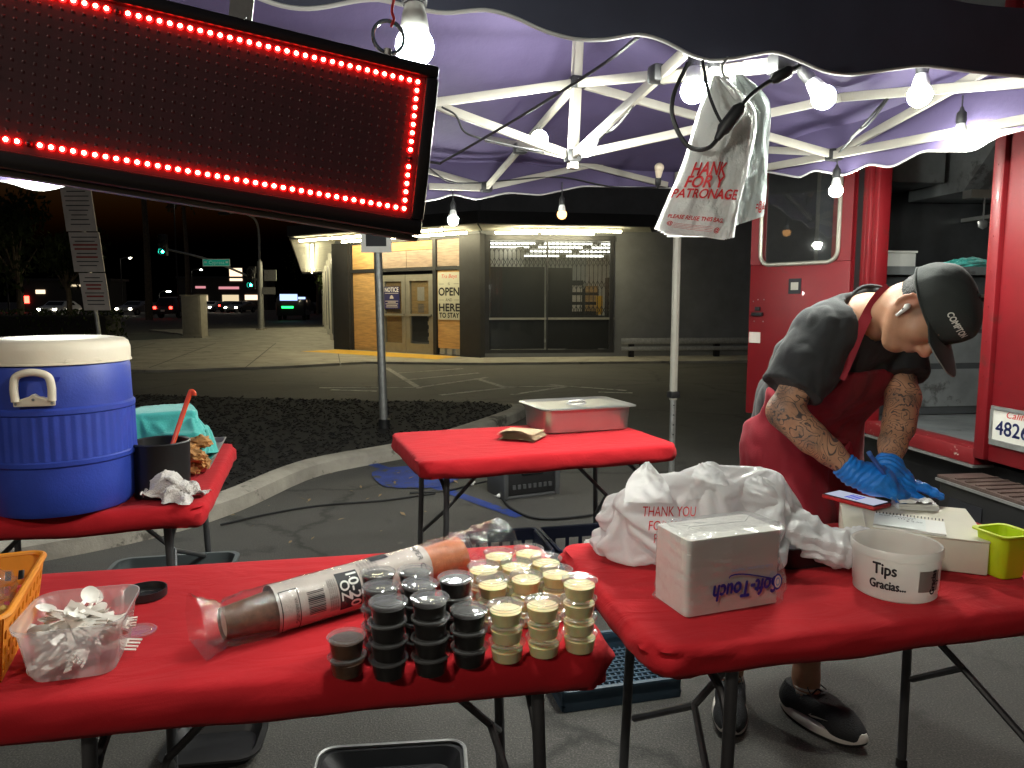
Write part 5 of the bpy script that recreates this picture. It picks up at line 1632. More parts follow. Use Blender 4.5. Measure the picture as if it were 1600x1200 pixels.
fk = MB()
fk.loft([[(x, -w, h), (x, w, h), (x, w, h + 0.002), (x, -w, h + 0.002)] for x, w, h in ((0.055, 0.011, -0.003), (0.04, 0.006, 0), (0.02, 0.0028, 0.003), (-0.05, 0.004, 0.001), (-0.065, 0.0055, 0.0))])
for k in range(4):
    fk.box((0.069, -0.0093 + k * 0.0062, -0.002), (0.028, 0.003, 0.002))
fk_me = fk.mesh('plastic_fork', sharp=60); fk_me.materials.append(M['cutlery'])
for k in range(58):
    a = random.uniform(0, 6.28); rad = 0.034 * math.sqrt(random.random())
    loc = Vector((-0.745 + rad * math.cos(a), 1.215 + rad * math.sin(a), TZ + 0.022 + 0.060 * k / 58))
    lift = random.uniform(-0.25, 0.35) if k < 48 else random.uniform(-0.45, 0.35)
    spn = k % 4 != 0
    o = link_mesh('plastic_spoon' if spn else 'plastic_fork', sp_me if spn else fk_me, None, None, loc, (random.uniform(-1.2, 1.2), lift, random.uniform(0, 6.28)))
    o.scale = (0.8, 1.15, 1.0)
    tag(o, 'white plastic spoon piled in the frosted square tub' if spn else 'white plastic fork piled in the frosted square tub', 'spoon' if spn else 'fork', 'white cutlery in the tub')

# lids lying on the table
bl = thing('pot_cover', 'round black plastic lid lying upturned behind the cutlery tub', 'lid', tuple(on_z(228, 932, TZ + 0.002)))
MB().lathe([(0.001, 0.002), (0.034, 0.002), (0.0375, 0.004), (0.0395, 0.018), (0.042, 0.018), (0.0415, 0.002), (0.038, 0.0), (0.001, 0.0)], 36).build('shell', M['black'], bl)
MB().lathe([(0.001, 0.0026), (0.024, 0.0026), (0.025, 0.0042), (0.027, 0.0042), (0.028, 0.0026)], 30).build('inner_ring', M['black'], bl)
cl_ = thing('clear_lid', 'loose clear round cup lid on the red cloth by the tub', 'lid', tuple(on_z(216, 988, TZ + 0.002)))
MB().lathe([(0.0322, 0.0), (0.033, 0.0015), (0.0328, 0.0036), (0.031, 0.0048), (0.0285, 0.0045), (0.0272, 0.0028), (0.024, 0.0024), (0.0225, 0.0038), (0.0005, 0.0034)], 32).build('disc', M['cuplid'], cl_)

# orange basket of wrapped sweets
M['basket'] = mat('orange_basket', (0.72, 0.25, 0.02), 0.45, var=0.08, vscale=12)
bk = thing('orange_basket', 'orange plastic basket with slotted sides at the left edge', 'basket', (-0.985, 1.235, TZ + 0.002), R(23))
bw, bl_, bh = 0.115, 0.17, 0.115
def bpt(x, y, z):   # taper
    k = 0.86 + 0.14 * z / bh
    return (x * k, y * k, z)
def bquad(name, pts, th=0.003, parent=None):
    b = MB(); n = len(pts)
    c = sum((Vector(p) for p in pts), Vector()) / n
    nr = (Vector(pts[1]) - Vector(pts[0])).cross(Vector(pts[2]) - Vector(pts[0])).normalized() * th
    b.add([Vector(p) for p in pts] + [Vector(p) + nr for p in pts], [tuple(range(n)), tuple(reversed(range(n, 2 * n)))] + [(i, (i + 1) % n, n + (i + 1) % n, n + i) for i in range(n)])
    return b
def bwall(fx, name):
    b = MB()
    def q(s0, s1, z0, z1):
        pts = [fx(s0, z0), fx(s1, z0), fx(s1, z1), fx(s0, z1)]
        w = bquad('', pts)
        b.add(w.v, w.f)
    zs = [0.0, 0.012, 0.030, 0.040, 0.058, 0.068, 0.086, bh]
    for k in range(0, 7, 2):
        q(-1, 1, zs[k], zs[k + 1])
    n = 10
    for r_ in range(3):
        for k in range(n + 1):
            s0 = -1 + 2 * k / n - 0.05
            q(max(-1, s0), min(1, s0 + 0.1), zs[2 * r_ + 1], zs[2 * r_ + 2])
    b.build(name, M['basket'], bk)
bwall(lambda s, z: bpt(bw, s * bl_, z), 'side')
bwall(lambda s, z: bpt(-bw, -s * bl_, z), 'side')
bwall(lambda s, z: bpt(-s * bw, bl_, z), 'end')
bwall(lambda s, z: bpt(s * bw, -bl_, z), 'end')
MB().box((0, 0, 0.003), (bw * 1.7, bl_ * 1.7, 0.004)).build('floor', M['basket'], bk)
MB().tube([(x, y, bh) for x, y, _, _ in rrect(bw * 2 + 0.01, bl_ * 2 + 0.01, 0.03, 6)], 0.006, 8, closed=True).build('rim', M['basket'], bk)
def crumple_ball(c, r, seed, m, name, sub=3, amp=0.45, freq=5.0, parent=None, flat=(1, 1, 1)):
    bm = bmesh.new(); bmesh.ops.create_icosphere(bm, subdivisions=sub, radius=1.0)
    for v in bm.verts:
        p = v.co.copy()
        d = 1 + amp * (abs(mnoise.noise(p * freq * 0.4 + Vector((seed, 0, 0)))) - 0.2) + amp * 0.5 * (abs(mnoise.noise(p * freq + Vector((0, seed, 0)))) - 0.2)
        v.co = Vector((p.x * r * d * flat[0], p.y * r * d * flat[1], p.z * r * d * flat[2]))
    me = bpy.data.meshes.new(name); bm.to_mesh(me); bm.free()
    me.polygons.foreach_set('use_smooth', [True] * len(me.polygons)); me.set_sharp_from_angle(angle=R(28))
    me.materials.append(m)
    return link_mesh(name, me, None, parent, c)
candy_m = [mat('sweet_cream', (0.7, 0.6, 0.42), 0.5), mat('sweet_brown', (0.14, 0.06, 0.03), 0.5), mat('sweet_yellow', (0.75, 0.5, 0.1), 0.5)]
for k, (x, y, z, w) in enumerate(((0.03, 0.09, 0.085, 'cream sweets at the far end'), (0.05, 0.0, 0.075, 'mixed sweets in the middle'), (0.03, -0.08, 0.065, 'dark sweets at the near end'), (-0.05, 0.05, 0.08, 'sweets at the outer far side'), (-0.04, -0.06, 0.07, 'sweets at the outer near side'))):
    w4 = mx_of(bk) @ Vector((x, y, z))
    t = thing('sweet_packet', f'crinkled clear packet of {w} of the orange basket', 'packet', tuple(w4), group='sweet packets in the basket')
    crumple_ball((0, 0, 0), 0.05, k * 3.1, M['wrap'], 'wrapper', 3, 0.5, 5, t, (1, 1.1, 0.6))
    for j in range(6):
        crumple_ball((random.uniform(-.022, .022), random.uniform(-.025, .025), random.uniform(-.012, .008)), 0.010, j + k, candy_m[(j + k) % 3], 'sweet', 1, 0.3, 3, t)
# ------------------------------------------------------------------ left table: cooler, pot, tray
M['coolerblue'] = mat('cooler_blue', (0.026, 0.055, 0.36), 0.45, var=0.18, vscale=5, bump=0.12, bscale=120, wear=(0.06, 0.10, 0.5), wscale=30, wlim=0.70)
M['coolerlid'] = mat('cooler_lid_cream', (0.74, 0.66, 0.52), 0.5, var=0.06, vscale=6, bump=0.08, bscale=80)
co = thing('drink_cooler', 'large blue round drink cooler with cream lid and side handle', 'cooler', (-1.375, 2.215, TZ + 0.002))
n = 72
def ribbed(r, z, amp):
    return [(r + (amp if (k // 1) % 2 else 0)) * 1.0 for k in range(n)]
prof = [(0.150, 0.0), (0.182, 0.004), (0.192, 0.02), (0.197, 0.10), (0.199, 0.148), (0.205, 0.154), (0.206, 0.166), (0.2025, 0.170)]
prof2 = [(0.2025, 0.298), (0.206, 0.302), (0.206, 0.314), (0.200, 0.320), (0.199, 0.35), (0.198, 0.428), (0.194, 0.438), (0.18, 0.44)]
b = MB()
b.lathe(prof, 96, capb=True)
rings = []
for z in (0.170, 0.298):
    ring = []
    for k in range(192):
        a = 2 * math.pi * k / 192
        r_ = 0.2025 + 0.0022 * (1 if (k // 2) % 2 else -0.3)
        ring.append((r_ * math.cos(a), r_ * math.sin(a), z))
    rings.append(ring)
b.loft(rings, caps=False)
b.lathe(prof2, 96)
b.build('body', M['coolerblue'], co, sharp=35)
MB().lathe([(0.196, 0.441), (0.200, 0.443), (0.201, 0.480), (0.196, 0.498), (0.185, 0.507), (0.15, 0.512), (0.12, 0.508), (0.001, 0.507)], 96).build('lid', M['coolerlid'], co, sharp=50)
MB().lathe([(0.200, 0.4395), (0.2035, 0.4405), (0.2035, 0.4445), (0.200, 0.4455)], 96).build('lid_rim', M['coolerlid'], co)
def on_cool(a, z, r_): return Vector((r_ * math.cos(a), r_ * math.sin(a), z))
am = R(-74)   # handle side
hp = [(-0.20, 0.345), (-0.205, 0.385), (-0.165, 0.415), (0.0, 0.425), (0.165, 0.415), (0.205, 0.385), (0.20, 0.345)]
M['handle'] = mat('handle_cream', (0.72, 0.64, 0.5), 0.45, var=0.05)
ho = MB().tube(spline([on_cool(am + a, z, 0.222) for a, z in hp], 6), 0.0105, 10).build('handle', M['handle'], co)
MB().loft([[on_cool(am + a, z, r_) for a, z, r_ in ((-0.235, 0.330, q), (0.235, 0.330, q), (0.235, 0.346, q), (0.05, 0.358, q), (0.0, 0.366, q), (-0.05, 0.358, q), (-0.235, 0.346, q))] for q in (0.199, 0.222)]).build('handle_bar', M['handle'], ho, bevel=0.003)
for a, z in ((-0.2, 0.338), (0.2, 0.338), (0.0, 0.350)):
    p = on_cool(am + a, z, 0.2225)
    q = Vector((0, 0, 1)).rotation_difference(Vector((p.x, p.y, 0)).normalized()).to_matrix().to_4x4()
    MB().lathe([(0.0005, 0.001), (0.0035, 0.0008), (0.004, 0)], 8, c=p, mat4=q).build('screw', M['galv'], ho)
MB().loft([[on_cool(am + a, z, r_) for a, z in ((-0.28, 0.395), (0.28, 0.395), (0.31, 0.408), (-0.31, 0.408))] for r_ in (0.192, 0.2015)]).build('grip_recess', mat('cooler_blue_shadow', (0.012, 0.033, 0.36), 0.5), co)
MB().loft([[on_cool(am + 0.35 + a, z, r_) for a, z in ((0.0, 0.4455), (0.52, 0.4455), (0.47, 0.457), (0.05, 0.457))] for r_ in (0.198, 0.2035)]).build('lid_catch', M['coolerlid'], co, bevel=0.001)

pt = thing('black_pot', 'tall black insulated pot beside the cooler with a red ladle', 'pot', (-1.128, 2.325, TZ + 0.002))
MB().lathe([(0.001, 0.0), (0.078, 0.0), (0.082, 0.004), (0.088, 0.165), (0.090, 0.172), (0.087, 0.176), (0.082, 0.172), (0.077, 0.02), (0.001, 0.02)], 48).build('wall', mat('pot_black', (0.012, 0.011, 0.011), 0.4, var=0.2), pt)
MB().lathe([(0.001, 0.135), (0.080, 0.135)], 32).build('dark_contents', M['sauce_dark'], pt)
ld = thing('red_ladle', 'bright red orange plastic ladle standing in the black pot', 'ladle', (-1.10, 2.36, TZ + 0.10))
lp = [at(268, 700, 2.38), at(277, 672, 2.40), at(288, 640, 2.42), at(296, 617, 2.43), at(299, 611, 2.43), at(303, 613, 2.43), at(304, 618, 2.43)]
MB().tube(spline(lp, 5), [0.0085] * 20 + [0.007] * 11, 8, flat=0.6).build('handle', mat('ladle_red', (0.75, 0.07, 0.02), 0.35), ld, world=True)
bowl_c = at(262, 735, 2.37)
MB().lathe([(0.003, -0.02), (0.02, -0.014), (0.028, 0.0), (0.03, 0.004)], 16, c=bowl_c).build('bowl', mat('ladle_bowl', (0.6, 0.06, 0.02), 0.35), ld, world=True)
MB().tube([lp[0], bowl_c + Vector((0.02, 0, 0.004))], 0.006, 6).build('neck', mat('ladle_neck', (0.6, 0.06, 0.02), 0.35), ld, world=True)

M['steel'] = mat('stainless', (0.55, 0.54, 0.51), 0.40, metal=1.0, var=0.04, vscale=8, rvar=0.05)
M['steeldull'] = mat('stainless_dull', (0.40, 0.40, 0.40), 0.42, metal=0.9, var=0.2, vscale=4, rvar=0.12)
ty = thing('sheet_tray', 'shallow aluminium sheet tray on the left table behind the pot', 'tray', (-1.345, 2.86, TZ + 0.002), R(16))
rings = []
for sx_, sy_, z in ((0.15, 0.30, 0.002), (0.158, 0.308, 0.003), (0.168, 0.318, 0.022), (0.174, 0.324, 0.022), (0.174, 0.324, 0.019)):
    rings.append([(x, y, z) for x, y in ((-sx_, -sy_), (sx_, -sy_), (sx_, sy_), (-sx_, sy_))])
b = MB(); b.loft(rings, caps=False); b.f.append((3, 2, 1, 0)); b.mi.append(0)
b.build('pan', M['steel'], ty, bevel=0.002)
# fried snacks under a teal cloth
M['snack'] = mat('fried_snack', (0.42, 0.20, 0.06), 0.7, var=0.4, vscale=30, bump=0.6, bscale=60)
sk = []
for k in range(16):
    p = Vector((-1.27 + random.uniform(-.08, .08), 2.70 + random.uniform(-.10, .12), TZ + 0.05 + random.uniform(0, .06)))
    if k < 6: p = Vector((-1.135 + random.uniform(-.03, .03), 2.58 + random.uniform(-.05, .06), TZ + 0.03 + 0.018 * k))
    t = thing('fried_snack', 'piece of brown fried snack heaped under the teal cloth', 'snack', tuple(p), random.uniform(0, 6), group='fried snacks on the tray')
    crumple_ball((0, 0, 0), 0.035, k * 1.7, M['snack'], 'piece', 3, 0.7, 6, t, (1.2, 0.8, 0.6))
M['teal'] = mat('teal_cloth', (0.05, 0.40, 0.36), 0.85, var=0.12, vscale=10, bump=0.3, bscale=200, sheen=0.3)
def drape(fn, nu, nv, name, m, parent, th=0.0):
    return MB().grid(fn, nu, nv).build(name, m, parent, world=True, sharp=80)
tc_ = thing('teal_cloth', 'teal kitchen cloth covering the fried snacks behind the cooler', 'cloth', (-1.24, 2.70, TZ + 0.03))
TEAL_MESH.materials.clear()
TEAL_MESH.transform(mx_of(tc_).inverted())
link_mesh('fold', TEAL_MESH, M['teal'], tc_)
rg = thing('white_rag', 'crumpled white terry rag at the corner of the left table', 'cloth', (-1.04, 2.25, TZ))
M['rag'] = mat('white_rag', (0.72, 0.66, 0.62), 0.95, var=0.08, vscale=20, bump=0.7, bscale=260, sheen=0.5)
RAG_MESH.transform(mx_of(rg).inverted())
link_mesh('heap', RAG_MESH, M['rag'], rg)

# ------------------------------------------------------------------ middle table: steel pan and paper
pn = thing('steel_pan', 'deep stainless steel food pan with lid on the middle table', 'pan', (0.318, 3.60, TZ + 0.002), R(19.5))
def rr_ring(L, W, r, z, N=64):
    P = rrect(L, W, r, 8)
    return [(P[int(i * len(P) / N)][0], P[int(i * len(P) / N)][1], z) for i in range(N)]
b = MB(); b.loft([rr_ring(.42, .29, .05, .0), rr_ring(.44, .31, .05, .006), rr_ring(.455, .325, .05, .112), rr_ring(.485, .355, .03, .118), rr_ring(.49, .36, .03, .1155)], caps=False)
b.f.append(tuple(reversed(range(64)))); b.mi.append(0)
b.build('wall', M['steel'], pn, sharp=50)
lidp = MB(); lidp.loft([rr_ring(.492, .362, .03, .120), rr_ring(.47, .34, .035, .1245), rr_ring(.455, .325, .035, .122), rr_ring(.44, .31, .05, .1175), rr_ring(.36, .23, .05, .117)], caps=False)
lidp.f.append(tuple(64 * 4 + i for i in range(64))); lidp.mi.append(0)
lido = lidp.build('lid', M['steel'], pn, sharp=50)
MB().lathe([(0.045, 0.1175), (0.043, 0.121), (0.03, 0.120), (0.001, 0.119)], 24, squash=(1.2, 0.7)).build('handle_dish', M['steeldull'], lido)
MB().tube(spline([(-0.05, 0, 0.118), (-0.03, 0, 0.132), (0.03, 0, 0.132), (0.05, 0, 0.118)], 5), 0.005, 8).build('handle', M['steel'], lido)
pb = thing('paper_stack', 'small stack of folded brown paper bags beside the steel pan', 'paper', (0.045, 3.29, TZ + 0.002), R(-22))
M['kraftpaper'] = mat('brown_kraft_paper', (0.46, 0.33, 0.20), 0.8, var=0.1, bump=0.15, bscale=50)
for k in range(7):
    w = 0.008 * math.sin(k)
    b = MB()
    b.grid(lambda u, v: Vector(((u - .5) * .17 + w, (v - .5) * .16, 0.004 + k * 0.005 + 0.007 * math.sin(math.pi * u) * (1 + k / 5) * (1 - v) + 0.002 * mnoise.noise(Vector((u * 4, v * 4, k))))), 12, 8)
    b.build('sheet', M['kraftpaper'], pb, sharp=70)

# ------------------------------------------------------------------ under the tables
pw = thing('power_station', 'dark grey portable power station on the asphalt under the middle table', 'power station', (0.08, 5.15, 0.0), R(25))
M['psgrey'] = mat('power_station_grey', (0.06, 0.062, 0.064), 0.55, var=0.1)
MB().box((0, 0, 0.15), (0.40, 0.28, 0.26)).build('case', M['black'], pw, bevel=0.02)
for s in (-1, 1):
    MB().loft([[(s * 0.2 + dx_, y, z) for y, z in ((-0.15, 0.0), (0.15, 0.0), (0.15, 0.30), (-0.15, 0.30))] for dx_ in (-0.02, 0.02)]).build('end_frame', M['psgrey'], pw, bevel=0.012)
MB().tube(spline([(-0.2, 0, 0.30), (-0.15, 0, 0.335), (0.15, 0, 0.335), (0.2, 0, 0.30)], 5), 0.014, 8).build('handle', M['psgrey'], pw)
MB().box((0, -0.145, 0.2), (0.16, 0.01, 0.07)).build('display', M['carglass'], pw)
for k in range(8):
    MB().box((-0.14 + 0.04 * (k % 8), -0.144, 0.085), (0.024, 0.008, 0.03)).build('outlet', M['psgrey'], pw)
MB().box((0, 0, 0.012), (0.42, 0.28, 0.024)).build('base', M['psgrey'], pw, bevel=0.01)
cable('ground_cable', 'black cable with white plug lying on the asphalt from the power station', [at(760, 752, 5.2), on_z(737, 757, 0.012), on_z(700, 766, 0.012), on_z(640, 770, 0.012)], 0.008)
cable('ground_cable', 'black cable curling over the asphalt to the right of the power station', [on_z(783, 776, 0.015), on_z(800, 795, 0.012), on_z(840, 810, 0.012), on_z(900, 808, 0.012), on_z(945, 798, 0.012), on_z(985, 770, 0.012)], 0.008)
cable('ground_cable', 'long thin black cable lying along the asphalt at the left', [on_z(345, 820, 0.01), on_z(420, 803, 0.01), on_z(500, 790, 0.01), on_z(600, 782, 0.01), on_z(680, 771, 0.01)], 0.007)
for (u, v), lb in (((738, 756), 'white plug end of the left cable by the power station'), ((782, 775), 'white plug end of the right cable by the power station')):
    p = on_z(u, v, 0.018)
    t = thing('plug', lb, 'plug', tuple(p))
    MB().tube([(-0.025, 0, 0), (0.0, 0, 0.004), (0.02, 0.01, 0.004)], [0.010, 0.018, 0.012], 10).build('shell', M['white'], t)
    MB().tube([(-0.04, 0, 0), (-0.025, 0, 0)], 0.004, 6).build('prong', M['galv'], t)

def crate(loc, rot, L, W, h, m, label, cells=(6, 4), floor=True):
    t = thing('plastic_crate', label, 'crate', loc, rot)
    for sx_, sy_, a, b_ in ((1, 0, L, W), (-1, 0, L, W), (0, 1, W, L), (0, -1, W, L)):
        mb = MB()
        nn = cells[0] if sx_ == 0 else cells[1]
        ln = (L if sx_ == 0 else W)
        def q(s0, s1, z0, z1):
            if sx_ == 0: mb.box2((s0, sy_ * W / 2 - 0.005, z0), (s1, sy_ * W / 2 + 0.005, z1))
            else: mb.box2((sx_ * L / 2 - 0.005, s0, z0), (sx_ * L / 2 + 0.005, s1, z1))
        q(-ln / 2, ln / 2, 0, 0.02); q(-ln / 2, ln / 2, h - 0.05, h); q(-ln / 2, ln / 2, h * 0.45, h * 0.45 + 0.02)
        for k in range(nn + 1):
            s0 = -ln / 2 + ln * k / nn
            q(s0 - 0.008, s0 + 0.008, 0.02, h - 0.05)
        mb.build('side', m, t)
    MB().tube([(x, y, h) for x, y, _, _ in rrect(L + 0.01, W + 0.01, 0.02, 4)], 0.009, 6, closed=True).build('rim', m, t)
    if floor:
        mb = MB()
        for k in range(cells[0] * 2 + 1): mb.box((-L / 2 + L * k / (cells[0] * 2), 0, 0.006), (0.008, W, 0.008))
        for k in range(cells[1] * 2 + 1): mb.box((0, -W / 2 + W * k / (cells[1] * 2), 0.0085), (L, 0.008, 0.008))
        fo = mb.build('floor_lattice', m, t); fo['kind'] = 'stuff'
    return t
M['cratenavy'] = mat('navy_crate_plastic', (0.012, 0.018, 0.045), 0.5, var=0.2)
M['crateblue'] = mat('blue_grey_crate_plastic', (0.028, 0.055, 0.085), 0.5, var=0.2)
crate((-0.02, 3.22, 0), R(12), 0.33, 0.33, 0.28, M['cratenavy'], 'dark navy crate under the far side of the tables, left of a pair')
crate((0.37, 3.30, 0), R(14), 0.40, 0.33, 0.28, M['cratenavy'], 'dark navy crate under the far side of the tables, right of a pair')
crate((0.33, 2.55, 0), R(14), 0.42, 0.38, 0.07, M['crateblue'], 'flat blue grey lattice crate on the asphalt between the front tables', (9, 7))
pr = thing('crumpled_paper', 'bit of white paper sticking out of the right navy crate', 'paper', (0.36, 3.15, 0.285))
crumple_ball((0, 0, 0), 0.04, 5, M['white'], 'wad', 3, 0.6, 6, pr, (1.2, 0.7, 0.9))
M['totegrey'] = mat('grey_tote_plastic', (0.10, 0.115, 0.12), 0.5, var=0.12)
def tote(loc, rot, L, W, h, m, label, inner=None):
    t = thing('plastic_tote', label, 'tote', loc, rot)
    b = MB(); b.loft([rr_ring(L * .86, W * .86, .05, 0), rr_ring(L, W, .05, h - .01), rr_ring(L + .03, W + .03, .06, h - .008), rr_ring(L + .03, W + .03, .06, h), rr_ring(L - .005, W - .005, .05, h), rr_ring(L * .85, W * .85, .05, .01)], caps=False)
    b.f.append(tuple(reversed(range(64)))); b.mi.append(0)
    b.f.append(tuple(64 * 5 + i for i in range(64))); b.mi.append(0)
    b.build('shell', m, t, sharp=40)
    return t
tote((-1.36, 2.82, 0), R(12), 0.46, 0.36, 0.30, M['totegrey'], 'grey plastic tote on the asphalt under the left table')
bx = tote((-0.335, 1.87, 0), R(6), 0.40, 0.34, 0.05, M['black'], 'black plastic tray on the asphalt below the front table')
MB().tube([(x, y, 0.055) for x, y, _, _ in rrect(0.425, 0.365, 0.05, 6)], 0.006, 6, closed=True).build('grey_rim', M['galv'], bx)
tote((-0.90, 2.10, 0), R(8), 0.26, 0.20, 0.04, M['black'], 'flat black plastic tray on the asphalt at the lower left')
# ================================================================== FRONT RIGHT TABLE
def raycast_text(t, bvh, s, org, xdir, ydir, cast, size, m, off=0.002, shear=0.0, width=None, name='lettering', bold=0.0):
    org, xdir, ydir, cast = Vector(org), Vector(xdir).normalized(), Vector(ydir).normalized(), Vector(cast).normalized()
    def f(x, y):
        p = org + xdir * x + ydir * y
        hit = bvh.ray_cast(p - cast * 0.3, cast)
        if hit[0] is None:
            return p
        return hit[0] - cast * off
    mb = text_on(MB(), s, size, f, shear=shear, width=width, bold=bold)
    return mb.build(name, M[m] if isinstance(m, str) else m, t, world=True)
def bvh_of(o):
    mw = mx_of(o)
    return BVHTree.FromPolygons([mw @ v.co for v in o.data.vertices], [tuple(p.vertices) for p in o.data.polygons])

# heap of carrier bags
M['bagheap'] = fabric_translucent('crumpled_white_bag', (0.90, 0.90, 0.90), 0.5, bump=0.10, bscale=70, rough=0.2, var=0.03, spec=0.6)
def bag_heap(name, label, sdf, h, seed, amp, m, cat='bag', freq=1.0):
    D = sdf.field(h)
    V, Q = surface_nets(D, sdf.lo, h, 1)
    me0 = np_mesh('tmp', V, Q); N = np.array([v.normal[:] for v in me0.vertices]); bpy.data.meshes.remove(me0)
    def ridge(dv, s_long, s_short, sd):   # long creases running along dv
        dv = np.array(dv, float); dv /= np.linalg.norm(dv)
        al = V @ dv
        W = (V - al[:, None] * dv) * s_short + (al * s_long)[:, None] * dv
        W = W + 0.35 * np.stack([vnoise(V, 9, sd + 20), vnoise(V, 9, sd + 40), vnoise(V, 9, sd + 60)], 1)
        n = np.abs(vnoise(W, 1.0, sd))
        return 1 - 2 * n
    r1 = ridge((0.7, 0.3, 0.7), 5 * freq, 15 * freq, seed); r2 = ridge((0.5, -0.6, -0.7), 9 * freq, 30 * freq, seed + 9); r3 = ridge((-0.6, 0.2, 0.8), 14 * freq, 52 * freq, seed + 4)
    rs = np.random.default_rng(int(seed * 10))
    warp = V + 0.02 * np.stack([vnoise(V, 10, seed + 1), vnoise(V, 10, seed + 2), vnoise(V, 10, seed + 3)], 1)
    d = np.zeros(len(V))
    for wl, n_ in ((0.16, 3), (0.085, 5), (0.045, 6), (0.024, 5)):
        for _ in range(n_):
            dv = rs.normal(size=3); dv /= np.linalg.norm(dv)
            wlf = wl * rs.uniform(0.75, 1.3) / freq
            ph = (warp @ dv) / wlf + rs.random()
            local = np.clip(0.5 + 1.6 * vnoise(V, 9, seed + rs.random() * 50), 0, 1)   # each fold runs out again
            d += np.abs((ph % 1.0) - 0.5) * wl * 0.17 * local
    V = V + N * ((d - d.mean()) * amp / 0.018)[:, None]
    V[:, 2] = np.maximum(V[:, 2], TZ + 0.003)
    c = (float(V[:, 0].mean()), float(V[:, 1].mean()), TZ)
    t = thing(name, label, cat, c)
    me = np_mesh('film', V - np.array(c), Q)
    me.set_sharp_from_angle(angle=R(26))
    o = link_mesh('film', me, m, t)
    return t, o
hp_t = thing('carrier_bag_heap', 'heap of crumpled white THANK YOU carrier bags behind the napkins', 'bag', (0.46, 1.75, TZ))
BAG_MESH.transform(mx_of(hp_t).inverted())
hp_o = link_mesh('film', BAG_MESH, M['bagheap'], hp_t)
def ear(pts_l, pts_r, y, seed):   # stretched bag handle standing up from the heap
    MB().grid(hang_sheet(pts_l, pts_r, y, seed, 0.004, 0.012), 16, 20).build('handle', M['bagheap'], hp_t, world=True, sharp=60)
ear([(1008, 722), (990, 738), (978, 758), (975, 785)], [(1014, 721), (1028, 738), (1042, 755), (1052, 785)], 1.62, 1.0)
ear([(1092, 724), (1082, 738), (1078, 755), (1075, 780)], [(1108, 721), (1128, 736), (1138, 755), (1145, 780)], 1.64, 4.0)
ear([(1180, 742), (1160, 752), (1150, 768), (1146, 795)], [(1196, 746), (1218, 764), (1232, 788), (1238, 812)], 1.66, 7.0)
s2 = SDF()
s2.chain([(0.64, 1.70, 0.84), (0.70, 1.66, 0.81), (0.745, 1.63, 0.785), (0.80, 1.615, 0.775)], [0.045, 0.035, 0.04, 0.022], 0.03).cone((0.75, 1.64, 0.80), (0.82, 1.66, 0.82), 0.04, 0.015, 0.03)
bag_heap('carrier_bag', 'loose twisted white carrier bag trailing from the heap to the tip tub', s2, 0.0045, 6.0, 0.020, M['bagheap'], freq=1.4)
bv = bvh_of(hp_o)
fx = Vector((0.97, 0.23, 0))
rx = Vector((1, 0.1, -0.03)); ry = Vector((0.06, 0, 1))
for s_, u, v, w, sz in (('THANK YOU', 1046, 800, 0.125, 0.034), ('FOR YOUR', 1052, 822, 0.115, 0.032), ('PATRONAGE', 1062, 842, 0.12, 0.030)):
    p = at(u, v, 1.6)
    raycast_text(hp_t, bv, s_, p, rx, ry, Vector((p.x, p.y, p.z - CAM_H)), sz, 'redink', off=0.0035, width=w)

# pack of napkins in film
M['napkin'] = mat('napkin_white', (0.78, 0.75, 0.69), 0.9, var=0.03, bump=0.15, bscale=90)
M['blueink'] = mat('blue_print', (0.015, 0.03, 0.30), 0.5)
M['paleblue'] = mat('pale_blue_print', (0.25, 0.42, 0.70), 0.5)
M['packfilm'] = film('napkin_film', (0.97, 0.97, 0.97), body=0.13, gloss_rough=0.09, gl=3.2, bump=0.45, bscale=26)
npk = thing('napkin_pack', 'wrapped pack of white napkins with upside down blue lettering', 'napkins', (0.425, 1.478, TZ + 0.003), R(20))
NL, NW, NH = 0.222, 0.120, 0.155
stack = MB()
nn = 60
rings = []
for k in range(nn + 1):
    z = NH * k / nn
    j = 0.0007 * (1 if k % 2 else -1) + 0.001 * mnoise.noise(Vector((k * .7, 0, 0)))
    P = rrect(NL + j, NW + j, 0.010, 6)
    rings.append([(P[int(i * len(P) / 48)][0], P[int(i * len(P) / 48)][1] + 0.002 * math.sin(z * 30), z) for i in range(48)])
stack.loft(rings, caps=True)
stack.build('napkin_block', M['napkin'], npk, sharp=60)
fr = []
def film_ring(z, g):
    P = rrect(NL + 2 * g, NW + 2 * g, 0.016, 6)
    out = []
    for i in range(150):
        x, y, nx, ny = P[int(i * len(P) / 150)]
        q = x * 0.8 + y * 0.6
        tri = abs(((q * 26 + z * 34 + 1.5 * mnoise.noise(Vector((x * 9, y * 9, z * 9)))) % 1.0) - 0.5) + abs(((q * -31 + z * 47 + 1.2 * mnoise.noise(Vector((x * 12, y * 12, z * 12 + 4)))) % 1.0) - 0.5)
        edge = 1.0 + 1.6 * max(0, abs(z / NH - 0.5) * 2 - 0.6)
        d = 0.0045 * tri * abs(mnoise.noise(Vector((x * 14, y * 14, z * 14 + 7)))) * 2.2 * edge
        bul = 0.022 * max(0, (x - NL * 0.3) / (NL * 0.2)) * (0.5 + 0.5 * math.sin(z * 40)) if x > NL * 0.3 else 0
        out.append((x + nx * d + bul, y + ny * d, z + (0.006 * mnoise.noise(Vector((x * 40, y * 40, 1))) if z > 0.1 else 0)))
    return out
b = MB(); b.loft([film_ring(z, 0.0025) for z in np.linspace(0.001, NH + 0.003, 44)] + [film_ring(NH + 0.008, -0.008), film_ring(NH + 0.007, -0.025), film_ring(NH + 0.006, -0.045)], caps=False)
b.f.append(tuple(150 * 46 + i for i in range(150))); b.mi.append(0)
b.build('film', M['packfilm'], npk, sharp=22)
flap = MB()
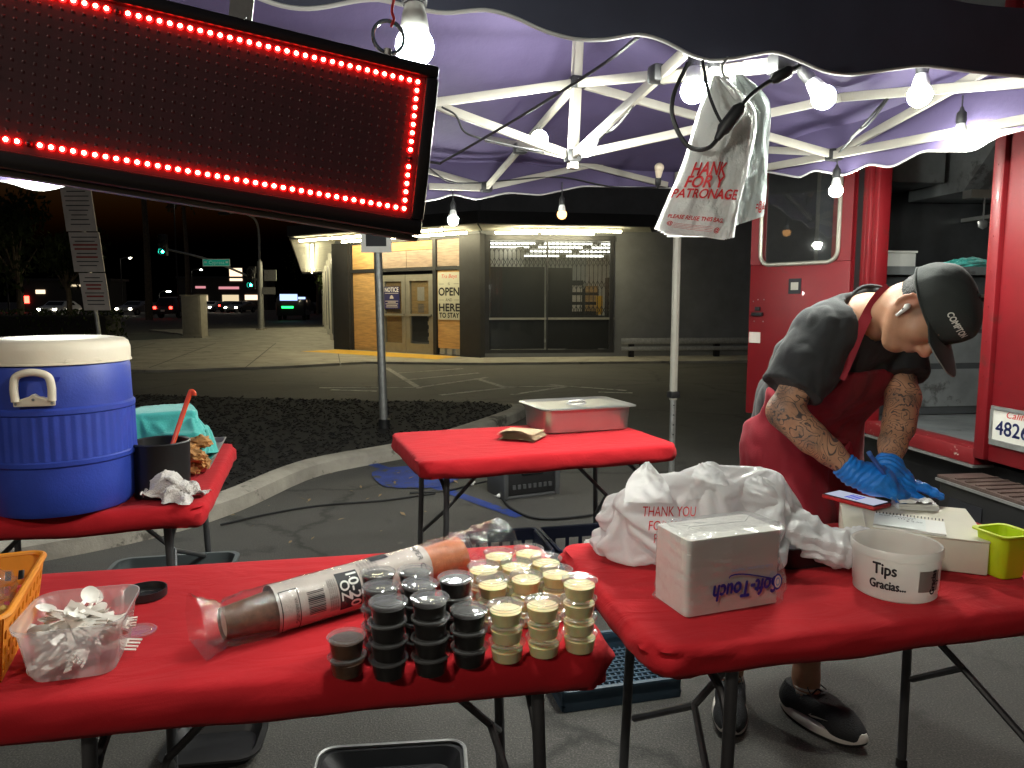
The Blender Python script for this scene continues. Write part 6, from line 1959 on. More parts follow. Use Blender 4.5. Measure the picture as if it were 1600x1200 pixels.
flap.grid(lambda u, v: Vector((NL / 2 + 0.002 + 0.05 * u + 0.006 * mnoise.noise(Vector((u * 5, v * 6, 0))), -NW * 0.42 + 0.06 * u + 0.012 * mnoise.noise(Vector((u * 6, v * 7, 3))), 0.004 + v * (NH * 1.05 - 0.02 * u) + 0.004 * mnoise.noise(Vector((u * 9, v * 3, 8))))), 14, 24)
flap.build('film_flap', M['packfilm'], npk, sharp=35)
yf = -NW / 2 - 0.0095
def nf(x, y): return Vector((0.022 - x, yf + 0.0008 * math.sin(x * 60), 0.047 - y))   # upside down
text_on(MB(), 'Soft-Touch', 0.046, nf, shear=0.2, width=0.155, bold=0.0014).build('lettering', M['blueink'], npk)
text_on(MB(), 'Cafe Dispenser Napkins', 0.010, lambda x, y: Vector((0.035 - x, yf, 0.086 - y)), width=0.10).build('lettering', M['paleblue'], npk)
sw = [(0.045 - 0.065 * math.cos(t), yf - 0.0003, 0.066 + 0.012 * math.sin(t * 1.5 + 0.5)) for t in np.linspace(0, math.pi, 16)]
MB().tube(sw, 0.0016, 5, flat=0.3).build('swoosh', M['blueink'], npk)
for rr_, m in ((0.013, 'blueink'), (0.010, 'white'), (0.007, 'paleblue'), (0.0045, 'white')):
    MB().add([(0.098 + rr_ * 0.8 * math.cos(a), yf - 0.001 - (0.014 - rr_) * 0.06, 0.050 + rr_ * 1.3 * math.sin(a)) for a in np.linspace(0, 2 * math.pi, 20, endpoint=False)], [tuple(range(20))]).build('emblem', M[m], npk)

# tip tub
M['milky'] = film('milky_tub', (0.92, 0.90, 0.86), body=0.62, gloss_rough=0.28, gl=1.0, translucent=0.4)
tt = thing('tip_tub', 'frosted round plastic tip tub with handwritten Tips Gracias', 'tub', (0.822, 1.525, TZ + 0.003))
TR = 0.085
def tub_r(z): return TR - 0.004 + 0.006 * z / 0.105
MB().lathe([(0.001, 0.001), (TR - 0.010, 0.0), (TR - 0.004, 0.004), (TR - 0.0035, 0.018), (TR - 0.002, 0.020), (TR + 0.001, 0.088), (TR + 0.0045, 0.090), (TR + 0.005, 0.104), (TR + 0.002, 0.108), (TR - 0.001, 0.106), (TR - 0.002, 0.09), (TR - 0.006, 0.02), (TR - 0.012, 0.004)], 64).build('wall', M['milky'], tt, sharp=50)
def tubpt(x, y, off=0.0008):
    th = R(-104) + x / TR
    r_ = tub_r(y) + 0.0025 + off
    return Vector((r_ * math.cos(th), r_ * math.sin(th), y))
def tubtext(s, x, y, size, w=None, bold=0.0009, rot=False):
    f = (lambda px, py: tubpt(x - py, y + px)) if rot else (lambda px, py: tubpt(x + px, y + py))
    text_on(MB(), s, size, f, width=w, bold=bold).build('lettering', M['ink'], tt)
tubtext('Tips', -0.040, 0.069, 0.034, 0.044)
tubtext('Gracias...', -0.034, 0.036, 0.026, 0.068)
b = MB(); b.grid(lambda u, v: tubpt(0.024 + u * 0.05, 0.028 + v * 0.045, 0.0004), 10, 4)
b.build('sticker', mat('grey_sticker', (0.32, 0.28, 0.25), 0.5), tt)
tubtext('Gracias', 0.058, 0.048, 0.018, 0.052, rot=True)
tubtext(': )', 0.068, 0.046, 0.012, None, rot=True)
bill = thing('folded_banknote', 'crumpled pale paper note lying inside the tip tub', 'banknote', (0.835, 1.56, TZ + 0.03))
crumple_ball((0, 0, 0), 0.03, 2, mat('paper_note', (0.55, 0.53, 0.45), 0.8), 'note', 3, 0.6, 6, bill, (1.2, 1, 0.6))

# lime green cup
M['lime'] = mat('lime_plastic', (0.52, 0.66, 0.015), 0.4, var=0.06, vscale=10)
lc = thing('lime_cup', 'lime green square plastic cup at the right end of the table', 'cup', (1.115, 1.62, TZ + 0.003), R(14))
b = MB(); b.loft([rr_ring(.062, .062, .014, 0), rr_ring(.066, .066, .014, .004), rr_ring(.082, .082, .016, .096), rr_ring(.100, .096, .018, .0985), rr_ring(.100, .096, .018, .102), rr_ring(.080, .080, .016, .1015), rr_ring(.062, .062, .014, .006)], caps=False)
b.f.append(tuple(reversed(range(64)))); b.mi.append(0); b.f.append(tuple(64 * 6 + i for i in range(64))); b.mi.append(0)
b.build('wall', M['lime'], lc, sharp=45)

# flat cream box with phone, notebook, pads
M['boxcream'] = mat('cream_box', (0.66, 0.62, 0.50), 0.6, var=0.06, bump=0.05, bscale=50)
cbx = thing('cream_box', 'wide flat cream box the man writes on', 'box', (0.99, 1.795, TZ + 0.003), R(-22))
MB().box((0, 0, 0.038), (0.30, 0.29, 0.076)).build('shell', M['boxcream'], cbx, bevel=0.004)
MB().box((-0.10, 0.0, 0.079), (0.005, 0.29, 0.004)).build('lid_edge', mat('cream_box_edge', (0.7, 0.66, 0.55), 0.6), cbx)
MB().box((0.0, 0.0, 0.0775), (0.302, 0.292, 0.004)).build('lid', M['boxcream'], cbx, bevel=0.0015)
btop = TZ + 0.003 + 0.0805
ph_ = thing('smartphone', 'smartphone in a red case with lit screen on the cream box', 'phone', tuple(on_z(1337, 785, btop)), R(-58))
MB().box((0, 0, 0.006), (0.155, 0.078, 0.011)).build('case', mat('red_case', (0.45, 0.02, 0.02), 0.4), ph_, bevel=0.004)
MB().box((0, 0, 0.0122), (0.150, 0.073, 0.0015)).build('bezel', M['black'], ph_, bevel=0.0005)
MB().box((0, 0, 0.0132), (0.140, 0.066, 0.0006)).build('screen', emis('phone_screen', (0.55, 0.58, 0.72), 0.75), ph_)
for k in range(4):
    MB().box((0.012 - k * 0.010, 0.0, 0.0137), (0.005, 0.044, 0.0003)).build('screen_text', emis('phone_blue', (0.05, 0.08, 0.8), 0.7), ph_)
nb_ = thing('spiral_notebook', 'white spiral notebook with handwriting behind the tip tub', 'notebook', tuple(on_z(1420, 821, btop)), R(-28))
b = MB(); b.grid(lambda u, v: Vector(((u - .5) * .15, (v - .5) * .11, 0.006 + 0.008 * max(0, .25 - u) + 0.002 * math.sin(u * 5))), 14, 8)
b.build('page', mat('page_white', (0.75, 0.78, 0.76), 0.7, var=0.02), nb_)
MB().box((0, 0, 0.0025), (0.152, 0.112, 0.005)).build('pages', M['white'], nb_)
for k in range(20):
    MB().tube([(-0.072 + k * 0.0076, 0.051, 0.008), (-0.072 + k * 0.0076, 0.055, 0.011), (-0.072 + k * 0.0076, 0.059, 0.008)], 0.0012, 5).build('coil', M['black'], nb_)
for k, s_ in enumerate(('Iced Horchata', '(1) 57', '$ 9.50', '.')):
    text_on(MB(), s_, 0.014, lambda x, y: Vector((-0.025 + k * 0.018 + x, 0.034 - k * 0.016 + y, 0.0096))).build('handwriting', M['ink'], nb_)
od = thing('order_pad', 'small white order pad under the gloved hands', 'pad', tuple(on_z(1428, 793, btop)), R(-10))
for k in range(5):
    MB().box((0.001 * (k % 3), 0.001 * (k % 2), 0.002 + k * 0.003), (0.095, 0.06, 0.0025), rz=0.02 * (k % 3)).build('sheet', M['white'], od)
b = MB(); b.grid(lambda u, v: Vector(((u - .62) * .11, (v - .5) * .065, 0.018 + 0.018 * abs(mnoise.noise(Vector((u * 4, v * 5, 2)))) + 0.012 * (u < 0.2))), 16, 12)
b.build('loose_sheet', M['white'], od, sharp=40)
bt = thing('black_food_tray', 'black plastic tray under the carrier bags by the tip tub', 'tray', (0.70, 1.72, TZ + 0.003), R(14))
b = MB(); b.loft([rr_ring(.17, .12, .02, 0), rr_ring(.20, .15, .03, .055), rr_ring(.215, .165, .03, .055), rr_ring(.198, .148, .03, .0545), rr_ring(.165, .115, .02, .006)], caps=False)
b.f.append(tuple(reversed(range(64)))); b.mi.append(0); b.f.append(tuple(64 * 4 + i for i in range(64))); b.mi.append(0)
b.build('shell', M['black'], bt, sharp=40)

# ================================================================== RED FOOD TRUCK
M['truckred'] = mat('truck_red_paint', (0.175, 0.004, 0.008), 0.48, var=0.18, vscale=2.5, coat=0.1, bump=0.06, bscale=5, wear=(0.13, 0.012, 0.012), wscale=5, wlim=0.58)
M['sillred'] = mat('truck_red_worn', (0.17, 0.007, 0.010), 0.5, var=0.15, vscale=6, wear=(0.55, 0.46, 0.38), wscale=16, wlim=0.60)
M['diamond'] = mat('step_tread', (0.10, 0.065, 0.055), 0.6, metal=0.4, var=0.4, vscale=10, bump=0.5, bscale=90)
M['inner'] = mat('truck_inner_sheet', (0.20, 0.21, 0.215), 0.4, metal=0.45, var=0.3, vscale=3, rvar=0.15, wear=(0.10, 0.10, 0.10), wscale=4, wlim=0.56)
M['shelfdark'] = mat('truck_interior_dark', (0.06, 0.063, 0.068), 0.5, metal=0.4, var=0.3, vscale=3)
TP = Vector((2.327, 3.705, 0)); tu = Vector((-0.135, 0.991, 0)).normalized()   # along the open face, away from the camera
tn = Vector((-tu.y, tu.x, 0))                                             # outwards, towards the stall
TS = 1.3
def fT(s, z, o=0.0): return TP + (tu * s + tn * o) * TS + Vector((0, 0, 0.606 + (z - 0.78) * TS))
truck = thing('food_truck', 'red step-van food truck with open rear door at the right', 'truck', tuple(TP))
def tpart(name, s0, s1, z0, z1, o0, o1, m, parent=None, bevel=0.0):
    return fbox(MB(), fT, s0, s1, z0, z1, o0, o1).build(name, M[m] if isinstance(m, str) else m, parent or truck, bevel=bevel, world=True)
FZ = 0.78
tpart('rear_panel', -1.3, -0.107, FZ - 0.02, 2.75, -0.06, 0.0, 'truckred', bevel=0.004)
tpart('corner_post', -0.105, -0.05, FZ - 0.02, 2.75, -0.07, 0.018, 'truckred', bevel=0.012)
for k in range(9):
    MB().lathe([(0.0005, 0.004), (0.004, 0.003), (0.005, 0)], 8, c=fT(-0.078, 0.95 + k * 0.13, 0.018), mat4=Vector((0, 0, 1)).rotation_difference(tn).to_matrix().to_4x4()).build('rivet', M['truckred'], truck, world=True)
tpart('sill', -0.05, 0.64, FZ - 0.05, FZ + 0.012, -0.10, 0.006, 'sillred', bevel=0.004)
tpart('sill_edge', -0.05, 0.64, FZ - 0.062, FZ - 0.052, -0.08, 0.012, 'galv')
tpart('header', -1.3, 1.3, 2.62, 2.75, -0.07, 0.001, 'truckred')
for k, (s0, s1) in enumerate(((0.64, 0.68), (0.69, 0.72), (0.73, 0.765))):
    tpart('door_jamb', s0, s1, FZ - 0.05, 2.75, -0.06, 0.004 + 0.008 * (k % 2), 'truckred', bevel=0.008)
tpart('rubber_seal', 0.767, 0.81, FZ - 0.05, 2.75, -0.05, 0.0, 'rubber')
tpart('rear_panel', 0.813, 1.02, FZ - 0.02, 2.75, -0.06, 0.0, 'truckred')
tpart('underbody', -1.3, 1.0, 0.45, FZ - 0.06, -0.3, -0.1, 'blackmetal')
# interior
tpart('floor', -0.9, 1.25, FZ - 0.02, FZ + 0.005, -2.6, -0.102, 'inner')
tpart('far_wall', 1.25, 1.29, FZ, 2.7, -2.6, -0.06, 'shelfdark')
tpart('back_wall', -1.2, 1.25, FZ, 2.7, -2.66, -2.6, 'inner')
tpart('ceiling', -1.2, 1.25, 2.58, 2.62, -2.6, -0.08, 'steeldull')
tpart('counter', 0.75, 1.24, 1.49, 1.53, -2.5, -0.08, 'inner')
tpart('counter_front', 0.80, 0.82, FZ + 0.01, 1.485, -2.5, -0.1, 'shelfdark')
tpart('shelf', 0.70, 0.79, 1.38, 1.395, -2.5, -0.09, 'steel')
tpart('wall_shelf', 0.85, 1.24, 1.80, 1.82, -2.0, -0.9, 'steel')
# extraction hood: slanted box
b = MB()
hp_ = [(0.60, 2.56), (0.60, 2.10), (0.80, 1.90), (1.21, 1.90), (1.21, 2.56)]
b.loft([[fT(s, z, o) for s, z in hp_] for o in (-1.55, -0.55)])
b.build('extractor_hood', M['inner'], truck, world=True, bevel=0.006)
tpart('hood_lip', 0.73, 0.79, 1.86, 1.90, -1.56, -0.54, 'steel')
tpart('wall_box', 0.87, 1.21, 1.95, 2.25, -0.5, -0.14, 'inner', bevel=0.004)
for k, (o, w, h, m) in enumerate(((-0.28, 0.10, 0.07, 'white'), (-1.0, 0.16, 0.05, 'cratenavy'), (-1.5, 0.14, 0.10, 'sign'), (-1.8, 0.2, 0.16, 'black'))):
    t = thing('kitchen_box', ('white', 'flat dark green', 'pale', 'black')[k] + ' container on the counter inside the truck', 'container', tuple(fT(0.95, 1.532, o)))
    fbox(MB(), fT, 0.87, 0.87 + w, 1.532, 1.532 + h, o - 0.09, o + 0.09).build('shell', M[m], t, world=True, bevel=0.006)
    fbox(MB(), fT, 0.865, 0.875 + w, 1.533 + h, 1.543 + h, o - 0.095, o + 0.095).build('lid', M[m], t, world=True)
tl2 = thing('teal_rag', 'teal rag lying on the counter inside the truck', 'cloth', tuple(fT(0.85, 1.53, -0.65)))
crumple_ball((0, 0, 0.03), 0.085, 7, M['teal'], 'heap', 4, 0.6, 4, tl2, (1.5, 1.0, 0.4))
for k, (o, z, w) in enumerate(((-1.15, 1.82, .3), (-1.6, 1.82, .25))):
    t = thing('paper_pile', ('loose white and red', 'flat grey')[k] + ' papers on the wall shelf inside the truck', 'papers', tuple(fT(1.0, z, o)))
    for j in range(4):
        fbox(MB(), fT, 0.89 + .01 * j, 1.09, z + .001 + j * .008, z + .007 + j * .008, o - w / 2 + .01 * j, o + w / 2).build('sheet', (M['white'], M['redink'], M['white'], M['sign'])[j], t, world=True)
bg_ = thing('flour_bag', 'white and red paper sack low inside the truck', 'sack', tuple(fT(0.55, 1.05, -1.6)))
tpart('low_shelf', 0.3, 1.0, 1.03, 1.048, -2.2, -1.3, 'steel')
crumple_ball((0, 0, 0.07), 0.08, 3, M['white'], 'sack', 4, 0.35, 4, bg_, (1.1, 1.0, 0.9))
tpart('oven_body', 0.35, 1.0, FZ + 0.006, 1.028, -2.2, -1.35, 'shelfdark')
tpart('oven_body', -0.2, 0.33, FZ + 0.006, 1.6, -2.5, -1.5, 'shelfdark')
for k, (sq, oq, hh, cm) in enumerate(((0.84, -0.95, 0.12, (0.08, 0.085, 0.09)), (0.88, -1.08, 0.10, (0.2, 0.2, 0.2)), (0.84, -1.25, 0.18, (0.05, 0.05, 0.05)), (0.80, -1.42, 0.15, (0.45, 0.42, 0.38)))):
    bp_ = fT(sq, 1.53, oq)
    t = thing('sauce_bottle', ('dark grey', 'mid grey', 'black', 'pale grey')[k] + ' bottle standing on the counter inside the truck', 'bottle', tuple(bp_))
    MB().lathe([(0.001, 0), (0.032, 0), (0.034, 0.004), (0.034, hh * 0.7), (0.014, hh * 0.88), (0.012, hh)], 16).build('flask', mat('bottle_%d' % k, cm, 0.35), t)
    MB().lathe([(0.014, hh), (0.014, hh + 0.02), (0.001, hh + 0.022)], 12).build('cap', M['white'], t)
for k in range(5):   # utensils hanging under the hood
    p0 = fT(0.74, 1.88, -0.62 - k * 0.18)
    t = thing('hanging_utensil', ('first', 'second', 'third', 'fourth', 'fifth')[k] + ' steel utensil from the door hanging under the extractor hood', 'utensil', tuple(p0 - Vector((0, 0, 0.22))))
    MB().bar((0, 0, 0.22), (0, 0, 0.05), 0.012, 0.004).build('handle', M['steeldull'], t)
    MB().lathe([(0.001, 0), (0.03, 0.015), (0.034, 0.05), (0.01, 0.06)], 14, squash=(1, 0.3)).build('blade', M['steeldull'], t)
for k, (z0_, z1_) in enumerate(((0.83, 1.02), (1.05, 1.20), (1.22, 1.36))):   # drawer fronts under the counter
    d_ = tpart('drawer', 0.795, 0.799, z0_, z1_, -1.9, -0.25, 'inner')
    tpart('drawer_handle', 0.775, 0.79, z1_ - 0.03, z1_ - 0.015, -1.4, -0.7, 'steel', d_)
# the open door, swung out past square
hinge = fT(0.815, 0, 0.02) * 1.0; hinge.z = 0; dw = Vector((-0.548, 0.836, 0)).normalized(); dn = Vector((-dw.y, dw.x, 0))
if dn.y > 0: dn = -dn
def fD(s, z, o=0.0): return hinge + (dw * s + dn * o) * TS + Vector((0, 0, 0.606 + (z - 0.78) * TS))
def dpart(name, s0, s1, z0, z1, o0, o1, m, parent=None, bevel=0.0):
    return fbox(MB(), fD, s0, s1, z0, z1, o0, o1).build(name, M[m] if isinstance(m, str) else m, parent, bevel=bevel, world=True)
DW = 0.60
door = dpart('door', 0.0, DW, FZ - 0.05, 1.56, -0.04, 0.0, 'truckred', truck, 0.006)
WZ0, WZ1, WS0, WS1 = 1.56, 2.34, 0.07, 0.53
dpart('door_rail', 0.0, WS0, WZ0 + .001, 2.5, -0.04, 0.0, 'truckred', door)
dpart('door_rail', WS1, DW, WZ0 + .001, 2.5, -0.04, 0.0, 'truckred', door)
dpart('door_rail', WS0, WS1, WZ1, 2.5, -0.04, -0.001, 'truckred', door)
fr_ = [fD(x * 1.0 + (WS0 + WS1) / 2, y + (WZ0 + WZ1) / 2, 0.004) for x, y, _, _ in rrect(WS1 - WS0 + 0.005, WZ1 - WZ0 + 0.005, 0.06, 8)]
MB().tube(fr_, 0.014, 8, closed=True).build('window_seal', M['alu'], door, world=True)
pv = [fD(x + (WS0 + WS1) / 2, y + (WZ0 + WZ1) / 2, -0.012) for x, y, _, _ in rrect(WS1 - WS0, WZ1 - WZ0, 0.06, 8)]
b = MB(); b.add(pv, [tuple(range(len(pv)))])
b.build('pane', M['glass'], door, world=True)
dpart('badge', 0.27, 0.345, 1.40, 1.48, 0.001, 0.004, 'ink', door)
dpart('badge_text', 0.285, 0.33, 1.42, 1.46, 0.0045, 0.005, 'alu', door)
dpart('latch', 0.50, 0.57, 1.28, 1.30, 0.001, 0.02, 'blackmetal', door, 0.004)
dpart('latch', 0.52, 0.55, 1.31, 1.33, 0.001, 0.012, 'blackmetal', door)
for s_, z_ in ((0.50, 1.37), (0.54, 1.37), (0.57, 1.36), (0.5, 1.25), (0.56, 1.25)):
    MB().lathe([(0.0005, 0.004), (0.004, 0.003), (0.005, 0)], 8, c=fD(s_, z_, 0.001), mat4=Vector((0, 0, 1)).rotation_difference(dn).to_matrix().to_4x4()).build('rivet', M['galv'], door, world=True)
dpart('sticker', 0.515, 0.59, 1.13, 1.19, 0.001, 0.003, 'sign', door)
# licence plate
pl_ = thing('licence_plate', 'white California licence plate with dark blue numbers on the red truck', 'plate', tuple(fT(-0.264, 0.842, 0.006)))
ps0, ps1, pz0, pz1 = -0.44, -0.128, 0.842, 0.966
fbox(MB(), fT, ps0, ps1, pz0, pz1, 0.006, 0.009).build('plate', mat('plate_white', (0.66, 0.64, 0.58), 0.4, var=0.08), pl_, world=True)
pfn = lambda x, y: fT(-0.284 - x, 0.893 + y, 0.0105)
text_on(MB(), '4826K17', 0.074, pfn, width=0.275, bold=0.0014).build('lettering', mat('plate_blue', (0.02, 0.03, 0.14), 0.5), pl_, world=True)
text_on(MB(), 'California', 0.036, lambda x, y: fT(-0.27 - x, 0.948 + y, 0.0105), shear=0.3, width=0.16).build('lettering', M['redink'], pl_, world=True)
b = MB()
for a_, c_ in (((ps0 - .006, pz0 - .014), (ps1 + .006, pz0 + .006)), ((ps0 - .006, pz1 - .006), (ps1 + .006, pz1 + .008))):
    fbox(b, fT, a_[0], c_[0], a_[1], c_[1], 0.009, 0.014)
for s_ in (ps0 - .008, ps1 - .002):
    fbox(b, fT, s_, s_ + .01, pz0 + .0065, pz1 - .0065, 0.009, 0.0145)
b.build('holder', M['galv'], pl_, world=True)
# step bumper
bp = fbox(MB(), fT, -1.2, -0.10, 0.44, 0.695, 0.02, 0.19).build('step_bumper', M['black'], truck, bevel=0.012, world=True)
tpart('tread', -1.2, -0.10, 0.697, 0.712, 0.012, 0.20, 'diamond', bp, 0.003)
for k in range(21):
    tpart('tread_rib', -1.19 + k * 0.05, -1.178 + k * 0.05, 0.712, 0.7165, 0.02, 0.19, 'diamond', bp)
tpart('tread_edge', -1.2, -0.099, 0.690, 0.70, 0.201, 0.206, 'galv', bp)
tpart('lower_rail', -1.2, -0.36, 0.50, 0.515, 0.191, 0.202, 'galv', bp)
tpart('step_recess', -0.32, -0.16, 0.50, 0.64, 0.1905, 0.194, 'ink', bp)
for s_ in (-0.9, 1.2):
    w = MB().lathe([(0.2, -0.12), (0.36, -0.11), (0.38, -0.03), (0.38, 0.03), (0.36, 0.11), (0.2, 0.12)], 28, mat4=Matrix.Rotation(math.atan2(tu.y, tu.x), 4, 'Z') @ Matrix.Rotation(R(90), 4, 'X'), c=(fT(s_, 0, -0.9).x, fT(s_, 0, -0.9).y, 0.38)).build('wheel', M['tyre'], truck, world=True)
# ================================================================== THE MAN WRITING AN ORDER
def V3(*a): return np.array(a, float)
def nrm(v): return v / np.linalg.norm(v)
shR, shL = V3(0.865, 2.045, 1.270), V3(1.130, 2.20, 1.270)
Lv = nrm((shL - shR) * V3(1, 1, 0)); Fv = V3(Lv[1], -Lv[0], 0)       # his left, his front
if Fv[1] > 0: Fv = -Fv
pel, wai, che, upp = V3(0.93, 2.37, 0.90), V3(0.945, 2.31, 1.05), V3(0.975, 2.20, 1.17), V3(1.0, 2.12, 1.265)
NB = V3(1.005, 2.085, 1.325)
hc = V3(1.057, 1.885, 1.336)
hf = nrm(V3(0.10, -0.31, -0.945)); hu = V3(0.68, -0.69, 0.25); hu = nrm(hu - hf * (hu @ hf)); hr = np.cross(hf, hu)
HS = 0.93
HR = np.stack([hr, hf, hu]) / HS     # local head axes: right, front, up
def hp3(r, f, u): return hc + (hr * r + hf * f + hu * u) * HS
elR, wrR = V3(0.742, 1.985, 1.062), V3(0.905, 1.915, 0.908)
elL, wrL = V3(1.125, 2.10, 1.085), V3(1.005, 1.935, 0.910)
hipR, hipL = pel - Lv * 0.085 + V3(0, 0, -0.02), pel + Lv * 0.085 + V3(0, 0, -0.02)
knR, knL = V3(0.775, 2.30, 0.48), V3(0.985, 2.30, 0.48)
anR, anL = V3(0.735, 2.345, 0.09), V3(0.962, 2.275, 0.09)

def torso(s, g=0.0, k=0.06):
    for q in (-1, 1):
        s.chain([pel + q * Lv * 0.075, wai + q * Lv * 0.062, che + q * Lv * 0.082, upp + q * Lv * 0.080], [0.105 + g, 0.100 + g, 0.107 + g, 0.085 + g], k)
    s.cone(shR, shL, 0.062 + g, 0.062 + g, k)
    return s

body = SDF()
torso(body, -0.012)
body.cone(NB + V3(0, 0.02, -0.03), hp3(0, -0.035, -0.055), 0.064, 0.056, 0.04)
body.cone(NB - Lv * 0.03, NB + Lv * 0.03, 0.055, 0.055, 0.04)
body.chain([shR, elR, elR * 0.35 + wrR * 0.65, wrR], [0.052, 0.042, 0.034, 0.026], 0.02)
body.cone(elR, elR * 0.6 + wrR * 0.4 + V3(-0.004, -0.008, -0.006), 0.040, 0.042, 0.02)
body.chain([shL, elL, elL * 0.35 + wrL * 0.65, wrL], [0.052, 0.042, 0.034, 0.026], 0.02)
body.cone(elL, elL * 0.6 + wrL * 0.4 + V3(0.006, -0.004, -0.004), 0.040, 0.041, 0.02)
body.cone(wrR, wrR + V3(0.06, -0.008, -0.016), 0.022, 0.018, 0.01).cone(wrL, wrL + V3(0.04, 0.006, -0.026), 0.022, 0.017, 0.01)
for hp_j, kn, an, fd in ((hipR, knR, anR, nrm(V3(-0.30, -0.95, 0))), (hipL, knL, anL, nrm(V3(0.52, -0.855, 0)))):
    body.chain([hp_j, kn, kn * 0.68 + an * 0.32 + V3(0, 0.018, 0), an + V3(0, 0.012, 0.05), an], [0.085, 0.055, 0.056, 0.037, 0.036], 0.03)
    body.cone(an, an + fd * 0.08 + V3(0, 0, -0.045), 0.034, 0.024, 0.02)
# head
body.ell(hp3(0, -0.010, 0.020), (0.075, 0.096, 0.102), HR, 0.02)
body.ell(hp3(0, 0.028, -0.045), (0.060, 0.062, 0.072), HR, 0.03)
body.ell(hp3(0, 0.068, -0.096), (0.030, 0.020, 0.020), HR, 0.03)           # chin
for q in (-1, 1):
    body.cone(hp3(q * 0.058, -0.012, -0.045), hp3(q * 0.022, 0.062, -0.098), 0.020, 0.016, 0.03)   # jaw line
    body.ell(hp3(q * 0.040, 0.058, -0.026), (0.026, 0.022, 0.026), HR, 0.03)   # cheek
    body.ell(hp3(q * 0.031, 0.076, 0.010), (0.017, 0.011, 0.011), HR, 0.008)   # lid
    body.ell(hp3(q * 0.030, 0.078, 0.030), (0.024, 0.012, 0.009), HR, 0.012)   # brow
    body.ell(hp3(q * 0.012, 0.101, -0.034), (0.009, 0.010, 0.008), HR, 0.006)  # nostril
body.cone(hp3(0, 0.088, 0.014), hp3(0, 0.112, -0.026), 0.009, 0.0125, 0.012)
body.ell(hp3(0, 0.113, -0.030), (0.012, 0.010, 0.010), HR, 0.008)
body.ell(hp3(0, 0.084, -0.055), (0.027, 0.016, 0.013), HR, 0.02)
body.ell(hp3(0, 0.097, -0.0585), (0.021, 0.0075, 0.0045), HR, 0.004)       # lips
body.ell(hp3(0, 0.095, -0.0685), (0.018, 0.0075, 0.0055), HR, 0.004)
for q in (-1, 1):                                                           # ears
    rim = [hp3(q * (0.074 + 0.012 * (0.5 + 0.5 * math.cos(a))), -0.020 - 0.015 * math.cos(a), -0.016 + 0.029 * math.sin(a)) for a in np.linspace(-1.3, 3.6, 9)]
    body.chain(rim, [0.0058] * 9, 0.004)
    body.ell(hp3(q * 0.076, -0.018, -0.016), (0.006, 0.014, 0.024), HR, 0.006)
    body.ell(hp3(q * 0.076, -0.008, -0.044), (0.006, 0.008, 0.010), HR, 0.006)
h = 0.0045
Dm = body.field(h)
V, Q = surface_nets(Dm, body.lo, h, 1)
man = thing('person', 'man in black cap, black shirt and red apron bending to write, blue gloves', 'person', (0.87, 2.31, 0.0))
org = np.array([0.87, 2.31, 0.0])
me = np_mesh('body', V - org, Q)
# masks painted per vertex: tattoos on the arms, lips, stubble
def seg_t(P, a, b):
    ba = b - a; t = np.clip((P - a) @ ba / (ba @ ba), 0, 1)
    return t, np.linalg.norm(P - a - t[:, None] * ba, axis=1)
tat = np.zeros(len(V))
for a, b_ in ((shR, elR), (elR, wrR), (shL, elL), (elL, wrL)):
    t, d = seg_t(V, a, b_); tat = np.maximum(tat, (d < 0.075).astype(float))
for w, e in ((wrR, elR), (wrL, elL)):
    t, d = seg_t(V, w, e); tat *= 1 - ((t < 0.12) & (d < 0.08))
loc = (V - hc) @ HR.T
lips = np.exp(-((loc[:, 0] / 0.020) ** 2 + ((loc[:, 1] - 0.100) / 0.012) ** 2 + ((loc[:, 2] + 0.063) / 0.009) ** 2))
brow = np.exp(-(((np.abs(loc[:, 0]) - 0.030) / 0.020) ** 4 + ((loc[:, 1] - 0.088) / 0.014) ** 4 + ((loc[:, 2] - 0.031) / 0.0055) ** 4))
lash = np.exp(-(((np.abs(loc[:, 0]) - 0.031) / 0.016) ** 4 + ((loc[:, 1] - 0.086) / 0.010) ** 2 + ((loc[:, 2] - 0.003) / 0.0028) ** 2))
side_ = np.exp(-(((np.abs(loc[:, 0]) - 0.068) / 0.02) ** 4 + ((loc[:, 1] - 0.008) / 0.016) ** 4 + ((loc[:, 2] - 0.004) / 0.026) ** 4)) * 0.6
hairm = np.maximum(np.maximum(brow, lash), side_)
blush = np.exp(-((loc[:, 0] / 0.03) ** 2 + ((loc[:, 1] - 0.113) / 0.018) ** 2 + ((loc[:, 2] + 0.03) / 0.02) ** 2)) + np.exp(-(((np.abs(loc[:, 0]) - 0.085) / 0.012) ** 2 + ((loc[:, 1] + 0.02) / 0.03) ** 2 + (loc[:, 2] / 0.035) ** 2))
for nm_, arr in (('tattoo', tat), ('lips', lips), ('browhair', hairm), ('blush', np.clip(blush, 0, 1))):
    at_ = me.attributes.new(nm_, 'FLOAT', 'POINT'); at_.data.foreach_set('value', arr.astype(np.float32))

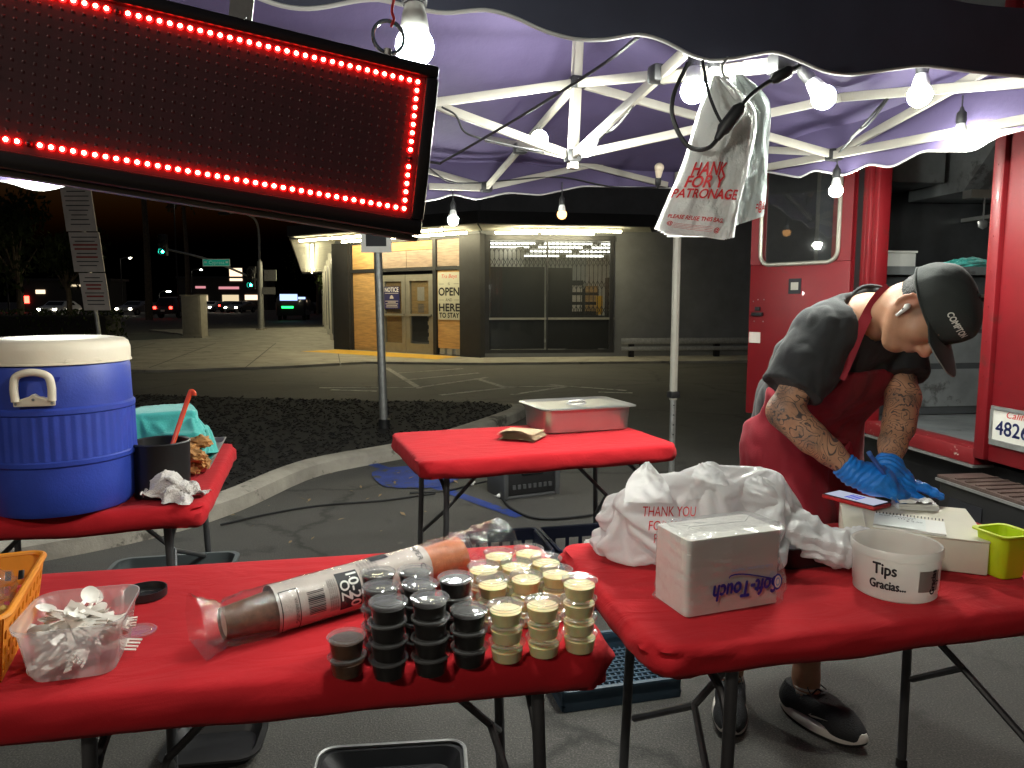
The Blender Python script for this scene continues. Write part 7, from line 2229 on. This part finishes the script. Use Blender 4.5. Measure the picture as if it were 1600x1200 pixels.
def skin_mat():
    m, nt, out = _new('skin_tattooed')
    p = nt.nodes.new('ShaderNodeBsdfPrincipled'); nt.links.new(p.outputs[0], out.inputs[0])
    n = _noise(nt, 18, 5, 0.6)
    base = _ramp(nt, n.outputs[0], [(0.3, (0.40, 0.20, 0.115)), (0.7, (0.50, 0.265, 0.16))])
    def attr(nm_):
        a = nt.nodes.new('ShaderNodeAttribute'); a.attribute_name = nm_; return a.outputs['Fac']
    def mixc(fac, src, colr):
        mx = nt.nodes.new('ShaderNodeMix'); mx.data_type = 'RGBA'
        nt.links.new(fac, mx.inputs[0]); nt.links.new(src, mx.inputs[6]); mx.inputs[7].default_value = (*colr, 1); return mx.outputs[2]
    def math2(op, a, b):
        q = nt.nodes.new('ShaderNodeMath'); q.operation = op
        for i, x in enumerate((a, b)):
            if isinstance(x, (int, float)): q.inputs[i].default_value = x
            else: nt.links.new(x, q.inputs[i])
        return q.outputs[0]
    src = mixc(math2('MULTIPLY', attr('blush'), 0.5), base.outputs[0], (0.52, 0.16, 0.11))
    src = mixc(math2('MULTIPLY', attr('lips'), 0.85), src, (0.38, 0.11, 0.09))
    # tattoo: outline petals (voronoi edges), bands and shaded patches
    tc = nt.nodes.new('ShaderNodeTexCoord')
    nz = _noise(nt, 16, 3, 0.6)
    wob = nt.nodes.new('ShaderNodeMix'); wob.data_type = 'RGBA'; wob.inputs[0].default_value = 0.06
    nt.links.new(tc.outputs['Object'], wob.inputs[6]); nt.links.new(nz.outputs[1], wob.inputs[7])
    def vor(scale, feat):
        v = nt.nodes.new('ShaderNodeTexVoronoi'); v.feature = feat; v.inputs['Scale'].default_value = scale
        nt.links.new(wob.outputs[2], v.inputs['Vector']); return v
    def contour(scale, freq, dist, width):     # flowing outline work
        n_ = _noise(nt, scale, 1.5, 0.45, dist=dist)
        sn = nt.nodes.new('ShaderNodeMath'); sn.operation = 'SINE'
        nt.links.new(math2('MULTIPLY', n_.outputs[0], freq), sn.inputs[0])
        ab = nt.nodes.new('ShaderNodeMath'); ab.operation = 'ABSOLUTE'; nt.links.new(sn.outputs[0], ab.inputs[0])
        return _ramp(nt, ab.outputs[0], [(width, (1, 1, 1)), (width * 2.2, (0, 0, 0))]).outputs[0]
    petals = vor(19, 'SMOOTH_F1'); petals.inputs['Smoothness'].default_value = 0.25
    ps_ = nt.nodes.new('ShaderNodeMath'); ps_.operation = 'SINE'
    nt.links.new(math2('MULTIPLY', petals.outputs[0], 40.0), ps_.inputs[0])
    pet = _ramp(nt, ps_.outputs[0], [(0.66, (0, 0, 0)), (0.86, (1, 1, 1))])
    c1_ = contour(15, 34, 1.4, 0.22); c2_ = contour(30, 26, 0.8, 0.2)
    pick = _ramp(nt, _noise(nt, 9, 2, 0.5).outputs[0], [(0.47, (0, 0, 0)), (0.53, (1, 1, 1))])
    lines = nt.nodes.new('ShaderNodeMix'); lines.data_type = 'RGBA'
    nt.links.new(pick.outputs[0], lines.inputs[0]); nt.links.new(pet.outputs[0], lines.inputs[6]); nt.links.new(c1_, lines.inputs[7])
    pn_ = _noise(nt, 13, 3, 0.5)
    patch = _ramp(nt, pn_.outputs[0], [(0.47, (0, 0, 0)), (0.62, (0.85, 0.85, 0.85))])
    shade = math2('MULTIPLY', patch.outputs[0], math2('ADD', 0.55, math2('MULTIPLY', c2_, 0.45)))
    ink = math2('MAXIMUM', lines.outputs[2], shade)
    ink = math2('MULTIPLY', math2('MULTIPLY', ink, attr('tattoo')), 0.93)
    src = mixc(ink, src, (0.045, 0.045, 0.05))
    src = mixc(attr('browhair'), src, (0.02, 0.014, 0.012))
    nt.links.new(src, p.inputs['Base Color'])
    p.inputs['Roughness'].default_value = 0.48
    p.inputs['Specular IOR Level'].default_value = 0.4
    p.inputs['Subsurface Weight'].default_value = 0.12
    p.inputs['Subsurface Radius'].default_value = (0.008, 0.003, 0.002)
    fn = _noise(nt, 240, 4, 0.6)
    bmp = nt.nodes.new('ShaderNodeBump'); bmp.inputs['Strength'].default_value = 0.12; bmp.inputs['Distance'].default_value = 0.003
    nt.links.new(fn.outputs[0], bmp.inputs['Height']); nt.links.new(bmp.outputs[0], p.inputs['Normal'])
    return m
body_o = link_mesh('body', me, skin_mat(), man)

def man_part(name, sdf, h, m, ops=None, smooth=2, wrinkle=None, sharp=None, parent=None):
    D = sdf.field(h)
    if ops is not None:
        X, Y_, Z_ = sdf.grids()
        D = ops(D, X, Y_, Z_)
    V, Q = surface_nets(D, sdf.lo, h, smooth)
    if wrinkle:
        me0 = np_mesh('tmp', V, Q); N = np.array([v.normal[:] for v in me0.vertices]); bpy.data.meshes.remove(me0)
        V = V + N * wrinkle(V)[:, None]
    me = np_mesh(name, V - org, Q)
    if sharp: me.set_sharp_from_angle(angle=R(sharp))
    return link_mesh(name, me, m, parent or man), V, Q

def plane(X, Y_, Z_, p, n): return (X - p[0]) * n[0] + (Y_ - p[1]) * n[1] + (Z_ - p[2]) * n[2]

# --- T-shirt
M['shirt'] = mat('faded_black_shirt', (0.018, 0.019, 0.021), 0.85, var=0.1, vscale=8, bump=0.15, bscale=300, sheen=0.08)
hemR, hemL = V3(0.762, 1.995, 1.118), V3(1.130, 2.125, 1.135)
dR, dL = nrm(elR - shR), nrm(elL - shL)
ss = SDF(); torso(ss, 0.010)
ss.cone(NB + V3(0, 0.035, -0.055), NB + V3(0.0, 0.0, -0.015), 0.085, 0.072, 0.04)
ss.chain([shR + V3(0, 0, 0.005), shR * 0.45 + hemR * 0.55, hemR + dR * 0.02], [0.070, 0.079, 0.086], 0.035)
ss.chain([shL + V3(0, 0, 0.005), shL * 0.45 + hemL * 0.55, hemL + dL * 0.02], [0.070, 0.077, 0.080], 0.035)
ss.cone(shR, NB + V3(-0.02, 0.01, -0.01), 0.066, 0.07, 0.04).cone(shL, NB + V3(0.02, 0.02, -0.01), 0.066, 0.07, 0.04)
nkax = nrm(hp3(0, -0.035, -0.055) - (NB + V3(0, 0.02, -0.03)))
def shirt_ops(D, X, Y_, Z_):
    # cut each sleeve at its hem, the neck opening and the lower hem
    sr = np.maximum(plane(X, Y_, Z_, hemR, dR), -(0.14 - np.sqrt((X - hemR[0]) ** 2 + (Y_ - hemR[1]) ** 2 + (Z_ - hemR[2]) ** 2)))
    cutR = np.where(np.sqrt((X - hemR[0]) ** 2 + (Y_ - hemR[1]) ** 2 + (Z_ - hemR[2]) ** 2) < 0.14, plane(X, Y_, Z_, hemR, dR), -1.0)
    cutL = np.where(np.sqrt((X - hemL[0]) ** 2 + (Y_ - hemL[1]) ** 2 + (Z_ - hemL[2]) ** 2) < 0.13, plane(X, Y_, Z_, hemL, dL), -1.0)
    na = plane(X, Y_, Z_, NB, nkax)
    nd = np.sqrt(np.maximum(0, (X - NB[0]) ** 2 + (Y_ - NB[1]) ** 2 + (Z_ - NB[2]) ** 2 - na ** 2))
    neck = np.where((nd < 0.095) & (na > -0.06), na - 0.035, -1.0)
    return np.maximum(np.maximum(np.maximum(D, cutR), np.maximum(cutL, neck)), 0.80 - Z_)
def shirt_wr(V):
    w = vnoise(V * np.array([1, 1, 0.6]), 11, 2.0) * 0.008 + (np.abs(vnoise(V * np.array([1.3, 1, 0.55]), 17, 8.0))) * 0.010 + np.abs(vnoise(V, 30, 5.0)) * 0.003 - 0.003
    t, d = seg_t(V, shR, hemR); t2, d2 = seg_t(V, shL, hemL)
    return w * 1.0
shirt, SV, SQ = man_part('shirt', ss, 0.006, M['shirt'], shirt_ops, 2, shirt_wr)
col_ring = []
for a in np.linspace(0, 2 * math.pi, 36, endpoint=False):   # ribbed collar
    s1_ = np.cross(nkax, Lv); s1_ = nrm(s1_); s2_ = np.cross(nkax, s1_)
    col_ring.append(tuple(NB + nkax * 0.028 + s1_ * 0.071 * math.cos(a) + s2_ * 0.073 * math.sin(a) - org))
MB().tube(col_ring, 0.008, 8, closed=True).build('collar', M['shirt'], shirt)

# --- apron
M['apron'] = mat('red_apron', (0.24, 0.006, 0.017), 0.8, var=0.10, vscale=9, bump=0.15, bscale=260, sheen=0.08)
ap = SDF(); torso(ap, 0.021, 0.06)
for q in (-1, 1):
    ap.chain([pel + q * Lv * 0.085 + Fv * 0.01, pel + q * Lv * 0.11 + Fv * 0.05 + V3(0, 0, -0.22), pel + q * Lv * 0.13 + Fv * 0.06 + V3(0, 0, -0.50)], [0.118, 0.13, 0.135], 0.08)
ap.cone(pel - Lv * 0.09, pel + Lv * 0.09, 0.12, 0.12, 0.06)
bib_p = V3(1.0, 2.1, 1.175)
def apron_ops(D, X, Y_, Z_):
    lat = (X - che[0]) * Lv[0] + (Y_ - che[1]) * Lv[1]
    fr = (X - pel[0]) * Fv[0] + (Y_ - pel[1]) * Fv[1]
    zz = np.broadcast_to(Z_, D.shape)
    # bib edge slopes outwards from the chest to the waist
    half = np.interp(zz, [0.4, 1.00, 1.02, 1.06, 1.12, 1.19, 1.3], [0.5, 0.5, 0.30, 0.20, 0.155, 0.125, 0.11])
    front = np.interp(zz, [0.4, 0.98, 1.02, 1.06, 1.30], [0.06, 0.04, -0.03, -0.05, -0.10])   # how far it wraps backwards
    top = zz - (1.168 - 0.10 * np.abs(lat) * 0 + 0.03 * np.clip(lat, -0.2, 0.2))
    return np.maximum.reduce([D, np.abs(lat) - half, -(fr + front), np.broadcast_to(top, D.shape), 0.42 - zz])
def apron_wr(V):
    low = np.clip((1.02 - V[:, 2]) / 0.4, 0, 1)
    lat = (V - pel) @ Lv
    return (vnoise(V * np.array([1, 1, 0.35]), 15, 3.0) * 0.010 * (0.35 + low) + np.abs(vnoise(V * np.array([1, 1, 0.5]), 24, 7.0)) * 0.006)
apron, AV, AQ = man_part('apron', ap, 0.006, M['apron'], apron_ops, 2, apron_wr)

def cam_hit(trees, u, v, off):
    d = Vector(_ray(u, v)).normalized(); o = Vector((0, 0, CAM_H)); best = None
    for t_ in trees:
        hit = t_.ray_cast(o, d)
        if hit[0] is not None and (best is None or hit[3] < best): best = hit[3]
    return o + d * ((best if best else 2.0) - off)
shirt_bvh = BVHTree.FromPolygons([Vector(v) for v in SV], [tuple(q) for q in SQ])
apron_bvh = BVHTree.FromPolygons([Vector(v) for v in AV], [tuple(q) for q in AQ])
body_bvh = BVHTree.FromPolygons([Vector(v) for v in V], [tuple(q) for q in Q])
def ribbon(pts, w, name, m, parent, trees=None, th=0.002):
    pts = spline(pts, 6)
    b = MB(); rings = []
    for i, p in enumerate(pts):
        t = (pts[min(i + 1, len(pts) - 1)] - pts[max(0, i - 1)]).normalized()
        view = (p - Vector((0, 0, CAM_H))).normalized()
        s_ = t.cross(view).normalized()
        rings.append([p - s_ * w / 2, p + s_ * w / 2, p + s_ * w / 2 + view * th, p - s_ * w / 2 + view * th])
    b.loft(rings)
    return b.build(name, m, parent, world=True, sharp=60)
T3_ = [shirt_bvh, apron_bvh, body_bvh]
ribbon([cam_hit(T3_, u, v, 0.006) for u, v in ((1312, 592), (1328, 555), (1343, 518), (1358, 487), (1374, 463), (1390, 449))], 0.028, 'neck_strap', M['apron'], apron)
# waist tie with a hanging bow
kn_ = cam_hit([apron_bvh], 1327, 690, 0.006)
for pts in ([(1327, 690), (1318, 712), (1316, 735), (1325, 742), (1331, 725), (1328, 692)], [(1327, 690), (1334, 715), (1336, 748)], [(1327, 690), (1322, 715), (1324, 752)]):
    ribbon([cam_hit([apron_bvh], u, v, 0.010) for u, v in pts], 0.009, 'waist_tie', M['apron'], apron)
ribbon([cam_hit([apron_bvh, shirt_bvh], u, v, 0.005) for u, v in ((1225, 668), (1260, 676), (1295, 686), (1327, 690), (1350, 690))], 0.012, 'waist_tie', M['apron'], apron)

# --- shorts
M['shorts'] = mat('black_shorts', (0.012, 0.012, 0.014), 0.85, var=0.2, bump=0.1, bscale=120)
so = SDF()
so.cone(pel - Lv * 0.08, pel + Lv * 0.08, 0.112, 0.112, 0.05)
for hp_j, kn in ((hipR, knR), (hipL, knL)):
    so.chain([hp_j, kn + V3(0, 0, 0.03)], [0.108, 0.092], 0.04)
man_part('shorts', so, 0.009, M['shorts'], lambda D, X, Y_, Z_: np.maximum(D, 0.47 - Z_), 2)

# --- gloves
M['glove'] = mat('blue_nitrile', (0.015, 0.22, 0.75), 0.38, var=0.12, vscale=25, bump=0.35, bscale=90)
def glove(name, wr, el, sdf):
    d = nrm(el - wr)
    def ops(D, X, Y_, Z_): return np.maximum(D, plane(X, Y_, Z_, wr + d * 0.034, d))
    def wrk(V):
        t = (V - wr) @ d
        return 0.0016 * np.sin(t * 420 + 3 * vnoise(V, 40, 1)) * ((t > -0.06) & (t < 0.06)) + vnoise(V, 70, 3.0) * 0.0012
    return man_part(name, sdf, 0.0028, M['glove'], ops, 2, wrk)
kR = V3(0.985, 1.905, 0.885)
gR = SDF()
gR.cone(wrR + nrm(elR - wrR) * 0.08, wrR, 0.040, 0.032, 0.012)
gR.cone(wrR, wrR * 0.35 + kR * 0.65, 0.031, 0.040, 0.02)
gR.ell(wrR * 0.3 + kR * 0.7 + V3(0, -0.004, 0.0), (0.050, 0.042, 0.034), None, 0.02)
gR.cone(wrR * 0.5 + kR * 0.5 + V3(0, -0.016, -0.010), kR + V3(0, -0.016, -0.012), 0.026, 0.022, 0.02).cone(wrR * 0.5 + kR * 0.5 + V3(0, 0.018, 0.004), kR + V3(0, 0.018, 0.002), 0.026, 0.021, 0.02)
tip = V3(1.050, 1.905, 0.842)
for k, (oy, oz, tx, ty_, tz) in enumerate(((0.024, 0.004, 0.0, 0.010, 0.004), (0.008, 0.004, -0.004, -0.002, 0.0), (-0.010, -0.004, -0.022, -0.010, 0.002), (-0.026, -0.012, -0.040, -0.020, 0.004))):
    base_ = kR + V3(0.004, oy, oz); mid_ = base_ + V3(0.036 - 0.004 * k, -0.002, 0.0 - 0.006 * k)
    gR.chain([base_, mid_, mid_ + V3(0.008, -0.002, -0.020), tip + V3(tx, ty_, tz)], [0.0125, 0.0115, 0.0105, 0.0095], 0.007)
gR.chain([wrR * 0.6 + kR * 0.4 + V3(0, -0.026, -0.012), kR + V3(0.004, -0.034, -0.022), tip + V3(-0.012, -0.016, 0.012)], [0.016, 0.0125, 0.0098], 0.010)
glove('glove', wrR, elR, gR)
gL = SDF(); kL = V3(1.062, 1.945, 0.872)
gL.cone(wrL + nrm(elL - wrL) * 0.08, wrL, 0.039, 0.031, 0.012)
gL.cone(wrL, wrL * 0.3 + kL * 0.7, 0.030, 0.033, 0.02)
gL.cone(kL + V3(-0.006, -0.022, -0.004), kL + V3(0.0, 0.022, 0.0), 0.018, 0.018, 0.02)
for k, (oy, L1) in enumerate(((-0.026, 0.070), (-0.009, 0.082), (0.009, 0.078), (0.026, 0.062))):
    b0 = kL + V3(0.004, oy, -0.002)
    dirv = nrm(V3(0.92, -0.30 + 0.08 * k, -0.16))
    gL.chain([b0, b0 + dirv * L1 * 0.45 + V3(0, 0, 0.002), b0 + dirv * L1 * 0.78 + V3(0, 0, -0.006), b0 + dirv * L1 + V3(0, 0, -0.014)], [0.0120, 0.0110, 0.0100, 0.0088], 0.006)
gL.chain([wrL * 0.5 + kL * 0.5 + V3(-0.004, -0.026, -0.012), kL + V3(-0.004, -0.042, -0.022), kL + V3(0.022, -0.048, -0.032)], [0.015, 0.0120, 0.0095], 0.008)
glove('glove', wrL, elL, gL)
pen = thing('pen', 'slim blue pen held in the gloved right hand', 'pen', tuple(at(1402, 772, 1.90)))
MB().tube([at(1358, 708, 1.865), at(1362, 714, 1.866), at(1394, 758, 1.875), at(1404, 776, 1.88)], [0.0045, 0.0058, 0.0058, 0.0015], 10).build('barrel', mat('pen_blue', (0.03, 0.09, 0.38), 0.35), pen, world=True)
MB().tube([at(1357, 706, 1.865), at(1360, 711, 1.865)], 0.0062, 10).build('cap', mat('pen_cap', (0.08, 0.2, 0.55), 0.35), pen, world=True)

# --- cap
M['cap'] = mat('washed_black_cap', (0.020, 0.024, 0.022), 0.85, var=0.2, vscale=14, bump=0.25, bscale=320, sheen=0.1)
M['capunder'] = mat('cap_underbrim', (0.016, 0.018, 0.017), 0.85)
def capP(th, t):
    """th round the head (0 = front), t from sweatband 0 to button 1"""
    c, s_ = math.cos(th), math.sin(th)
    prof = (1 - t ** 2.7) ** (1 / 2.2)
    front = max(0, c)
    f = (0.112 + 0.006 * front * math.sin(math.pi * min(1, t * 1.2)) ) * prof * c - 0.010
    r_ = 0.090 * prof * s_
    u = 0.020 - 0.012 * (1 - c) * 0.5 * (1 - t) + 0.108 * t ** 0.85 + 0.012 * front * t * (1 - t) * 4
    seam = 0.0012 * max(0, 1 - abs((th / (math.pi / 3)) - round(th / (math.pi / 3))) * 24)
    dent = -0.010 * math.exp(-((th + 0.75) / 0.20) ** 2 - ((t - 0.62) / 0.2) ** 2) + 0.003 * mnoise.noise(Vector((c * 3, s_ * 3, t * 3)))
    k = 1 + (seam + dent) / 0.1
    return Vector(hp3(r_ * k, f * k, u)) - Vector(org)
cb_ = MB(); cb_.grid(lambda u, v: capP(u * 2 * math.pi, v * 0.999), 96, 26, closed_u=True)
cap = cb_.build('cap', M['cap'], man, sharp=70)
MB().tube([capP(a, 0.0) for a in np.linspace(0, 2 * math.pi, 64, endpoint=False)], 0.003, 6, closed=True).build('sweatband', M['cap'], cap)
MB().lathe([(0.007, 0), (0.006, 0.003), (0.001, 0.005)], 12, c=capP(0, 0.999), mat4=Vector((0, 0, 1)).rotation_difference(Vector(hu)).to_matrix().to_4x4()).build('button', M['cap'], cap)
def brimP(a, e, off):
    """a -1..1 across, e 0..1 outwards"""
    th = a * 1.08
    p0 = capP(th, 0.015)
    ext = 0.082 * e * (1 - 0.30 * abs(a) ** 2.4)
    curve = 0.010 * (1 - a * a) 
    side = 0.010 * a * e
    return p0 + Vector(hf) * ext + Vector(hr) * side + Vector(hu) * (curve * e * 0.8 - 0.006 * e + off)
b = MB()
rings = []
for e in np.linspace(-0.05, 1, 9):
    rings.append([brimP(a, e, 0.0015) for a in np.linspace(-1, 1, 33)] + [brimP(a, e, -0.0015) for a in np.linspace(1, -1, 33)])
b.loft(rings)
br = b.build('brim', M['cap'], cap, sharp=60)
MB().tube([brimP(a, 1.0, 0.0) for a in np.linspace(-1, 1, 40)], 0.0016, 6).build('brim_edge', mat('brim_piping', (0.22, 0.21, 0.19), 0.7), br)
lg_ = MB()
def captext(x, y):
    th = 0.72 - x / 0.092; t = 0.40 + y / 0.118
    p = capP(th, t); q = capP(th, t)
    c0 = Vector(hp3(0, -0.01, 0.06)) - Vector(org)
    return p + (p - c0).normalized() * 0.0022
text_on(lg_, 'COMPTON', 0.022, captext, width=0.074, bold=0.0006).build('lettering', mat('embroidery_white', (0.7, 0.68, 0.62), 0.8), cap)

# --- hair: short at the nape and a faded sideburn
M['hair'] = mat('black_hair', (0.012, 0.010, 0.009), 0.6, var=0.6, vscale=60, bump=0.9, bscale=420)
hs = SDF(); hs.ell(hp3(0, -0.012, 0.020), (0.0795, 0.0985, 0.1045), HR, 0.01)
def hair_ops(D, X, Y_, Z_):
    r_ = (X - hc[0]) * hr[0] + (Y_ - hc[1]) * hr[1] + (Z_ - hc[2]) * hr[2]
    f_ = (X - hc[0]) * hf[0] + (Y_ - hc[1]) * hf[1] + (Z_ - hc[2]) * hf[2]
    u_ = (X - hc[0]) * hu[0] + (Y_ - hc[1]) * hu[1] + (Z_ - hc[2]) * hu[2]
    back = np.maximum(f_ + 0.034, -(u_ + 0.050))             # behind the ears, above the nape
    top = np.maximum(-(u_ - 0.018), f_ - 0.05)
    side = np.maximum.reduce([f_ - 0.022, -(f_ - 0.004), -(u_ + 0.020)])
    return np.maximum(D, np.minimum(back, top))
man_part('hair', hs, 0.004, M['hair'], hair_ops, 1, lambda V: np.abs(vnoise(V, 160, 2.0)) * 0.003)
eb = thing('earbud', 'white wireless earbud in the man\'s right ear', 'earbud', tuple(hp3(0.088, 0.0, 0.0)))
MB().tube([hp3(0.084, -0.008, -0.016), hp3(0.090, -0.006, -0.018), hp3(0.092, 0.001, -0.026), hp3(0.088, 0.008, -0.044), hp3(0.0865, 0.010, -0.050)], [0.006, 0.0078, 0.0055, 0.0042, 0.004], 10).build('shell', M['white'], eb, world=True)
MB().tube([hp3(0.0965, -0.002, -0.026), hp3(0.0965, 0.001, -0.030)], 0.0018, 6).build('sensor', M['ink'], eb, world=True)

# --- socks and shoes
M['sock'] = mat('white_sock', (0.66, 0.60, 0.54), 0.9, var=0.08, bump=0.3, bscale=160)
M['shoe'] = mat('black_shoe_knit', (0.016, 0.017, 0.019), 0.75, var=0.3, vscale=40, bump=0.4, bscale=200)
M['sole'] = mat('white_shoe_sole', (0.62, 0.58, 0.53), 0.55, var=0.08)
M['outsole'] = mat('black_outsole', (0.012, 0.012, 0.012), 0.7)
for an, toe_dir, side in ((anR, V3(-0.30, -0.95, 0), -1), (anL, V3(0.52, -0.855, 0), 1)):
    d = nrm(toe_dir); lv = V3(-d[1], d[0], 0) * 1.0     # to the foot's left
    a0 = V3(an[0], an[1], 0)
    def fp(x, y, z): return a0 + d * x + lv * y + V3(0, 0, z)
    sk_ = SDF(); sk_.cone(an + V3(0, 0.006, 0.035), an + V3(0, 0, -0.02), 0.0405, 0.042, 0.01)
    man_part('sock', sk_, 0.004, M['sock'], lambda D, X, Y_, Z_: np.maximum(D, Z_ - (an[2] + 0.036)), 1, lambda V: 0.0012 * np.sin(V[:, 2] * 500))
    up_ = SDF()
    up_.cone(fp(-0.055, 0, 0.055), fp(-0.045, 0, 0.095), 0.036, 0.034, 0.03).cone(fp(-0.04, 0, 0.06), fp(0.06, 0, 0.065), 0.044, 0.042, 0.03)
    up_.chain([fp(0.0, 0, 0.085), fp(0.07, 0, 0.082), fp(0.13, 0.004, 0.055), fp(0.175, 0.004, 0.040)], [0.040, 0.036, 0.040, 0.032], 0.03)
    up_.ell(fp(0.135, 0, 0.04), (0.052, 0.046, 0.034), np.stack([d, lv, V3(0, 0, 1)]), 0.03)
    def shoe_ops(D, X, Y_, Z_):
        # opening for the ankle
        r_ = np.sqrt((X - an[0]) ** 2 + (Y_ - an[1]) ** 2)
        xl = (X - a0[0]) * d[0] + (Y_ - a0[1]) * d[1]
        B = lambda q: np.broadcast_to(q, D.shape)
        hole = np.where(B(Z_) > 0.085, 0.040 - B(r_), -1.0)
        return np.maximum.reduce([D, B(0.026 - Z_), hole, B(Z_ - (0.110 - 0.05 * np.clip(xl, -0.03, 0.2)))])
    shoe, hv, hq = man_part('shoe', up_, 0.004, M['shoe'], shoe_ops, 1)
    outl = []
    for t in np.linspace(0, 2 * math.pi, 40, endpoint=False):
        x = 0.058 + 0.152 * math.cos(t)
        w = (0.046 - 0.008 * math.cos(t * 2 + 0.5) + 0.004 * math.cos(t)) * math.sin(t)
        outl.append((x, w))
    def sole_ring(z, g, rock=0.0):
        return [tuple(fp(x + g * (x - 0.058) / 0.152, y * (1 + g * 10), z + 0.022 * max(0, (x - 0.14) / 0.07) ** 2 + 0.012 * max(0, (-0.05 - x) / 0.05) ** 2) - org) for x, y in outl]
    MB().loft([sole_ring(0.010, 0.004), sole_ring(0.018, 0.008), sole_ring(0.030, 0.005), sole_ring(0.036, 0.0)]).build('midsole', M['sole'], shoe, sharp=45)
    MB().loft([sole_ring(0.0, 0.0), sole_ring(0.004, 0.004), sole_ring(0.0098, 0.004)]).build('outsole', M['outsole'], shoe, sharp=45)
    for k in range(6):
        x = 0.035 + k * 0.017; z = 0.117 - k * 0.007
        MB().tube(spline([fp(x, -0.026, z - 0.012) - org, fp(x + 0.003, 0, z + 0.003) - org, fp(x, 0.026, z - 0.012) - org], 4), 0.0028, 6).build('lace', M['shoe'], shoe)
    for q in (-1, 1):
        MB().tube(spline([fp(0.03, 0, 0.122) - org, fp(0.02, q * 0.025, 0.128) - org, fp(0.045, q * 0.038, 0.112) - org], 4), 0.0022, 5).build('lace_loop', M['shoe'], shoe)
    sb = BVHTree.FromPolygons([Vector(v) for v in hv], [tuple(q) for q in hq])
    for q in (-1, 1):   # tick mark on each side
        pts = [(0.055, 0.062), (0.040, 0.050), (0.050, 0.046), (0.075, 0.054), (0.115, 0.066), (0.072, 0.060), (0.050, 0.054)]
        vs = []
        for x, z in pts:
            o = Vector(fp(x, q * 0.15, z)); hit = sb.ray_cast(o, Vector(-lv * q))
            vs.append((hit[0] - Vector(-lv * q) * 0.0015 if hit[0] is not None else o) - Vector(org))
        MB().add(vs, [(0, 1, 6), (1, 2, 6), (2, 3, 6), (3, 5, 6), (3, 4, 5)]).build('tick_mark', M['sole'], shoe)
